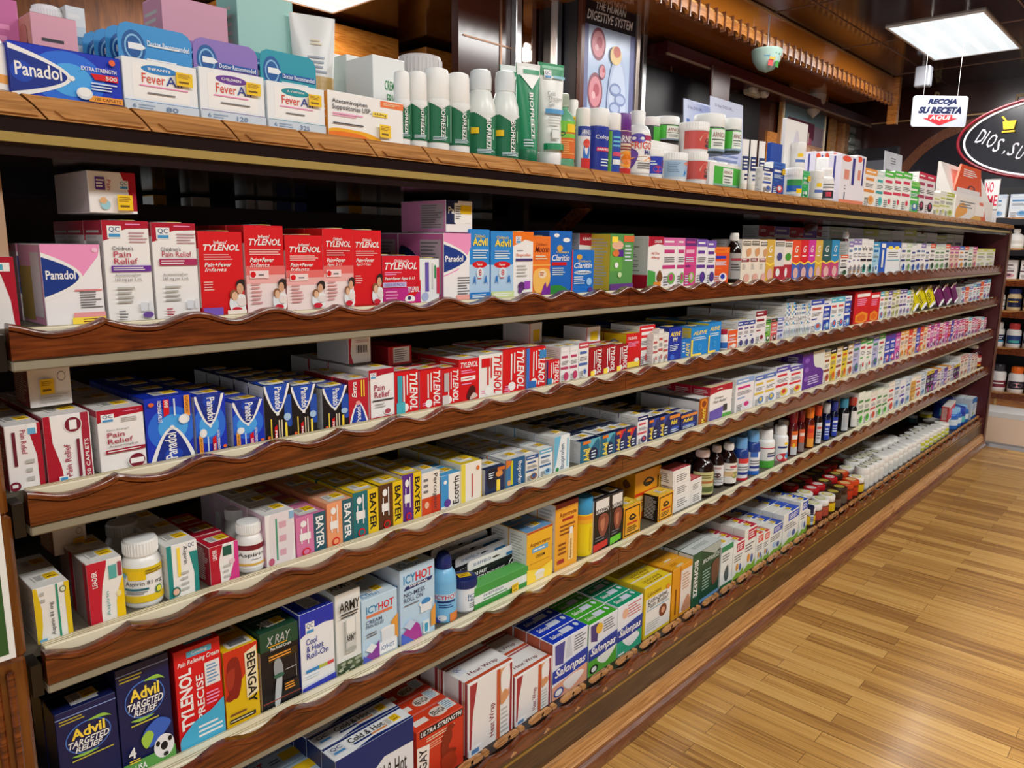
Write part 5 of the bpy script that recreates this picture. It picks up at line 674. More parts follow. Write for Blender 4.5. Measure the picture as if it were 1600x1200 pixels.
C('lido', 'patch_carton', 'yellow and white lidocaine patch carton', '#dcc01c', [R(.06, .06, .98, .76, '#ecebe6'), T('Lidocaine', .12, .8, .6, .88, 'h', bold=.3), T('Pain Relief', .12, .56, .9, .66, 'q', it=1, bold=.4), T('Lidocaine', .12, .66, .84, .75, 'q', it=1, bold=.4), R(.1, .52, .9, .54, '#8ab0c8'), E(.7, .38, .14, .12, '#7a4028'), E(.7, .38, .07, .06, '#d8a080'), L(.12, .12, .6, .3, 4, 'S'), E(.86, .8, .07, .05, '#e8902a')], d=.042, side='#d8bc2a', so=[], top='#ecd02a', to=[T('LIDOCAINE', .2, .5, .8, .72, 'h', bold=.5), T('Pain Relief', .24, .24, .76, .42, 'h', bold=.3), R(0, 0, 1, .12, '#e8e4d8')], st=0)
C('orp', 'patch_carton', 'amber patch carton with white window', '#e09a1c', [R(.42, .06, .97, .9, '#e8e0d8'), R(.36, 0, .42, 1, '#c8781c'), L(.5, .5, .9, .84, 6, '#c8a080'), A('#c89070', .5, .1, .8, .36, .95, .2, .9, .06), R(.16,.1,.22,.6,'#8a4a10')], d=.042, side='#d88c18', so=[], top='#eea822', to=[L(.2,.4,.6,.7,2,'#a85a10'), R(.3, .1, .6, .3, '#e8d8b8')], st=0)
C('biob', 'cream_carton', 'dark green menthol gel carton with silver lid', '#1f4a36', [R(0, 0, .28, 1, '#24583c'), T('BIOFREEZE', .06, .18, .2, .86, 'w', rot=-1, bold=1.1), P('#aab4ae', .28, 1, 1, 1, 1, .86, .8, .8), T('BIOFREEZE', .34, .72, .98, .8, '#d8e4dc', it=1, bold=.5), A('#6a4a3a', .7, .6, .95, .66, .95, .3, .75, .2), L(.36, .2, .66, .6, 7, '#8ab0a0'), R(.3, .0, 1, .06, '#6a9ac8')], d=.05, side='#d0d6d2', so=[P('#1f4a36', 0, 0, 1, 0, 1, .55, 0, .7)], top='#d2d8d5', to=[T('BIOFREEZE', .25, .4, .75, .7, '#8a9a94', bold=.2)], st=0)
C('gwb', 'cream_carton', 'slim white carton with green lid and figure', '#e6ece8', [R(0, .86, 1, 1, '#2a8a5a'), A('#4a5a5a', .3, .3, .6, .5, .7, .2, .5, .1), L(.1, .6, .8, .8, 3, 'x'), R(0, 0, 1, .06, '#1f6a3c')], d=.05, top='#e4e8e6')
def sinx(key, cap, look, ph='#e89a3a'):
    C(key, 'cold_remedy_carton', look, '#eceee8', [R(.3, .72, 1, .96, cap), L(.36, .76, .95, .92, 3, 'w'), L(.1, .45, .9, .66, 3, 'x'), E(.42, .3, .12, .1, ph), E(.7, .26, .1, .1, '#5a6aa8'), P('#8ab83a', 0, 0, 1, 0, 1, .22, .7, .1, .4, .16, 0, .04)], d=.042, side='#e4e6e2', so=[L(.1, .2, .9, .7, 6, 'S')], top='#eceae4', to=[P(cap, .5, 0, 1, 0, 1, 1, .7, 1)])
sinx('sna', '#c02848', 'white nasal rinse carton with crimson cap'); sinx('snb', '#dc4a34', 'white nasal rinse carton with orange red cap'); sinx('snc', '#2448b4', 'white nasal rinse carton with blue cap', '#a8c8e8'); sinx('snd', '#2c54c4', 'wide white saline carton with blue cap', '#c8d8e8')
C('rbn', 'cream_carton', 'bright red small carton standing on jars', '#d42c2a', [R(0, .86, 1, 1, '#e8e4e2'), L(.2, .3, .8, .7, 3, 'p'), R(0, 0, 1, .08, 'w')], d=.04, side='#b02422', top='#ece8e6', st=0)
C('bwr', 'patch_carton', 'white and blue sealed pack at the far end', '#dfe8ee', [R(0, .75, 1, 1, '#3a7ac0'), L(.1, .4, .9, .7, 4, '#4a8ac8'), R(0, 0, 1, .14, '#2a5aa8'), R(.2, .2, .5, .34, 'G')], d=.05, side='#c8d8e4', top='#e8eef2', st=0)
# ---- round goods: cans, bottles, jars, tubes
def B(key, kind, look, cat, shape, body, cap, ops, lab=None, lv=(.1, .6), rough=.3, rot=-.45, span=2.5, st=0, sq=None):
    reg(key, kind, look, cat, 'round', shape=shape, body=body, cap=cap, ops=ops, lab=lab, lv=lv, rough=rough, rot=rot, span=span, st=st, sq=sq)
SH = dict(                                                   # (radius, height) of body and cap, as shares of the half width and height
 pill=([(.9, 0), (.97, .02), (1, .05), (1, .6), (.95, .68), (.84, .73), (.78, .75), (.78, .78)], [(.8, .765), (.86, .77), (.87, .79), (.87, .96), (.82, .99), (.6, 1), (0, 1)]),
 syrup=([(.92, 0), (1, .02), (1, .58), (.94, .66), (.7, .75), (.5, .8), (.46, .84), (.46, .87)], [(.5, .84), (.56, .845), (.56, .97), (.5, 1), (0, 1)]),
 spray=([(.94, 0), (1, .012), (1, .72), (.95, .75), (.84, .77)], [(.86, .755), (.9, .76), (.9, .95), (.82, .985), (.6, 1), (0, 1)]),
 can=([(.94, 0), (1, .015), (1, .70), (.97, .72)], [(.98, .715), (1, .72), (1, .96), (.94, .99), (.7, 1), (0, 1)]),
 aero=([(.95, 0), (1, .015), (1, .62), (.92, .7), (.7, .76), (.6, .78)], [(.62, .77), (.66, .78), (.62, .9), (.5, .97), (.3, 1), (0, 1)]),
 roll=([(.9, 0), (.98, .01), (1, .05), (1, .62)], [(.97, .62), (1, .63), (.97, .93), (.9, .98), (.6, 1), (0, 1)]),
 pump=([(.95, 0), (1, .02), (1, .5), (.96, .6), (.72, .74), (.6, .78), (.5, .8)], [(.62, .76), (.7, .77), (.72, .9), (.64, .985), (.5, 1), (0, 1)]),
 tub=([(.86, 0), (.92, .02), (.95, .1), (.97, .76)], [(1, .74), (1.0, .76), (1, .95), (.95, .99), (.8, 1), (0, 1)]),
 jar=([(.92, 0), (.98, .03), (1, .12), (1, .6), (.9, .7)], [(.94, .66), (.97, .68), (.97, .95), (.92, .99), (.8, 1), (0, 1)]),
 flask=([(.95, 0), (1, .02), (1, .55), (.95, .64), (.6, .74), (.36, .78), (.33, .86)], [(.4, .82), (.42, .83), (.42, .99), (.3, 1), (0, 1)]),
 lotion=([(.95, 0), (1, .02), (1, .62), (.94, .7), (.72, .77), (.5, .79)], [(.52, .785), (.56, .79), (.56, .98), (.5, 1), (0, 1)]),
 bigneck=([(.94, 0), (1, .02), (1, .64), (.97, .69), (.88, .73), (.66, .75)], [(.68, .745), (.72, .75), (.72, .98), (.68, 1), (0, 1)]),
 lax=([(.94, 0), (1, .02), (1, .58), (.96, .66), (.86, .72), (.7, .74)], [(.72, .735), (.8, .74), (.76, .96), (.68, 1), (0, 1)]),
 nyq=([(.95, 0), (1, .02), (1, .58), (.92, .66), (.66, .72), (.5, .75)], [(.68, .73), (.76, .74), (.8, .95), (.76, 1), (0, 1)]))
def CHEV(col, u, v0, v1, half): return [R(u-half*(k+1)/7, v0+(v1-v0)*k/7, u+half*(k+1)/7, v0+(v1-v0)*(k+1)/7, col) for k in range(7)]
def tube(key, look, body, cap, ops): reg(key, 'ointment_tube', look, 'tube', 'tube', body=body, cap=cap, ops=ops, st=0)
biof = [T('BIOFREEZE', .52, .12, .66, .86, 'w', rot=-1, bold=1.1), L(.7, .2, .75, .8, 1, '#8ac8a0'), L(.3, .04, .8, .14, 3, 'z'), R(.04, .05, .2, .92, '#7aa890')]
B('bro', 'roll_on_bottle', 'green and white menthol roll-on bottle', 'roll-on', 'roll', '#f2f4f2', '#f4f6f4', [R(0, 0, 1, .9, '#146e48')]+CHEV('#f2f4f2', .55, .78, .9, .3)+biof, lab='#f2f4f2', lv=(.1, .62), rot=-.45)
B('bsp', 'spray_bottle', 'green menthol spray bottle with clear domed cap', 'spray bottle', 'pump', '#e9efec', '#dfe6e8', CHEV('#e9efec', .55, .84, 1, .3)+biof[:3]+[R(.14, .5, .34, .64, 'y')], lab='#12704a', lv=(.02, .5), rot=-.45)
tube('btu', 'green menthol gel tube with white crimped top', '#168a5c', '#12704a', [R(0, .86, 1, 1, '#eef2f0'), R(.25, .88, .95, .93, '#1a9a66'), P('#eef2f0', .1, .86, .95, .86, .58, .7), T('BIOFREEZE', .44, .12, .62, .66, 'w', rot=-1, bold=1.1), L(.1, .02, .7, .12, 3, 'z')])
tube('ctg', 'white and green cold therapy gel tube', '#eef1ee', '#f2f2f0', [R(0, .86, 1, 1, '#18905c'), R(.1, .94, .95, .97, '#7ac8a0')]+QC(.16, .82, .28, .1)+[R(.5, .83, 1, .86, '#8ac8e0'), T('Cold', .22, .63, .52, .68, 'x', bold=.4), T('Therapy', .22, .57, .82, .62, 'x', bold=.4), T('Gel', .22, .51, .46, .56, 'x', bold=.4), R(.1, .43, .95, .48, '#3a94cc'), L(.2, .3, .8, .4, 3, 'S'), R(.26, .14, .6, .25, 'S'), R(.28, .15, .58, .24, '#eef1ee'), R(0, .02, 1, .09, '#18905c')])
tube('gold', 'tall white cream tube with tan band standing behind', '#e4e4e0', '#d8d4c8', [R(0, .3, 1, .48, '#c8a25a'), L(.3, .5, .85, .66, 4, '#9aa2b0'), T('L', .45, .76, .46, .77, 'e'), L(.4, .74, .7, .8, 2, 'e'), L(.3, .14, .85, .26, 3, '#9aa2b0')])
tube('navt', 'small white tube with navy cap band', '#f0f0ee', '#e9e4d8', [R(0, .3, 1, .62, '#24366e'), L(.1, .34, .9, .58, 3, 'w'), L(.2, .06, .8, .24, 2, 'n')])
B('whl', 'lotion_bottle', 'white lotion bottle cut off beside the blue carton', 'bottle', 'lotion', '#eceae6', '#f2f0ec', [R(0, .15, 1, .35, '#e8a24a'), L(.2, .4, .8, .8, 4, 'x')], lab='#f2f0ea', lv=(.05, .66))
B('alc', 'liniment_bottle', 'green and orange liniment bottle with thin neck', 'bottle', 'flask', '#6aae8a', '#b8c4b4', [R(0, 0, 1, .7, '#d86a24'), R(0, .55, 1, 1, '#7ac83a'), E(.3, .66, .2, .08, '#2f6a2a'), L(.1, .1, .9, .5, 7, '#f0b060'), R(.55, .7, .9, .92, 'y')], lab='#e07a2a', lv=(.12, .62), rot=-.7)
B('lin', 'liniment_bottle', 'green and orange liniment bottle with price tag', 'bottle', 'lotion', '#e8ece4', '#f2efe8', [R(0, .1, 1, .55, '#d86a24'), R(0, .5, 1, .75, '#7ac83a'), R(.3, .8, .8, 1, 'y')], lab='#f0eee6', lv=(.05, .76), rot=-.7)
def spr(key, body, cap, look, ops, shape='can', **k): B(key, 'spray_can', look, 'spray can', shape, body, cap, ops, lab=body, lv=(.01, .7 if shape == 'can' else .58), rot=-.3, **k)
spr('arn', '#e8e4e8', '#f0ece6', 'white arnica can with red and blue figure', [R(0, .78, 1, 1, '#2a3a9a'), T('ARNICA', .2, .8, .85, .92, 'w', bold=.5), A('#2a6ac0', .3, .4, .5, .7, .7, .5, .6, .2, .4, .1), R(.2, .0, .9, .25, '#d02a2a'), E(.5, .6, .2, .1, '#d84a3a')])
spr('colo', '#1a2f9a', '#f0f2f0', 'royal blue cologne can with white cap', [T('Cologne', .2, .7, .9, .82, 'w', bold=.4), R(.25, .45, .9, .54, '#d82a4a'), T('PAIN RELIEF', .28, .47, .88, .52, 'w'), L(.4, .1, .8, .3, 3, 'z')]); spr('alco', '#2448a8', '#f2f2f0', 'blue and lime rub can with white cap', [R(0, 0, .25, 1, '#7ac04a'), L(.3, .6, .9, .9, 3, '#6ac0d8'), R(.3, .4, .9, .5, '#d84a6a'), R(.3, .2, .8, .32, '#e8ecf0')]); spr('arni', '#e0c8a8', '#6a2f8c', 'orange flower arnica bottle with purple cap', [R(0, .72, 1, 1, '#6a2a6a'), T('ARNICA', .1, .74, .95, .9, 'w', bold=.6), E(.5, .35, .4, .2, '#f09a2a'), E(.5, .35, .25, .12, '#e07a1a'), R(0, 0, 1, .14, '#c82a2a'), L(.1, .55, .9, .68, 2, '#8a3a3a')])
B('frig', 'lotion_bottle', 'large white bottle with violet brush and red name', 'bottle', 'lotion', '#eef0ee', '#f2f4f2', [E(.3, .86, .25, .12, '#5a4ab0'), R(.5, .82, 1, .94, '#b02a5a'), T('FRIGOR', .08, .6, .98, .78, '#d84030', bold=.5), T('MAX', .5, .46, .92, .58, '#3a3a8a', bold=.4), A('#6a4ab0', .0, .6, .3, .5, .2, .2, 0, .1), A('#f0a85a', .1, .36, .5, .42, .9, .36, .5, .3), L(.3, .1, .9, .28, 3, 'x')], lab='#f0f1ee', lv=(.06, .66), rot=-.35)
def tubj(key, look, body, cap, ops, shape='tub', lv=(.14, .72), kind='gel_jar', **k): B(key, kind, look, 'jar', shape, body, cap, ops, lab=k.pop('lab', body), lv=lv, rot=-.4, **k)
tubj('tb1', 'white gel tub with blue panel and purple swirl', '#eceff2', '#f2f3f1', [R(0, .05, .8, 1, '#2a3cb4'), E(.5, .3, .2, .2, '#b03a6a'), E(.78, .6, .14, .24, '#5a3a8a'), L(.1, .5, .5, .8, 2, 'z')]); tubj('tb2', 'white gel tub with pale blue label and figure', '#e9eef0', '#f2f4f3', [R(0, .05, 1, 1, '#a8c4dc'), A('#2a7ac0', .6, .1, .7, .7, .85, .8, .95, .1, .8, .4), E(.72, .84, .12, .1, '#d88a7a'), L(.1, .3, .5, .9, 6, '#6a8aa8')]); tubj('tb3', 'red gel tub with leg print on the counter', '#f0eeec', '#f3f3f1', [R(0, .05, 1, 1, '#c8504a'), P('#5a4a4e', .1, .05, .35, .05, .6, 1, .4, 1), A('#d89a8a', .4, .5, .6, .9, .85, .7, .7, .4), T('GEL', .6, .36, .95, .62, 'q', bold=.6), R(.6, .16, .98, .3, 'q')]); tubj('tb4', 'red gel tub with leg print stacked on top', '#f0eeec', '#f3f3f1', D['tb3']['ops'])
arj = [R(0, 0, 1, .1, '#8aa0b8'), R(.3, .1, .74, .96, '#e9efe4'), T('ARNICA', .33, .6, .71, .82, '#8a3a3a', bold=.6), R(.32, .48, .72, .52, 'k'), L(.36, .2, .68, .4, 2, 'x')]
tubj('ajar', 'dark arnica jar with lime green label and white lid', '#20302c', '#f0f2f0', [R(0, .0, 1, 1, '#4ab83a')]+arj, shape='jar', lv=(.06, .62), lab='#4ab83a'); tubj('ajar2', 'dark arnica jar at the rear of the white carton', '#20302c', '#f0f2f0', [R(.4, 0, 1, 1, '#4ab83a')], shape='jar', lv=(.06, .62), lab='#2c3a38'); tubj('neu', 'wide white translucent tub behind the white cartons', '#dad8d6', '#d8d2d0', [T('NEUTRO', .1, .68, .8, .9, '#c03a6a', bold=.4), L(.5, .2, .9, .5, 3, 'x')])
B('pilb', 'pill_bottle', 'big white aspirin bottle with yellow label', 'bottle', 'pill', '#eef0ee', '#f0f2f0', [R(0, .8, 1, 1, '#e8c81c'), R(0, 0, 1, .2, '#e8c81c'), R(.2, .66, .56, .92, 'y'), T('Aspirin 81 mg', .14, .46, .9, .62, 'q', bold=.3), R(.12, .36, .6, .42, '#1d6a7a'), L(.14, .24, .6, .34, 2, 'x'), E(.8, .3, .08, .12, '#4a7a3a'), E(.8, .3, .055, .085, '#e8e84a'), R(.06, .74, .18, .86, '#6ab0d8'), L(.55, .82, .98, .96, 2, '#8a7a2a')], lab='#f2f2ee', lv=(.1, .62), rot=-.35); B('pilc', 'pill_bottle', 'white aspirin bottle hidden behind the big one', 'bottle', 'pill', '#d8dad8', '#e4e6e4', [], lab='#e4e4e0', lv=(.1, .6)); B('pils', 'pill_bottle', 'small white aspirin bottle with maroon label stripe', 'bottle', 'pill', '#eeeeec', '#f0f2f0', [R(0, .72, 1, .92, '#7a1a28'), T('Aspirin', .12, .42, .9, .62, 'q', bold=.3), L(.5, .32, .9, .38, 1, 'x'), R(0, .12, 1, .2, '#e0b04a')], lab='#f2f2f0', lv=(.1, .62), rot=-.4); B('pilt', 'pill_bottle', 'small white aspirin bottle in the shade behind', 'bottle', 'pill', '#dcdcda', '#e6e8e6', [], lab='#e2e2de', lv=(.1, .62))  # rear bottles: whites greyed, the shade is put into their colour
B('icys', 'spray_can', 'sky blue pain spray can with navy cap', 'spray can', 'aero', '#7cc0ea', '#182a70', [R(.1, .56, .9, .72, '#bcdcf2'), T('ICYHOT', .12, .58, .9, .7, '#c82a3a', bold=1.1), R(.2, .5, .8, .55, 'n'), L(.25, .36, .75, .47, 2, '#2a4a8a'), P('#e8823a', .4, 0, 1, 0, 1, .4), P('#4a5ac0', 0, 0, .4, 0, 0, .2), P('#f0f4f6', .14, .12, .34, .2, .54, .12, .34, .04)], lab='#7cc0ea', lv=(.02, .6), rot=-.5); D['icys']['ops'] = [o for o in D['icys']['ops'] if o[0] != 'p']+[R(.6, 0, 1, .22, '#e8823a'), R(0, 0, .3, .12, '#4a5ac0'), E(.36, .12, .14, .08, '#f0f4f6')]
B('icyj', 'balm_jar', 'white balm jar with navy lid and price tag', 'jar', 'tub', '#e9edf0', '#1a2a66', [T('ICY', .5, .62, .9, .8, '#2a6a9a', bold=.8), T('HOT', .5, .46, .9, .6, '#2a4a7a', bold=.8), L(.55, .14, .9, .4, 3, 'x')], lab='#eef0f2', lv=(.06, .7), rot=-.45, st=2)
spr('asps', '#f0d418', '#3aa0d8', 'yellow pain spray can with sky blue cap', [R(0, .9, 1, 1, '#f09a2a'), R(0, .8, 1, .9, '#f4b828'), R(.6, .1, .95, .7, '#e8c414')])
def syr(key, look, cap, lab, ops, body='#1f0f0e', shape='syrup', lv=(.08, .56), kind='syrup_bottle', rot=-.6): B(key, kind, look, 'bottle', shape, body, cap, ops, lab=lab, lv=lv, rot=rot, rough=.12, span=2.3 if shape == 'syrup' else 1.5)
syr('sy1', 'dark syrup bottle with olive label and pinkish cap', '#e4d4d0', '#c8c48e', [T('TUSS', .3, .5, .9, .66, '#b06a3a', bold=.3), L(.1, .7, .8, .9, 2, '#6a6a3a'), R(.3, .1, .8, .34, '#5a6a3a'), R(.86, 0, 1, 1, '#2f6a3a')]); D['sy1']['ops'][0] = R(.3, .5, .9, .6, '#b06a3a'); syr('sy2', 'dark syrup bottle with white label and pinkish cap', '#e0d0ce', '#e6e4e4', [R(.1, .8, .6, .9, '#c8a0a0'), E(.4, .5, .2, .12, '#5a3a3a'), L(.2, .1, .8, .4, 4, 'x')]); syr('sy3', 'dark syrup bottle with aloe label and white cap', '#eceae6', '#e8e4dc', [R(.4, .76, .8, .88, '#b84a5a'), R(0, .34, 1, .58, '#d8b888'), E(.7, .4, .2, .16, '#8a9a4a'), L(.2, .66, .8, .72, 1, 'k')]); syr('sybk', 'dark syrup bottle with white cap between the cartons', '#eeeeea', '#a8a8a4', [R(.2, .7, .9, .8, '#a83a4a'), L(.2, .3, .8, .6, 3, 'q')], lv=(.08, .6)); syr('dkrd', 'dark red bottle with white cap in the drops run', '#d8d4d2', '#8a2434', [R(.1, .5, .9, .7, '#d8c0b8')], body='#4a1a20')
spr('mx1', '#1f3f8c', '#6aa4dc', 'blue laxative powder bottle with red label foot', [R(0, 0, 1, .9, '#e9ecf2'), R(.1, .7, .9, .9, '#d83a3a'), L(.1, .4, .9, .6, 2, 'x'), R(.1, .24, .8, .34, '#2a3a8a'), R(0, 0, 1, .1, '#d82a3a')], shape='lax'); spr('mx2', '#1f3f8c', '#6aa8e0', 'blue laxative powder bottle with blue label foot', [R(0, 0, 1, .9, '#eaeef4'), R(.1, .7, .5, .9, '#3a6ac0'), L(.1, .4, .9, .6, 2, 'x'), R(.1, .26, .8, .36, '#2a3a8a'), R(0, 0, 1, .16, '#2a6ac8')], shape='lax'); spr('mx3', '#eceeec', '#f0f2f2', 'white digestive powder bottle with green foot', [R(0, .9, .8, .95, '#c83a4a'), T('MiraLAX', .3, .62, .92, .74, 'q', bold=.3), R(.3, .52, .9, .6, '#2a3a7a'), R(0, 0, 1, .34, '#4aa83a'), R(.7, .84, .9, .98, 'k')], shape='bigneck'); D['mx3']['ops'][1] = L(.3, .62, .92, .74, 1, 'q'); spr('mx4', '#eceef0', '#f1f2f2', 'white antacid bottle with red and blue swoosh', [R(.1, .66, .6, .76, '#2a3a7a'), E(.4, .2, .36, .22, '#d02a3a'), E(.7, .3, .24, .16, '#3a9ad0'), R(.4, .84, .6, .96, 'y')], shape='bigneck')
ny = [R(0, 0, 1, 1, '#d8d8da')]
syr('dq1', 'dark red cold syrup bottle with orange label', '#8a1424', '#e06a2a', [R(.1, .66, .9, .84, 'w'), R(0, 0, 1, .34, '#c8ccd0'), E(.4, .4, .2, .1, '#f0c03a')], body='#5a1218', shape='nyq', lv=(.04, .57)); syr('dq2', 'dark red cold syrup bottle with salmon label', '#7c1220', '#d85a3a', [R(.1, .7, .9, .84, '#f0d8c8'), R(0, 0, 1, .4, '#8a7a7a')], body='#4a1014', shape='nyq', lv=(.04, .57)); syr('or1', 'amber cold syrup bottle with orange cap', '#e8781c', '#e8602a', [R(.1, .66, .9, .84, '#d83a2a'), R(0, 0, 1, .4, '#f0a03a')], body='#5a1c10', shape='nyq', lv=(.04, .57)); syr('or2', 'dark cold syrup bottle with orange red cap', '#e0502a', '#d8dce0', [R(.1, .7, .9, .8, '#d84a3a'), L(.1, .2, .9, .6, 3, 'x')], body='#2a1410', shape='nyq', lv=(.04, .57)); syr('nq1', 'navy night syrup bottle with silver cap', '#c8d0d8', '#2a44b8', [R(.1, .7, .9, .82, '#e8ecf4'), L(.1, .2, .9, .6, 3, 'z')], body='#0e1638', shape='nyq', lv=(.04, .57)); syr('nq2', 'navy night syrup bottle with blue cap', '#2a3a9a', '#2440b4', [R(.1, .7, .9, .82, '#e8ecf4'), L(.1, .2, .9, .6, 3, 'z')], body='#0c1434', shape='nyq', lv=(.04, .57)); syr('tl1', 'black syrup bottle with teal cap', '#3a8aa8', '#c8ccd0', [R(.1, .2, .9, .9, '#b8bcc4')], body='#14141a', shape='nyq', lv=(.04, .57)); syr('rd1', 'black syrup bottle with red brown cap', '#a83a2a', '#dcdcd8', [R(.1, .5, .9, .9, '#e8e4e0')], body='#181216', shape='nyq', lv=(.04, .57)); syr('wn2', 'dark wine syrup bottle with white cap', '#e4e0dc', '#a02a34', [R(.1, .4, .9, .8, '#d8c8b8'), R(0, 0, 1, .2, '#d8902a')], body='#3a1216')
def jar(key, look, body, cap, ops, shape='jar', lab=None, top=None, rough=.3): B(key, 'ointment_jar', look, 'jar', shape, body, cap, ops, lab=lab or body, lv=(.1, .6), rot=-.6, rough=rough); D[key]['lid'] = top
jar('vj1', 'dark jar with blue lid and white label', '#1a2440', '#14204c', [R(0, 0, 1, 1, '#c8d4e4'), L(.1, .3, .9, .8, 3, 'n')]); jar('yj1', 'tall yellow labelled jar with white lid', '#6a3418', '#ece8e0', [R(0, 0, 1, 1, '#e8c020')], top='#e0c82a'); jar('bj1', 'brown balm jar with white lid and green disc', '#7a3c24', '#ebe9e4', [R(0, 0, 1, 1, '#b8503a')], top='#c8cc7a'); jar('rj1', 'flat jar with bright red lid and white tag', '#3a1a18', '#c01c24', [R(0, 0, 1, 1, '#d8b82a')], top='#e0c8c4'); jar('oj1', 'wide amber tub with orange lid', '#8a2a14', '#d84a1c', [R(0, 0, 1, 1, '#c83a1a')], shape='tub', top='#e8b878'); jar('gj1', 'brown jar with golden lid print', '#4a2a1e', '#3a2418', [R(0, 0, 1, 1, '#6a5a4a')], top='#b8a44a'); jar('rj2', 'wide brown tub with red lid', '#6a2418', '#9a2a18', [R(0, 0, 1, 1, '#c85a3a')], shape='tub', top='#5a4a2a')
jar('wj1', 'small white petroleum jar with ringed lid', '#e6e6e0', '#ecece8', [R(0, .3, 1, .8, '#dcdcd4')], top='#7a7a4a'); jar('wj2', 'small white petroleum jar with plain lid', '#e6e8e4', '#eeeeea', [R(.1, .2, .9, .8, '#cfd4d0')]); jar('wj3', 'tall white balm jar with baby picture', '#ecebe6', '#efefeb', [E(.5, .4, .24, .36, '#c89a5a'), E(.5, .5, .1, .16, '#4a3a2a')], shape='bigneck'); jar('wj4', 'white jar with yellow green label', '#e8e8dc', '#eeeee8', [R(0, 0, 1, 1, '#c8cc3a'), R(.2, .3, .8, .6, '#e8e8d0')]); jar('ylj', 'large yellow tub with cream lid on the white jars', '#d8c424', '#e8e4d0', [], shape='tub'); jar('tlj', 'dark teal jar with grey lid on the white jars', '#2a5a5c', '#a8b0b0', []); jar('blj', 'blue antacid bottle with pale lid', '#2a6ac0', '#8ac0e8', [R(.1, .2, .9, .8, '#d8e8f2')], shape='bigneck'); jar('bld', 'deep blue capped mouthwash bottle', '#1a3a9a', '#2a4ab0', [R(.1, .1, .9, .8, '#5ac0c8')], shape='can')
jar('vtb', 'white vitamin bottle with dark label', '#e8e8e6', '#eeeeec', [R(0, .2, 1, .8, '#1f2a4a'), L(.1, .4, .9, .7, 2, 'z'), R(.1, .2, .9, .34, '#3a8ac0')], shape='bigneck'); jar('vtc', 'amber vitamin bottle with navy lid', '#d8c090', '#1f2f7a', [R(0, .1, 1, .9, '#1a2248'), L(.1, .5, .9, .7, 1, 'Y')], shape='pill'); jar('vtd', 'white supplement bottle with blue lid', '#e9e9e7', '#2a4ab8', [R(0, .1, 1, .2, 'n'), R(0, .7, 1, .78, 'k'), L(.1, .3, .9, .6, 3, 'x')], shape='bigneck'); jar('vte', 'white supplement bottle with maroon label', '#e6e2e0', '#3a3a42', [R(0, .1, 1, .6, '#7a2434'), L(.1, .3, .9, .5, 1, 'w')], shape='bigneck'); jar('vtf', 'white supplement bottle with orange lid', '#ece8e4', '#f0701c', [R(0, .1, 1, .7, '#2a2430'), E(.5, .4, .3, .16, '#e0a0a0')], shape='bigneck'); jar('vtg', 'white dropper lotion bottle', '#ecebe8', '#f0efec', [R(.2, .3, .8, .6, '#d8d4cc')], shape='flask'); jar('vth', 'white supplement bottle with red lid', '#e9e9e7', '#c83a3a', [R(0, .1, 1, .8, '#24407a'), R(.2, .2, .8, .4, '#4ab0a8')], shape='bigneck')

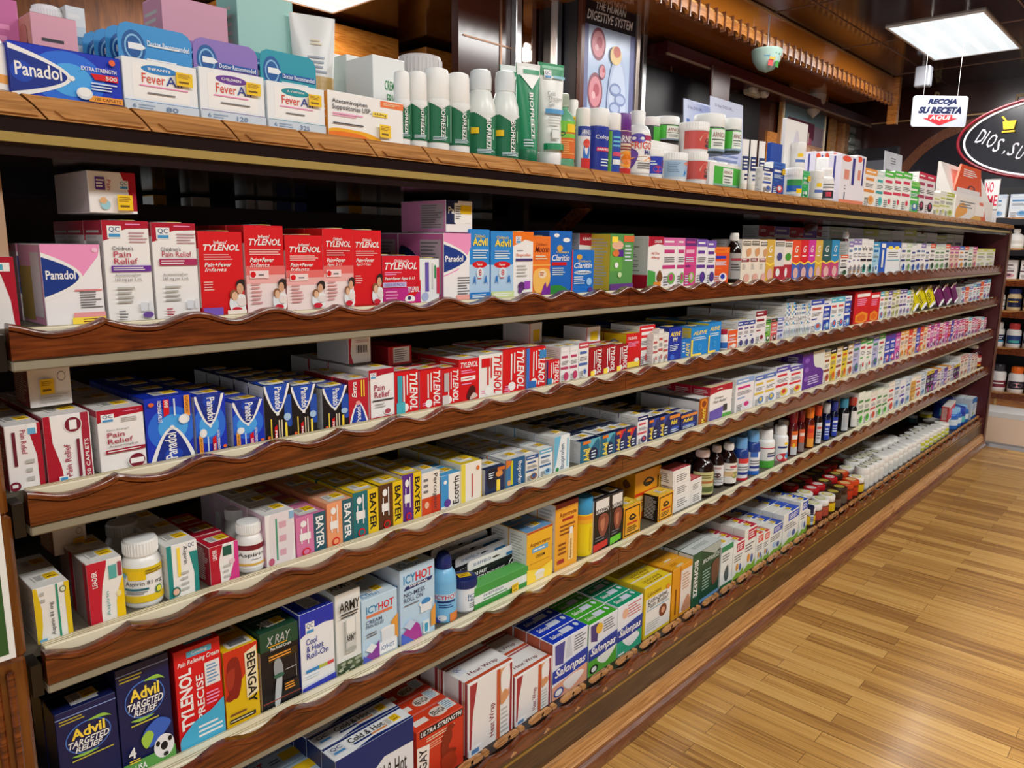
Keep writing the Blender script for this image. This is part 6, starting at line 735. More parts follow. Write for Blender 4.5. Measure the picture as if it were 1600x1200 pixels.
# ---------------------------------------------------------------- building one of a kind, cached by size
_PROTO = {}
ST = {}
def sticker(kind):
    if kind not in ST:
        mb = MB()
        if kind != 2: mb.box(-.5, .5, -.5, .5, 0, .0004, mat('#e6e4de', .5)); draw(mb, [L(.08, .1, .4, .9, 6, 'x')], lambda u, v, z: (u-.5, v-.5, .0004+z))
        a = (-.42, .42, -.4, .4) if kind == 2 else (-.06, .48, -.44, .4)
        mb.box(*a, .0004, .0009, mat('#f2c818', .5)); draw(mb, [L(.08, .55, .9, .9, 3, '#a8801a'), L(.15, .12, .8, .42, 1, '#7a5a10')], lambda u, v, z: (a[0]+u*(a[1]-a[0]), a[2]+v*(a[3]-a[2]), .0009+z))
        ST[kind] = mb.mesh('price_sticker')
    return ST[kind]
def proto(key, w, h, d):
    k = (key, round(w, 3), round(h, 3), round(d, 3))
    if k in _PROTO: return _PROTO[k]
    g = D[key]; parts = []; w, h, d = k[1:]
    if g['typ'] == 'box':
        mb = MB(); mb.box(-w/2, w/2, 0, d, 0, h, mat(hx(g['base']), .4), .0007)
        ft = lambda u, v, z: (-w/2+u*w, -z, v*h); sd = lambda u, v, z: (-w/2-z, d*(1-u), v*h); tp = lambda u, v, z: (-w/2+u*w, v*d, h+z)
        e = .012; draw(mb, g['front'], ft)
        draw(mb, [R(e, e, 1-e, 1-e, g['side'])]+(g['so'] if g['so'] is not None else FACTS), sd)
        draw(mb, [R(e, e, 1-e, 1-e, g['top'])]+g['to']+[R(.0, .93, 1, .945, 'S')], tp)      # lid with its tuck line
        parts.append(('', mb.mesh(g['kind']), (0, 0, 0), (0, 0, 0), (1, 1, 1)))
        s = g['st']; q = min(.034, w*.7)
        if s in (1, 4): parts.append(('price_sticker', sticker(1), (w*(.05 if s == 1 else .3), d*.5, h+.0008), (0, 0, .06), (q, min(.022, d*.5), 1)))
        elif s == 2: parts.append(('price_sticker', sticker(2), (w*.3, -.004, h*.72), (pi/2, 0, 0), (.025, .02, 1)))
        elif s == 3: parts.append(('price_sticker', sticker(2), (w*(.22 if w > h else -.1), -.004, h*(.26 if w > h else .5)), (pi/2, 0, .1), (min(.028, w*.4), .024, 1)))
    elif g['typ'] == 'round':
        r = w/2; b, c = SH[g['shape']]
        mb = MB(); mb.lathe([(p*r, q*h) for p, q in b], mat(hx(g['body']), g['rough']), 24); parts.append(('bottle' if 'jar' not in g['kind'] and 'can' not in g['kind'] else 'body', mb.mesh('body'), (0, 0, 0), (0, 0, 0), (1, 1, 1)))
        mb = MB(); mb.lathe([(p*r, q*h) for p, q in c], mat(hx(g['cap']), .38), 24)
        zt = h*c[-1][1]
        if g.get('lid'):
            n = 20; mb.add([(.62*r*cos(2*pi*i/n), .62*r*sin(2*pi*i/n), zt+.0004) for i in range(n)], [tuple(range(n))], mat(hx(g['lid']), .4)); mb.add([(.46*r*cos(2*pi*i/n), .4*r*sin(2*pi*i/n), zt+.0008) for i in range(n)], [tuple(range(n))], mat('#e4e0c8', .4)) if g['cap'].startswith('#e') else 0
        if g['shape'] in ('pill', 'syrup', 'flask', 'tub', 'bigneck'):       # fine ribs round the cap
            z0, z1 = h*(c[1][1]+.02), h*(c[-3][1]-.03); rr = max(p for p, q in c)*r
            for i in range(36):
                a = 2*pi*i/36; mb.add([((rr+o)*cos(a+t), (rr+o)*sin(a+t), z) for z in (z0, z1) for t, o in ((-.05, -.0002), (0, .0007), (.05, -.0002))], [(0, 1, 4, 3), (1, 2, 5, 4)], mat(hx(g['cap']), .38))
        parts.append(('lid' if 'jar' in g['kind'] else 'cap', mb.mesh('cap'), (0, 0, 0), (0, 0, 0), (1, 1, 1)))
        if g['lab']:
            z0, z1 = g['lv'][0]*h, g['lv'][1]*h; zz = [q*h for p, q in b]; mb = MB()
            rad = lambda z: next((b[i][0]+(b[i+1][0]-b[i][0])*(z-zz[i])/max(1e-6, zz[i+1]-zz[i]) for i in range(len(b)-1) if zz[i] <= z <= zz[i+1]), b[-1][0])*r
            def fl(u, v, z):
                zz_ = z0+v*(z1-z0); a = -pi/2+(u-.5)*g['span']; R_ = rad(zz_)+.0006+z; return (R_*cos(a), R_*sin(a), zz_)
            draw(mb, [R(0, 0, 1, 1, g['lab'])], fl, .4, 14)
            draw(mb, [R(.0, .0, 1, .004, 'S')]+g['ops'], fl, .4, 14); parts.append(('label', mb.mesh('label'), (0, 0, 0), (0, 0, 0), (1, 1, 1)))
        if g['st'] == 2: parts.append(('price_sticker', sticker(2), (0, 0, h+.0006), (0, 0, .1), (w*.6, w*.4, 1)))
    elif g['typ'] == 'tube':
        n, m_ = 20, 9; vs = []; fs = []; zc = h*.14
        prof = lambda t: (w/2*(.78+.24*t), max(.0012, w/2*.78*(1-t)**.8))
        for j in range(m_+1):
            t = j/m_; a, b_ = prof(t)
            for i in range(n): q = 2*pi*i/n; vs.append((a*cos(q), b_*sin(q), zc+(h-zc)*t))
        for j in range(m_):
            for i in range(n): fs.append((j*n+i, j*n+(i+1) % n, (j+1)*n+(i+1) % n, (j+1)*n+i))
        mb = MB(); mb.add(vs, fs, mat(hx(g['body']), .3), True); mb.add(vs[-n:], [tuple(range(n))], mat(hx(g['body']), .3)); parts.append(('body', mb.mesh('body'), (0, 0, 0), (0, 0, 0), (1, 1, 1)))
        def ft(u, v, z):
            a, b_ = prof(v); s_ = (2*u-1)*.96; return (a*s_, -b_*math.sqrt(1-s_*s_)-.0004-z, zc+(h-zc)*v)
        mb = MB()
        for o in g['ops']:
            if o[0] == 'r' and abs(o[4]-o[2]) > .2:
                pass
        ops = []
        for o in g['ops']: ops += [('r', o[1], o[2]+(o[4]-o[2])*k_/4, o[3], o[2]+(o[4]-o[2])*(k_+1)/4, o[5]) for k_ in range(4)] if o[0] == 'r' else [o]
        draw(mb, ops, ft, .35, 12); parts.append(('print', mb.mesh('print'), (0, 0, 0), (0, 0, 0), (1, 1, 1)))
        mb = MB(); mb.lathe([(w*.36, 0), (w*.385, .004), (w*.4, zc-.001), (w*.39, zc)], mat(hx(g['cap']), .35), 20); parts.append(('cap', mb.mesh('cap'), (0, 0, 0), (0, 0, 0), (1, 1, 1)))
    _PROTO[k] = (parts, (w, h, d)); return _PROTO[k]
ITEMS = []
ROWN = ['counter top', 'upper shelf', 'second shelf', 'third shelf', 'fourth shelf', 'bottom deck', 'end shelves', 'far side of the unit']
def place(key, x, y, z, w, h, d, row, k=0, rz=0, tilt=0):
    g = D[key]; parts, _ = proto(key, w, h, d)
    if g['typ'] == 'box':
        o = bpy.data.objects.new(g['kind'], parts[0][1]); COL.objects.link(o); rest = parts[1:]
    else:
        o = bpy.data.objects.new(g['kind'], None); COL.objects.link(o); o.empty_display_size = .03; rest = parts; rz += g.get('rot', -.3)
    o.location = (x, y, z); o.rotation_euler = (tilt, 0, rz)
    for nm, me, loc, rot, sc in rest:
        c = bpy.data.objects.new(nm, me); COL.objects.link(c); c.parent = o; c.location = loc; c.rotation_euler = rot; c.scale = sc
    o['category'] = g['cat']; ITEMS.append((key, row, round(x, 3), k, round(z, 2), o)); return o
ROWZ = [TOPZ]+SHELF[1:]
rj = random.Random(11)
def put(row, key, xl, xr, yt, n=1, back=0, yb=None, d=None, rz=None, tilt=0, hs=None, jit=1):
    """a thing whose front foot spans the columns xl..xr and whose top front edge is seen at line yt; n of them, one behind the other"""
    g = D[key]; y = ROWY[row]+back; z = ROWZ[row]
    if yb is not None: z = HC+ray((xl+xr)/2, yb).z*y/ray((xl+xr)/2, yb).y
    a, c = solve_x(xl, y, z), solve_x(xr, y, z); w = c-a; yf = y
    if g['typ'] != 'box':                                     # the seen outline of a round thing: widen the span to its silhouette
        xm = (a+c)/2; w = ray(xl, 600).xy.normalized().angle(ray(xr, 600).xy.normalized())*math.hypot(xm, yf+.02)*((1.16 if row == 4 else 1.04) if g['typ'] == 'round' else 1.06); y = yf+w/2; xm = solve_x((xl+xr)/2, y, z); dd = w
        cr = SH[g['shape']][1][1][0] if g['typ'] == 'round' else 0; h = solve_z(yt, xm, y+(w/2*cr if row > 1 else -w/2*cr if row == 0 else 0))-z
    else: xm = (a+c)/2; h = solve_z(yt, a, y)-z; dd = d or g['d']
    h = max(.02, h)
    for k in range(n):
        yy = y+k*(dd+.0015)
        if yy+(dd if g['typ'] == 'box' else dd/2) > 1.412 and row: break
        place(key, xm+(rj.uniform(-.002, .002) if k else 0), yy, z, w-.0012, h, dd, row, k, (rj.uniform(-.012, .012)*jit if rz is None else rz), tilt)
def run(row, keys, xl, xr, yl, yr, n=1, w=None, cnt=None, back=0, d=None, hh=None):
    """a run of narrow things between two columns; keys in turn"""
    y = ROWY[row]+back; z = ROWZ[row]; a, c = solve_x(xl, y, z), solve_x(xr, y, z); cnt = cnt or max(1, round((c-a)/w)); w = (c-a)/cnt
    ha, hc = (hh, hh) if hh else (solve_z(yl, a, y)-z, solve_z(yr, c, y)-z)
    for i in range(cnt):
        key = keys[i % len(keys)]; g = D[key]; h = ha+(hc-ha)*(i+.5)/cnt; h *= rj.choice((1, 1, .97, .94, 1.02)); dd = (d or g['d']) if g['typ'] == 'box' else w-.003
        for k in range(n):
            yy = y+k*(dd+.0015)+(dd/2 if g['typ'] != 'box' else 0)
            if yy+(dd if g['typ'] == 'box' else dd/2) > 1.412 and row: break
            place(key, a+(i+.5)*w, yy, z, w-.0015, round(h, 2) if g['typ'] == 'box' else h, dd, row, k, rj.uniform(-.015, .015))
# ================================================================ goods on the counter (row 0)
r = 0
put(r, 'whl', -34, 16, 32); put(r, 'pan_h', 18, 194, 61)
put(r, 'fev_a', 195, 312, 86); put(r, 'fev_b', 314, 416, 103); put(r, 'fev_c', 419, 509, 125); put(r, 'ace', 513, 631, 139)
def header(px0, px1, py, key, col, label, grp, n):
    a = at_y(px0, py, 1.085); c = at_y(px1, py, 1.085); w = c.x-a.x; h = a.z-TOPZ
    for k in range(n):
        mb = MB(); q = [(-w/2, 0), (w/2, 0), (w/2, h-.012), (w/2-.004, h-.004), (w/2-.012, h), (-w/2+.012, h), (-w/2+.004, h-.004), (-w/2, h-.012)]
        mb.prism(q, 'y', 0, .0012, mat(hx(col), .4))
        draw(mb, [E(.2, .76, .155, .17, '#1c5a9c'), E(.2, .76, .12, .13, '#8ac0e4'), E(.2, .76, .1, .11, '#1c5a9c'), R(.13, .735, .3, .8, 'w'), P('w', .3, .735, .36, .765, .3, .8), R(.36, .7, .98, .76, '#1f5aa8') if key != 'a' else L(.4, .78, .95, .82, 1, 'w'), T('Doctor Recommended', .38, .79 if key == 'a' else .705, .96, .85 if key == 'a' else .755, 'w', bold=.6), L(.36, .62, .96, .68, 1, 'w'), L(.4, .5, .9, .58, 2, 'z')], lambda u, v, z: (-w/2+u*w, -z, v*h))
        o = mb.obj('display_card'); o.location = ((a.x+c.x)/2-.004*k, 1.085+k*.03, TOPZ)
        tag(o, label+(', front card' if k == 0 else ', %s card behind' % ['', 'first', 'second', 'third', 'fourth'][k]), 'display card', grp)
header(181, 296, 30, 'a', '#3d96d4', 'sky blue rounded header card behind the infant suppository carton', 'sky blue header cards', 4)
header(300, 400, 55, 'b', '#8f74bc', 'lilac rounded header card behind the child suppository carton', 'lilac header cards', 2)
header(405, 492, 74, 'c', '#2399ac', 'teal rounded header card behind the junior suppository carton', 'teal header cards', 2)
put(r, 'pinkbag', -8, 44, -10, back=.13, d=.06); s('pbl', 'cosmetic_carton', 'pale blue and white carton behind the rose box', '#cfe0ea', '#e8eef0', '#4a8ab8', pic='#e8f0f4', st=0); tubj('wtb', 'white dome lidded tub behind the rose box', '#e9dde0', '#f0eef0', []); put(r, 'wtb', 66, 112, 6, back=.2); put(r, 'pbl', 118, 148, 8, back=.2); put(r, 'rosebx', 60, 133, 18, back=.085); put(r, 'pinkbx', 266, 366, -12, back=.22, d=.07); put(r, 'mintbx', 381, 466, -20, back=.22, d=.07)
def teal_stack():
    for k in range(4):
        mb = MB(); mb.box(-.05, .05, 0, .001, 0, .115, mat('#2a8cae', .4)); draw(mb, [L(.3, .75, .8, .82, 1, '#1a6484')], lambda u, v, z: (-.05+u*.1, -z, v*.115))
        p = at_y(214, 80, 1.25); o = mb.obj('backing_card'); o.location = (p.x-.006*k, 1.25+.022*k, TOPZ+.033); o.rotation_euler.x = -.03
        tag(o, 'dark teal backing card above the sky blue headers, %s of a row of four' % ['first', 'second', 'third', 'last'][k], 'display card', 'dark teal backing cards')
teal_stack()
put(r, 'gold', 462, 528, 24, back=.16); put(r, 'crema', 520, 546, 82, back=.24, d=.06); put(r, 'crema', 545, 568, 84, back=.20); put(r, 'crema', 585, 634, 84, back=.10, d=.08)
put(r, 'neu', 625, 690, 84, back=.22)
for a, c, t in ((617, 641, 110), (638, 667, 110), (663, 701, 104), (698, 733, 112)): put(r, 'bro', a, c, t)
put(r, 'bsp', 728, 773, 107); put(r, 'bsp', 767, 809, 110); put(r, 'btu', 779, 806, 102, back=.06); put(r, 'btu', 803, 843, 100); put(r, 'ctg', 836, 880, 100)
put(r, 'alc', 863, 896, 146); put(r, 'lin', 880, 906, 156, back=.04); put(r, 'arn', 898, 920, 168); put(r, 'colo', 914, 948, 168); put(r, 'alco', 942, 967, 176); put(r, 'arni', 955, 983, 176); put(r, 'frig', 972, 1013, 173)
put(r, 'tb1', 1002, 1034, 231); put(r, 'tb2', 1028, 1072, 238); put(r, 'tb3', 1063, 1103, 238)
put(r, 'tb4', 1058, 1105, 190, yb=238, back=.005); put(r, 'wht3', 1008, 1058, 217, back=.06, d=.08); put(r, 'ajar2', 1000, 1030, 182, yb=222, back=.09); put(r, 'ajar', 1016, 1060, 181, yb=218, back=.07)
def jar_tray():
    x0, x1 = solve_x(1107, 1.03, TOPZ), solve_x(1163, 1.03, TOPZ); h = solve_z(252, x0, 1.03)-TOPZ; w = x1-x0; c = (x0+x1)/2; d = .13; m = mat('#efeeea', .45)
    t = tag(empty('jar_tray', (c, 1.03, TOPZ)), 'white open carton tray with a lime arnica label, jars inside', 'tray')
    mb = MB()
    for q in ((-w/2, w/2, 0, .002), (-w/2, w/2, d-.002, d), (-w/2, -w/2+.002, .002, d-.002), (w/2-.002, w/2, .002, d-.002)): mb.box(*q, 0, h, m)
    mb.box(-w/2, w/2, 0, d, 0, .002, m); mb.obj('tray', t)
    mb = MB(); draw(mb, [R(.12, .12, .88, .88, '#48b43a'), R(.36, .2, .64, .84, '#e9efe4'), T('ARNICA', .38, .62, .62, .74, '#8a3a3a', bold=.6), R(.38, .5, .62, .54, 'k'), L(.4, .24, .6, .44, 2, 'x'), R(.12, .12, .88, .2, '#8ab8a0')], lambda u, v, z: (-w/2+u*w, -z, v*h)); mb.obj('label', t)
    r_ = .029
    for k, (dx, dy) in enumerate(((-.28, .035), (.02, .035), (.3, .035), (-.28, .096), (.02, .096), (.3, .096))):
        place('ajar', c+dx*w, 1.03+dy, TOPZ+.003, 2*r_, h*1.06, 0, 0, 0)
jar_tray(); put(0, 'ajar', 1081, 1130, 177, yb=236, back=.07); put(0, 'ajar', 1123, 1156, 184, yb=236, back=.06)
def flyer(px0, px1, py, y, label, h=.17):
    a, c = at_y(px0, py, y), at_y(px1, py, y); w = c.x-a.x; hh = a.z-TOPZ
    o = card('flyer', label, 'flyer', ((a.x+c.x)/2, y, TOPZ), w, hh, .0012, [T('Si hay DOLOR...', .14, .9, .7, .94, '#5a4a8a', bold=.4), R(.1, .55, .2, .8, '#4a6ab8'), R(.3, .6, .4, .78, '#a8b8dc'), R(.45, .58, .55, .76, '#c0c8e4'), T('Sanalo', .56, .66, .92, .76, '#4a6ab8', it=1, bold=.4), L(.6, .5, .92, .62, 2, '#3a4a8a'), L(.1, .2, .9, .45, 5, '#8a9ac8')], '#cfd6ee', tilt=-.06)
flyer(1076, 1119, 152, 1.2, 'pale blue paper flyer, the one partly hidden behind the other'); flyer(1118, 1170, 148, 1.16, 'pale blue paper flyer standing fully visible behind the arnica jars')
for a, c, t in ((1153, 1168, 218), (1166, 1180, 219), (1179, 1193, 221)): put(r, 'navt', a, c, t)
s('wsl', 'cream_carton', 'white carton with navy product band', '#efefec', '#24366e', '#3a5ab0', pic='#8a8a9a', st=0); s('nvb', 'cream_carton', 'navy carton with red and white foot', '#22489c', '#3a6ac0', '#e8e8ec', pic='#c83a3a', dark=1, st=2); s('grb', 'cream_carton', 'slim bright green carton with yellow tag', '#2fa85a', '#58c07a', '#d8f0dc', pic='#1f8a48', dark=1, st=2)
C('tri', 'cream_carton', 'tall white arched display sleeve with grey swirl', '#ecebea', [A('#a8a4b8', .4, .2, .6, .7, .7, .3), A('#d8d4e0', .3, .5, .5, .9, .7, .6), E(.36, .66, .08, .06, '#3a2a4a')], d=.012, side='#e0dfe0', so=[], st=2); C('blt', 'cream_carton', 'pointed deep blue sleeve behind the navy carton', '#1f4aa8', [L(.2, .3, .8, .5, 3, '#3a6ac8')], d=.012, side='#18409a', so=[], st=0)
put(r, 'blt', 1199, 1217, 222, back=.05); put(r, 'tri', 1219, 1254, 184, back=.07)
jar('wjt', 'white skin cream jar with gold tag on the counter', '#ecebe8', '#f0efec', [R(.2, .3, .9, .5, '#5a7ac0'), R(.3, .7, .6, .95, 'y')], shape='tub'); jar('gjt', 'white jar with green and blue wave label', '#e8ece8', '#f2f2f0', [R(0, .5, .7, 1, '#3a9a4a'), R(0, .2, .8, .6, '#2a6ac0'), R(.4, .1, .7, .4, 'y')], shape='tub'); jar('blm', 'white cream jar with dark portrait band', '#ecebea', '#f1f0ee', [R(0, 0, 1, .45, '#2a2838'), R(.3, .1, .6, .36, '#c83a4a'), L(.1, .55, .9, .9, 2, 'x')], shape='bigneck')
put(r, 'wsl', 1190, 1205, 260); put(r, 'nvb', 1205, 1224, 252); put(r, 'gjt', 1222, 1254, 262); put(r, 'wjt', 1232, 1256, 222, yb=262, back=.03); put(r, 'grb', 1252, 1262, 266); put(r, 'wjt', 1262, 1284, 266); put(r, 'blm', 1276, 1300, 262); put(r, 'blm', 1296, 1318, 264); put(r, 'wjt', 1266, 1290, 246, back=.1); put(r, 'wjt', 1292, 1312, 249, back=.1)
C('tec', 'cream_carton', 'tall white lilac carton with navy stripe and orange cap', '#e9e6ee', [R(.66, .4, .82, .96, '#34348a'), R(.2, .5, .5, .7, '#e0907a'), E(.3, .92, .26, .06, '#e8583a'), T('TECNU', .3, .08, .46, .4, 'q', rot=-1, bold=.4), R(0, 0, 1, .08, '#e88a6a')], d=.045, side='#dcd8e6', so=[R(.4, .4, .55, .96, '#44448e')], st=0); D['tec']['front'].pop(3)
for a, c in ((1268, 1282), (1282, 1294), (1294, 1308)): put(r, 'tec', a, c, 236, back=.14)
put(r, 'tec', 1310, 1335, 240); put(r, 'tec', 1333, 1347, 242)
s('oswi', 'cream_carton', 'white foot care carton with orange stripes', '#efece6', '#e8a04a', '#e08a3a', pic='#e8b06a', st=0); s('tlw', 'cream_carton', 'white carton with teal tooth print', '#eaf0ee', '#d0e4e0', '#3aa8a8', pic='#5ac0c0', st=0); s('gnw', 'cream_carton', 'white carton with leaf green lid and crimson line', '#eff2ee', '#58c04a', '#d83a5a', pic='#dfe8dc', st=0); s('gnb', 'cream_carton', 'lime and blue hair carton', '#4ab848', '#8ad06a', '#e8f4e4', pic='#4a7ac0', dark=1, st=0); s('rbk', 'cream_carton', 'white grey carton with red top and black shoe print', '#e4e0e2', '#c82a4a', '#a83a5a', pic='#1c1a1e', st=0); s('crw', 'cream_carton', 'plain cream soap carton', '#eeeee2', '#e4e6d8', '#c8cc6a', pic='#dcdcc8', st=0); s('lime', 'cream_carton', 'white carton with olive lime side stripe', '#e6ecd8', '#b8c04a', '#8a9a3a', pic='#c8d07a', st=0)
put(r, 'oswi', 1347, 1366, 262); put(r, 'tlw', 1366, 1378, 266)
for a, c, t in ((1378, 1393, 266), (1393, 1406, 267), (1406, 1420, 268)): put(r, 'gnw', a, c, t)
put(r, 'gnb', 1418, 1433, 282); put(r, 'rbk', 1430, 1443, 268); put(r, 'rbk', 1443, 1456, 272); put(r, 'crw', 1456, 1468, 300); put(r, 'crw', 1466, 1476, 298); put(r, 'lime', 1474, 1488, 300)
def display_stand():
    a, c = solve_x(1490, 1.03, TOPZ), solve_x(1548, 1.03, TOPZ); w = c-a; h = solve_z(250, a, 1.03)-TOPZ
    t = tag(empty('display_stand', ((a+c)/2, 1.03, TOPZ)), 'white and orange cardboard display stand at the far end of the counter', 'display stand')
    mb = MB(); mb.prism([(0, 0), (.1, 0), (.1, h), (.09, h), (.02, h*.42), (0, h*.4)], 'x', -w/2, w/2, mat('#ece6e0', .45)); draw(mb, [A('#e8a03a', .05, .02, .3, .14, .2, .3, .05, .2), A('#e8b04a', .4, .02, .6, .12, .8, .04), P('#e2602a', .7, .0, .84, 0, .7, .36, .6, .36), L(.1, .2, .5, .34, 3, 'x'), R(.5, .1, .75, .3, '#f4efe8')], lambda u, v, z: (-w/2+u*w, -z, v*h)); mb.obj('tray', t)
    mb = MB(); mb.prism([(-w*.42, h*.5), (w*.3, h*.5), (w*.2, h*.99), (-w*.3, h*.99)], 'y', .03, .04, mat('#e2582a', .45)); draw(mb, [L(.2, .6, .8, .9, 4, 'w'), E(.6, .2, .16, .12, '#3a2a3a'), E(.6, .2, .1, .08, '#e2582a'), R(0, 0, 1, .16, '#e8e2e4')], lambda u, v, z: (-w*.36+u*w*.6, .03-z, h*.5+v*h*.48)); mb.obj('header', t)
display_stand()
a, c = at_x(1539, 281, 5.5), at_x(1564, 281, 5.5); o = card('notice', 'small white notice with crimson letters beside the orange stand', 'notice', (5.5, (a.y+c.y)/2, TOPZ+.002), a.y-c.y, a.z-TOPZ, .002, [R(.02, .3, .98, .99, 'q'), R(.04, .32, .96, .98, '#f0eef0'), T('NO', .1, .7, .62, .94, '#d8304a', bold=1), T('ME', .3, .4, .92, .64, '#d8304a', bold=1)], '#e8e4e4', rz=-pi/2)
a = at_y(1392, 236, 1.35); card('printed_sheet', 'white printed letter sheet standing behind the green topped cartons', 'sheet', (a.x+.1, 1.35, TOPZ), .3, at_y(1392, 236, 1.35).z-TOPZ, .002, [L(.35, .82, .65, .93, 3, 'x'), L(.1, .2, .9, .76, 8, 'x')], '#d4d6dc', tilt=-.04)

# ================================================================ upper shelf (row 1)
r = 1
put(r, 'edgebx', -42, 33, 402); put(r, 'tanbx', -60, 16, 256, yb=402, back=.01)
put(r, 'pan_i', 73, 167, 381, n=2); put(r, 'qc_p', 171, 243, 344, n=3); put(r, 'qc_lie', 140, 216, 265, yb=333, back=.004); put(r, 'qc_c', 246, 314, 347, n=3)
put(r, 'ty1', 316, 385, 361, n=2); put(r, 'ty2', 387, 448, 351, n=3); put(r, 'ty3', 449, 508, 367, n=3); put(r, 'ty4', 507, 554, 357, n=3); put(r, 'ty5', 553, 598, 359, n=3)
put(r, 'tydis', 598, 657, 400, n=2); put(r, 'smwh', 656, 687, 404); put(r, 'pan_k', 693, 736, 364, n=2); put(r, 'pan_l', 697, 738, 312, yb=363, back=.004)
put(r, 'adv1', 733, 765, 358, n=3); put(r, 'adv2', 766, 802, 361, n=3); put(r, 'qibu', 800, 832, 362, n=3); put(r, 'motr', 831, 859, 369, n=2); put(r, 'clar', 857, 892, 360, n=3); put(r, 'clac', 891, 927, 391); put(r, 'lead1', 903, 956, 364, back=.055, n=2)
put(r, 'zarb', 951, 988, 365, n=2); put(r, 'lead2', 1010, 1034, 369); put(r, 'ben1', 1033, 1056, 371, n=2); put(r, 'ben1', 1056, 1069, 372, n=2); put(r, 'ben2', 1067, 1086, 372, n=2); put(r, 'qcal', 1086, 1102, 374, n=2); put(r, 'qcal', 1102, 1116, 376); put(r, 'dels', 1113, 1137, 386); put(r, 'sybk', 1131, 1155, 364)
put(r, 'rob1', 1156, 1171, 374, n=2); put(r, 'rob1', 1170, 1184, 374, n=2); put(r, 'rob1', 1184, 1196, 375, n=2); put(r, 'gg', 1194, 1208, 374); put(r, 'rob2', 1207, 1223, 376); put(r, 'rob3', 1222, 1235, 377)
for k, (a, c) in zip(('gr', 'gr2', 'gm', 'gg', 'gt', 'gb'), ((1235, 1248), (1248, 1260), (1260, 1271), (1271, 1282), (1282, 1296), (1296, 1308))): put(r, k, a, c, 375, n=2)
put(r, 'dkrd', 1308, 1324, 362, back=.01); put(r, 'arb', 1311, 1323, 398); run(r, ['nas1'], 1323, 1343, 373, 373, cnt=3); put(r, 'tap', 1342, 1352, 373); put(r, 'tap', 1352, 1361, 374); run(r, ['aqb'], 1361, 1371, 377, 377, cnt=1); put(r, 'nan', 1371, 1404, 378)
run(r, ['wb1', 'gn1', 'wb1', 'wb1', 'nas1'], 1405, 1450, 379, 381, cnt=6); run(r, ['arb', 'gn1', 'gn1'], 1450, 1481, 381, 383, cnt=4); run(r, ['mg1', 'mg1', 'pkb', 'arb', 'gn1'], 1481, 1524, 384, 386, cnt=6); run(r, ['yl1', 'yl1'], 1524, 1552, 388, 390, cnt=2)
# second row of boxes seen behind the front ones, taller
run(r, ['gn1', 'wb1', 'yl1'], 1290, 1500, 352, 368, cnt=11, back=.13); run(r, ['lead1', 'qcal'], 1180, 1290, 352, 356, cnt=5, back=.16)

# ================================================================ second shelf (row 2)
r = 2
put(r, 'qc2a', 16, 73, 668, n=3); put(r, 'qc2b', 76, 149, 653, n=3); put(r, 'qcst', 47, 115, 575, yb=634, back=.03); put(r, 'qc2', 158, 231, 643, n=4); put(r, 'pan_v', 232, 305, 625, n=4)
put(r, 'pan_s', 308, 357, 620, n=4); put(r, 'pan_s', 366, 415, 630, n=4); put(r, 'pan_n', 415, 458, 604, n=5); put(r, 'pan_n', 457, 497, 605, n=5); put(r, 'pan_n', 505, 546, 607, n=5); put(r, 'pan_x', 546, 577, 595, n=3)
put(r, 'qc2c', 577, 617, 579, n=4); put(r, 'qclie', 545, 580, 529, yb=567, back=.05); put(r, 'tv1', 617, 655, 583, n=4); put(r, 'tv2', 656, 690, 580, n=4); put(r, 'tv3', 690, 718, 578, n=3); C('tyst', 'tablet_carton', 'dark red carton lying sideways over the small red ones', '#b81820', [R(.2, .3, .9, .95, '#e4e2dc'), L(.25, .35, .85, .9, 6, 'x'), R(.1, .0, 1, .22, 'k')], d=.09, side='#8a1018', so=[], top='#a8141c', st=0)
put(r, 'tyst', 607, 644, 543, yb=577, back=.06); put(r, 'tyrr', 717, 749, 563, n=4); put(r, 'tyw', 748, 785, 556, n=3); put(r, 'tyr', 785, 820, 548, n=3); put(r, 'typ', 821, 852, 545, n=3); put(r, 'tys', 853, 874, 565, n=3)
run(r, ['qp1'], 875, 903, 547, 543, cnt=2, n=3); put(r, 'qp2', 903, 919, 536, n=3); C('qst', 'tablet_carton', 'white red edged carton lying with a yellow tag', '#ece8e4', [R(0, 0, 1, .08, 'R'), R(0, 0, .06, 1, 'R'), R(.3, .2, .8, .7, 'y')], d=.07, side='#d0c8c4', top='#e0dcd8', st=0); put(r, 'qst', 823, 850, 506, yb=540, back=.08, tilt=0, rz=.2); put(r, 'qst', 915, 938, 512, yb=536, back=.05)
for a, c, t in ((920, 940, 545), (940, 961, 541), (961, 980, 540)): put(r, 'ty8a', a, c, t, n=3)
put(r, 'ty8', 977, 1001, 522, n=2, back=.02); put(r, 'rw1', 997, 1021, 510, n=2, back=.02); run(r, ['wst'], 1019, 1043, 519, 516, cnt=3, n=3); put(r, 'alpm', 1043, 1064, 513, n=4); put(r, 'alv1', 1064, 1078, 531, n=3); put(r, 'alv2', 1078, 1106, 513, n=3); put(r, 'alv2', 1105, 1125, 505, n=3)
B('whb', 'pill_bottle', 'small white bottle with crimson cap by the blue cartons', 'bottle', 'pill', '#ecebe9', '#b82040', [R(0, .1, 1, .6, '#2a6ab8')], lab='#eceaea', lv=(.05, .62)); put(r, 'whb', 1121, 1136, 514)
put(r, 'org', 1136, 1151, 517, n=2); run(r, ['wn1'], 1151, 1178, 502, 499, cnt=3, n=3); put(r, 'mar', 1178, 1195, 487, n=3); put(r, 'grn', 1193, 1202, 500); put(r, 'rdg', 1203, 1213, 498); put(r, 'lil', 1213, 1223, 497); run(r, ['bk4', 'bk1', 'bk2', 'bk4', 'bk3', 'bk1', 'bk2', 'bk4', 'bk4'], 1223, 1264, 476, 474, w=.014, n=3)
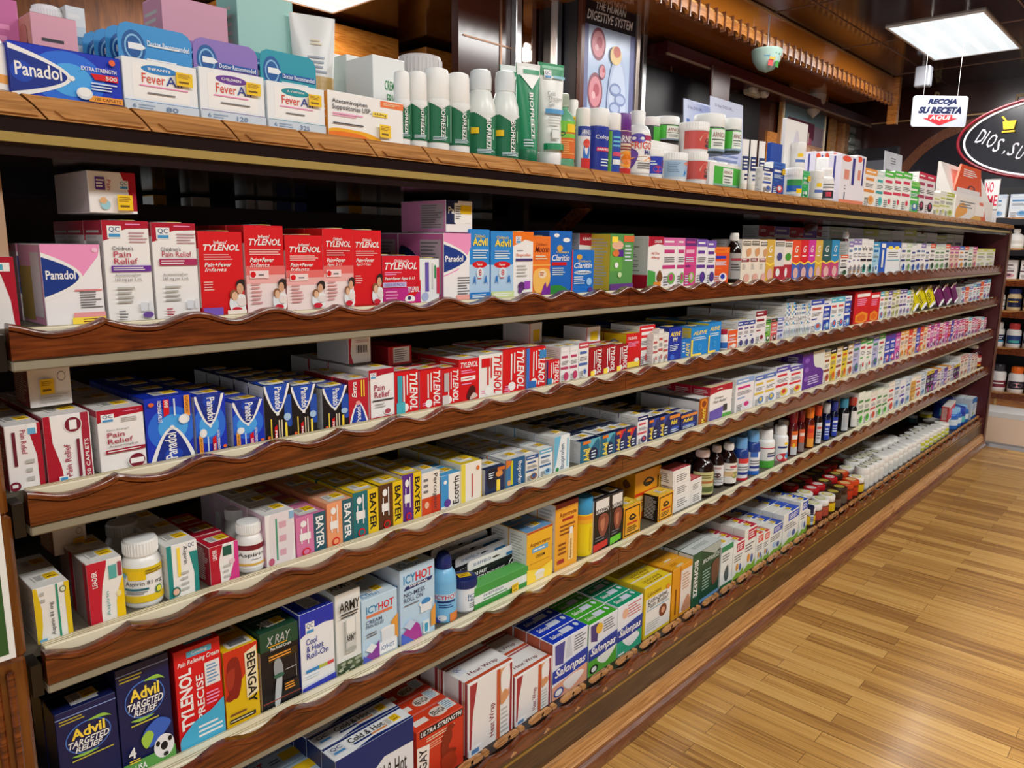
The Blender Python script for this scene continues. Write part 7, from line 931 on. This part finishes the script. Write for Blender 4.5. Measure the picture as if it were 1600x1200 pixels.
run(r, ['sin1'], 1264, 1284, 470, 468, cnt=1, n=2); run(r, ['sin2', 'sin3', 'sin3'], 1284, 1327, 466, 462, cnt=4, n=2); put(r, 'thf', 1332, 1358, 456, n=2); put(r, 'thf', 1356, 1372, 458, n=2); run(r, ['sin3', 'yw1', 'wv1', 'yw1', 'yw1', 'wv1', 'wv1'], 1372, 1425, 455, 452, cnt=9, n=2)
def packets(row, px0, px1, py, n, col, label, grp, lean):
    for k in range(n):
        px = px0+(px1-px0)*k/(n-1); y = ROWY[row]+.012; x = solve_x(px, y, ROWZ[row]); h = .105
        mb = MB(); q = [(-.026, 0), (.026, 0), (.026, h), (-.026, h)]; mb.prism(q, 'y', 0, .009, mat(col, .3)); draw(mb, [L(.15, .2, .85, .8, 5, 'q'), R(0, 0, 1, .1, '#ffffff'), R(0, .9, 1, 1, '#ffffff')], lambda u, v, z: (-.026+u*.052, -z, v*h))
        o = mb.obj('sachet_packet'); o.location = (x, y+.012*(k % 2), ROWZ[row]+.017); o.rotation_euler = (-.12, lean+.05*k, -.12); tag(o, label+', %s of six' % ['first', 'second', 'third', 'fourth', 'fifth', 'last'][k], 'packet', grp)
packets(2, 1430, 1462, 480, 6, '#e2d41c', 'bright yellow sachet packet leaning on the second shelf', 'leaning yellow packets', -.75)
packets(2, 1470, 1500, 480, 6, '#7a2a6a', 'plum striped sachet packet leaning on the second shelf', 'leaning plum packets', -.7)
run(r, ['wv1', 'mgs', 'mgs'], 1434, 1500, 446, 446, cnt=8, back=.08); run(r, ['blw', 'org', 'blw', 'sin3'], 1500, 1545, 452, 436, cnt=8, n=2); run(r, ['bk4', 'blw'], 1490, 1545, 430, 428, cnt=7, back=.17); run(r, ['bk4', 'sin3', 'wst'], 1150, 1330, 470, 446, cnt=12, back=.2, n=2)

# ================================================================ third shelf (row 3)
r = 3
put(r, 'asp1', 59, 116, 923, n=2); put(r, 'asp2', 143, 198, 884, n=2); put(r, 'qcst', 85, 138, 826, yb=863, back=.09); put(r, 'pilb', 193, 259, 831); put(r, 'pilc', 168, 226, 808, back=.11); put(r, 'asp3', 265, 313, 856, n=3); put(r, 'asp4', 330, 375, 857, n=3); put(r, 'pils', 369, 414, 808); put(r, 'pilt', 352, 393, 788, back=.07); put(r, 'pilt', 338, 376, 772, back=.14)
put(r, 'asp5', 417, 463, 807, n=4); put(r, 'bay1', 464, 511, 811, n=4); put(r, 'bay2', 512, 553, 789, n=4); put(r, 'bay3', 553, 592, 772, n=5); put(r, 'bay4', 593, 630, 760, n=5); put(r, 'bay5', 629, 659, 744, n=3); put(r, 'perc', 659, 688, 741, n=2); put(r, 'ecot', 689, 721, 745, n=2); put(r, 'qcyw', 720, 753, 727, n=3); put(r, 'hap', 758, 789, 735, n=3); put(r, 'ibu1', 790, 820, 720, n=4)
put(r, 'ibs1', 821, 841, 714, n=4); put(r, 'ibs2', 842, 863, 704, n=4); put(r, 'ibu2', 865, 890, 684, n=5); put(r, 'ad1', 906, 937, 691, n=5); put(r, 'ad1', 938, 960, 681, n=5); put(r, 'ad3', 960, 977, 675, n=5); put(r, 'ad3', 977, 994, 671, n=4); put(r, 'adw', 995, 1011, 652, n=5); run(r, ['ad2'], 1011, 1045, 655, 650, cnt=2, n=5); put(r, 'ad4', 1045, 1062, 650, n=4); put(r, 'ad4', 1063, 1089, 650, n=2)
put(r, 'motb', 1091, 1105, 624, n=2); put(r, 'ad3', 1050, 1070, 610, back=.12, n=2); put(r, 'ad3', 1075, 1095, 606, back=.14, n=2); put(r, 'uri', 1107, 1142, 606, n=4); put(r, 'grw', 1128, 1156, 590, back=.07, n=3); put(r, 'pkw', 1147, 1176, 594, n=3); run(r, ['azo1'], 1177, 1210, 587, 580, cnt=2, n=3); run(r, ['azo2'], 1210, 1252, 574, 567, cnt=2, n=3); put(r, 'purp', 1250, 1285, 554, n=2)
run(r, ['crm', 'ylg', 'crm', 'ylg', 'crm'], 1285, 1330, 548, 536, cnt=5, n=2); run(r, ['lav', 'wgn', 'wgn'], 1330, 1379, 532, 522, cnt=5, n=2); run(r, ['blp', 'blp', 'mgx'], 1380, 1404, 521, 517, cnt=3, n=2); run(r, ['orx', 'orx', 'rdx', 'orx', 'blp', 'rdx'], 1404, 1446, 517, 508, cnt=7, n=2); run(r, ['pnk', 'mgx', 'pnk', 'mgx', 'rdd', 'pnk', 'mgx', 'rdd', 'blp'], 1446, 1500, 507, 499, cnt=12, n=2); run(r, ['pnk', 'rdd', 'sin3', 'pnk'], 1500, 1540, 498, 496, cnt=8, n=2)

# ================================================================ fourth shelf (row 4)
r = 4
put(r, 'adv_t', 100, 193, 1119, n=2); put(r, 'adv_u', 194, 275, 1050, n=2); put(r, 'tyl_p', 282, 353, 1021, n=3); put(r, 'beng', 355, 408, 1022, n=3); put(r, 'xray', 411, 470, 993, n=3); put(r, 'cool', 472, 525, 962, n=3); put(r, 'army', 527, 566, 932, n=3); put(r, 'icy1', 567, 622, 941, n=3); put(r, 'icy2', 626, 680, 894, n=2); put(r, 'icys', 675, 712, 858, back=.0); put(r, 'icyj', 706, 744, 893)
put(r, 'grnb', 741, 825, 921, n=1)
def hang_cards():
    a, c = at_y(732, 878, 1.092).x, at_y(816, 846, 1.092).x; w = c-a; h = at_y(775, 862, 1.092).z-SHELF[4]-.004
    for k in range(4):
        mb = MB(); m1, m2 = mat('#17171c', .4), mat('#e6e8ea', .4)
        mb.prism([(-w/2, 0), (w/2, 0), (w/2, h*.74), (-w/2, h*.74)], 'y', 0, .02, m1); mb.prism([(-w/2, h*.741), (w/2, h*.741), (w/2, h-.006), (w/2-.006, h), (-w/2+.006, h), (-w/2, h-.006)], 'y', 0, .0015, m2)
        draw(mb, [T('SHEFFIELD', .1, .83, .42, .91, '#4a6a9a', bold=.4), E(.5, .86, .05, .025, 'k'), R(.44, .85, .58, .87, 'k'), R(.7, .76, .98, .84, '#2a7ab0'), T('FOR FAST', .06, .56, .34, .66, 'w', it=1), T('PENETRATING RELIEF', .06, .42, .66, .53, 'w', it=1), T('MUSCLE ACHES', .06, .28, .52, .39, 'w', it=1), E(.84, .46, .11, .2, 'w'), E(.84, .46, .09, .165, 'k'), R(.78, .4, .9, .52, 'w')], lambda u, v, z: (-w/2+u*w, -z, v*h))
        o = mb.obj('hang_card_box'); o.location = ((a+c)/2-.014*k, 1.092+.023*k, SHELF[4]+.004+.007*k); o.rotation_euler = (-.04, 0, 0)
        tag(o, 'black rub box with white hang tab, %s' % ['front of the four', 'second from the front of four', 'third from the front of four', 'rearmost of the four'][k], 'box', 'black rub boxes with white hang tabs')
hang_cards()
put(r, 'aspc', 822, 862, 834, n=2); put(r, 'aspr', 866, 901, 790, n=2); put(r, 'asps', 892, 923, 769); put(r, 'drg1', 926, 952, 783, n=4); put(r, 'drg2', 952, 972, 773, n=4); put(r, 'tig1', 973, 1000, 794, n=1); put(r, 'tig2', 990, 1030, 741, n=2, back=.055); put(r, 'tig3', 1027, 1050, 742, n=2, back=.05); put(r, 'tig1', 1027, 1051, 776)
for yb, yt in ((796, 775), (775, 756), (756, 737)): put(r, 'wht3', 1051, 1078, yt, yb=yb, n=1, back=.01)
for yb, yt in ((787, 768), (768, 752)): put(r, 'wht3', 1078, 1096, yt, yb=yb, n=1, back=.01)
put(r, 'sy1', 1076, 1112, 699); put(r, 'sy1', 1052, 1084, 690, back=.1); put(r, 'sy2', 1105, 1128, 694, back=.02); put(r, 'sy3', 1122, 1148, 690); put(r, 'sy2', 1090, 1112, 686, back=.12); put(r, 'mx1', 1143, 1166, 680); put(r, 'mx1', 1134, 1152, 681, back=.06); put(r, 'mx2', 1161, 1184, 669); put(r, 'mx2', 1150, 1168, 666, back=.09); put(r, 'mx3', 1177, 1207, 668); put(r, 'mx4', 1204, 1228, 663); put(r, 'mx3', 1172, 1192, 662, back=.09); put(r, 'mx4', 1212, 1231, 655, back=.08); put(r, 'mx4', 1190, 1208, 655, back=.14)
for k, a, c, t in (('dq1', 1228, 1243, 641), ('dq2', 1241, 1254, 640), ('or1', 1253, 1269, 634), ('or2', 1268, 1281, 632), ('nq1', 1281, 1294, 629), ('nq2', 1293, 1306, 626), ('tl1', 1307, 1323, 622), ('rd1', 1322, 1336, 620)): put(r, k, a, c, t); put(r, k, a-6, c-7, t-4, back=.09)
run(r, ['grp', 'grp', 'nut'], 1337, 1385, 614, 605, cnt=5, n=4); run(r, ['nut', 'ltb', 'mdb', 'ltb', 'och'], 1385, 1444, 600, 583, cnt=7, n=5); run(r, ['blk', 'blk', 'vio', 'pch', 'gry', 'vio', 'pch', 'gry'], 1445, 1498, 582, 568, cnt=10, n=3); run(r, ['bei', 'bei', 'gry'], 1498, 1526, 556, 553, cnt=5, n=5); run(r, ['wn2'], 1528, 1545, 540, 538, cnt=3, n=3)

# ================================================================ bottom deck (row 5)
r = 5
put(r, 'icyb', 412, 538, 1292, n=5, d=.05); put(r, 'cold', 528, 648, 1190, n=5); put(r, 'beng2', 652, 724, 1147, n=4); put(r, 'wrap', 731, 801, 1071, n=3); put(r, 'wrap', 804, 861, 1060, n=3); put(r, 'sal1', 862, 916, 1008, n=5); put(r, 'sal2', 918, 962, 978, n=6); put(r, 'sal3', 963, 1001, 950, n=5); put(r, 'lido', 1004, 1046, 921, n=4); put(r, 'orp', 1047, 1079, 893, n=4); put(r, 'biob', 1078, 1122, 868, n=4); put(r, 'gwb', 1124, 1142, 856, n=2)
put(r, 'sna', 1143, 1160, 851, n=3); put(r, 'sna', 1160, 1178, 829, n=5); put(r, 'snb', 1179, 1190, 838, n=5); put(r, 'snb', 1190, 1200, 834, n=4); put(r, 'snc', 1200, 1220, 826, n=5); put(r, 'snd', 1221, 1246, 806, n=5); put(r, 'snd', 1247, 1259, 786, n=4)
put(r, 'vj1', 1254, 1271, 788)
run(r, ['yj1', 'bj1', 'bj1', 'yj1', 'gj1', 'gj1', 'oj1', 'oj1'], 1266, 1352, 0, 0, cnt=9, hh=.072); run(r, ['bj1', 'yj1', 'rj1', 'rj1', 'gj1', 'rj1', 'gj1', 'oj1'], 1252, 1344, 0, 0, cnt=10, back=.085, hh=.07)
run(r, ['rj1', 'gj1', 'rj1', 'gj1', 'gj1', 'rj1', 'rj2', 'gj1'], 1240, 1336, 0, 0, cnt=10, back=.17, hh=.066); run(r, ['gj1', 'rj1', 'gj1', 'gj1', 'rj2', 'rj2', 'gj1'], 1232, 1328, 0, 0, cnt=9, back=.26, hh=.064)
run(r, ['wj1'], 1352, 1382, 733, 716, cnt=4); run(r, ['wj1'], 1338, 1382, 722, 706, cnt=5, back=.075); run(r, ['wj1'], 1330, 1376, 712, 696, cnt=5, back=.15); run(r, ['wj1', 'wj2'], 1330, 1380, 702, 684, cnt=5, back=.225)
run(r, ['wj2', 'wj2'], 1382, 1440, 714, 684, cnt=8); run(r, ['wj3'], 1370, 1410, 693, 682, cnt=4, back=.13); run(r, ['wj3', 'wj2'], 1366, 1420, 680, 668, cnt=5, back=.24); run(r, ['wj2', 'wj1'], 1420, 1462, 690, 664, cnt=6, back=.1); run(r, ['wj2'], 1432, 1464, 672, 654, cnt=5, back=.2); run(r, ['wj4'], 1440, 1484, 684, 660, cnt=7)
run(r, ['wj2'], 1466, 1486, 660, 652, cnt=3, back=.12); put(r, 'ylj', 1434, 1456, 641, yb=662, back=.2); put(r, 'tlj', 1416, 1433, 647, yb=666, back=.22); put(r, 'rbn', 1477, 1495, 636, yb=653, back=.03, rz=.1)
run(r, ['blj', 'blj', 'bld'], 1492, 1514, 642, 630, cnt=4); run(r, ['bld', 'blj', 'bld'], 1482, 1520, 622, 616, cnt=6, back=.1); run(r, ['bld', 'blj'], 1476, 1516, 620, 612, cnt=5, back=.2); run(r, ['bwr'], 1516, 1541, 622, 618, cnt=4, n=4)

# ================================================================ end shelves past the unit (row 6) and the far side glimpsed through the gap (row 7)
def shelf6(z, keys, hs, y0=-.35, y1=1.6, w=.085):
    y = y1; i = 0
    while y > y0:
        key = keys[i % len(keys)]; o = place(key, XF+.07, y, z, w, hs*rj.choice((1, .97, 1.03)), 0, 6, 0); o.rotation_euler.z = -pi/2+.3; y -= w+.012; i += 1
shelf6(.30, ['vtd', 'vte', 'vtf'], .19, .1, 1.5, .10); shelf6(.62, ['vtb', 'vth'], .17, .3, 1.5, .09); shelf6(.88, ['vtc', 'vtd', 'vtc'], .15, .3, 1.5, .085); shelf6(1.31, ['vtg'], .13, .4, 1.5, .1)
def box6(key, z, w, h, y0, y1):
    y = y1
    while y > y0: o = place(key, XF+.05, y, z, w, h, .05, 6, 0); o.rotation_euler.z = -pi/2; y -= w+.02
s('ew1', 'supplement_carton', 'white supplement carton with pink foot', '#efecea', '#e8e4e2', '#6a4a5a', pic='#d8a0a8', st=0); s('ew2', 'supplement_carton', 'white photo supplement carton', '#eeecea', '#e0dcd8', '#c88a4a', pic='#3a3a40', st=0); s('ew3', 'supplement_carton', 'pale blue denture carton', '#dfe8f2', '#c8d8ea', '#4a8ac0', pic='#8ab0d8', st=0)
box6('ew1', 1.10, .12, .13, .5, 1.5); box6('ew2', 1.31, .14, .17, .35, .55); box6('ew3', 1.52, .13, .16, .4, 1.5)
C('far1', 'remedy_carton', 'small carton with printed front on the rear shelf', '#d8c8a8', [R(0, .5, 1, 1, '#2a4a9a'), E(.5, .3, .3, .15, 'Y')], d=.05, st=0); C('far2', 'remedy_carton', 'amber and black carton on the rear shelf', '#d8a02a', [R(.1, .1, .9, .4, 'r'), R(.2, .5, .8, .9, 'k')], d=.05, st=0); C('far3', 'remedy_carton', 'white carton on the rear shelf', '#e6e4de', [R(0, 0, 1, .3, 'G'), L(.1, .4, .9, .9, 4, 'x')], d=.05, st=0)
for key, px0, px1 in (('far3', 386, 400), ('far3', 404, 428), ('far1', 432, 456), ('far1', 460, 480), ('far2', 545, 566), ('far3', 566, 590), ('far3', 596, 632), ('far3', 752, 770), ('far2', 240, 262), ('far3', 300, 330)):
    x0, x1 = solve_x(px0, 1.5, 1.36), solve_x(px1, 1.5, 1.36); place(key, (x0+x1)/2, 1.5, 1.216, x1-x0-.002, .168, .05, 7, 0)

# ================================================================ naming: which one is it
ORD = 'first second third fourth fifth sixth seventh eighth ninth tenth eleventh twelfth'.split()
groups = {}
for it in ITEMS: groups.setdefault((it[0], it[1]), []).append(it)
for (key, row), g in groups.items():
    look = D[key]['look']; g.sort(key=lambda t: (t[2] if row != 6 else -t[5].location.y))
    xs = []                                                  # columns of goods standing one behind the other
    for it in g:
        q = it[2] if row != 6 else -it[5].location.y
        for c in xs:
            if abs(c[0]-q) < .012 and c[1][-1][3] != it[3]: c[1].append(it); break
        else: xs.append((q, [it]))
    where = ROWN[row]; own = ROWN[row].split()[0] in look or 'counter' in look
    for i, (q, c) in enumerate(xs):
        c.sort(key=lambda t: t[5].location.y)
        for k, it in enumerate(c):
            o = it[5]; p = []
            if len(xs) > 1: p.append('leftmost' if i == 0 else 'rightmost' if i == len(xs)-1 else (ORD[i] if i < 12 else 'number %d' % (i+1))+' from left')
            if len(c) > 1: p.append('front one' if k == 0 else ('one behind' if k == 1 else ORD[k]+' back'))
            o['label'] = look+(', '+', '.join(p) if p else '')+', '+where
            if len(o['label'].split()) > 16: o['label'] = o['label'].replace(' on the counter', '').replace(' stacked', '').replace(' and figure', '').replace(', '+where, ', '+where.split()[-1])
            if len(g) > 1: o['group'] = look.replace(' carton', ' cartons').replace(' bottle', ' bottles').replace(' jar', ' jars')+' on the '+where
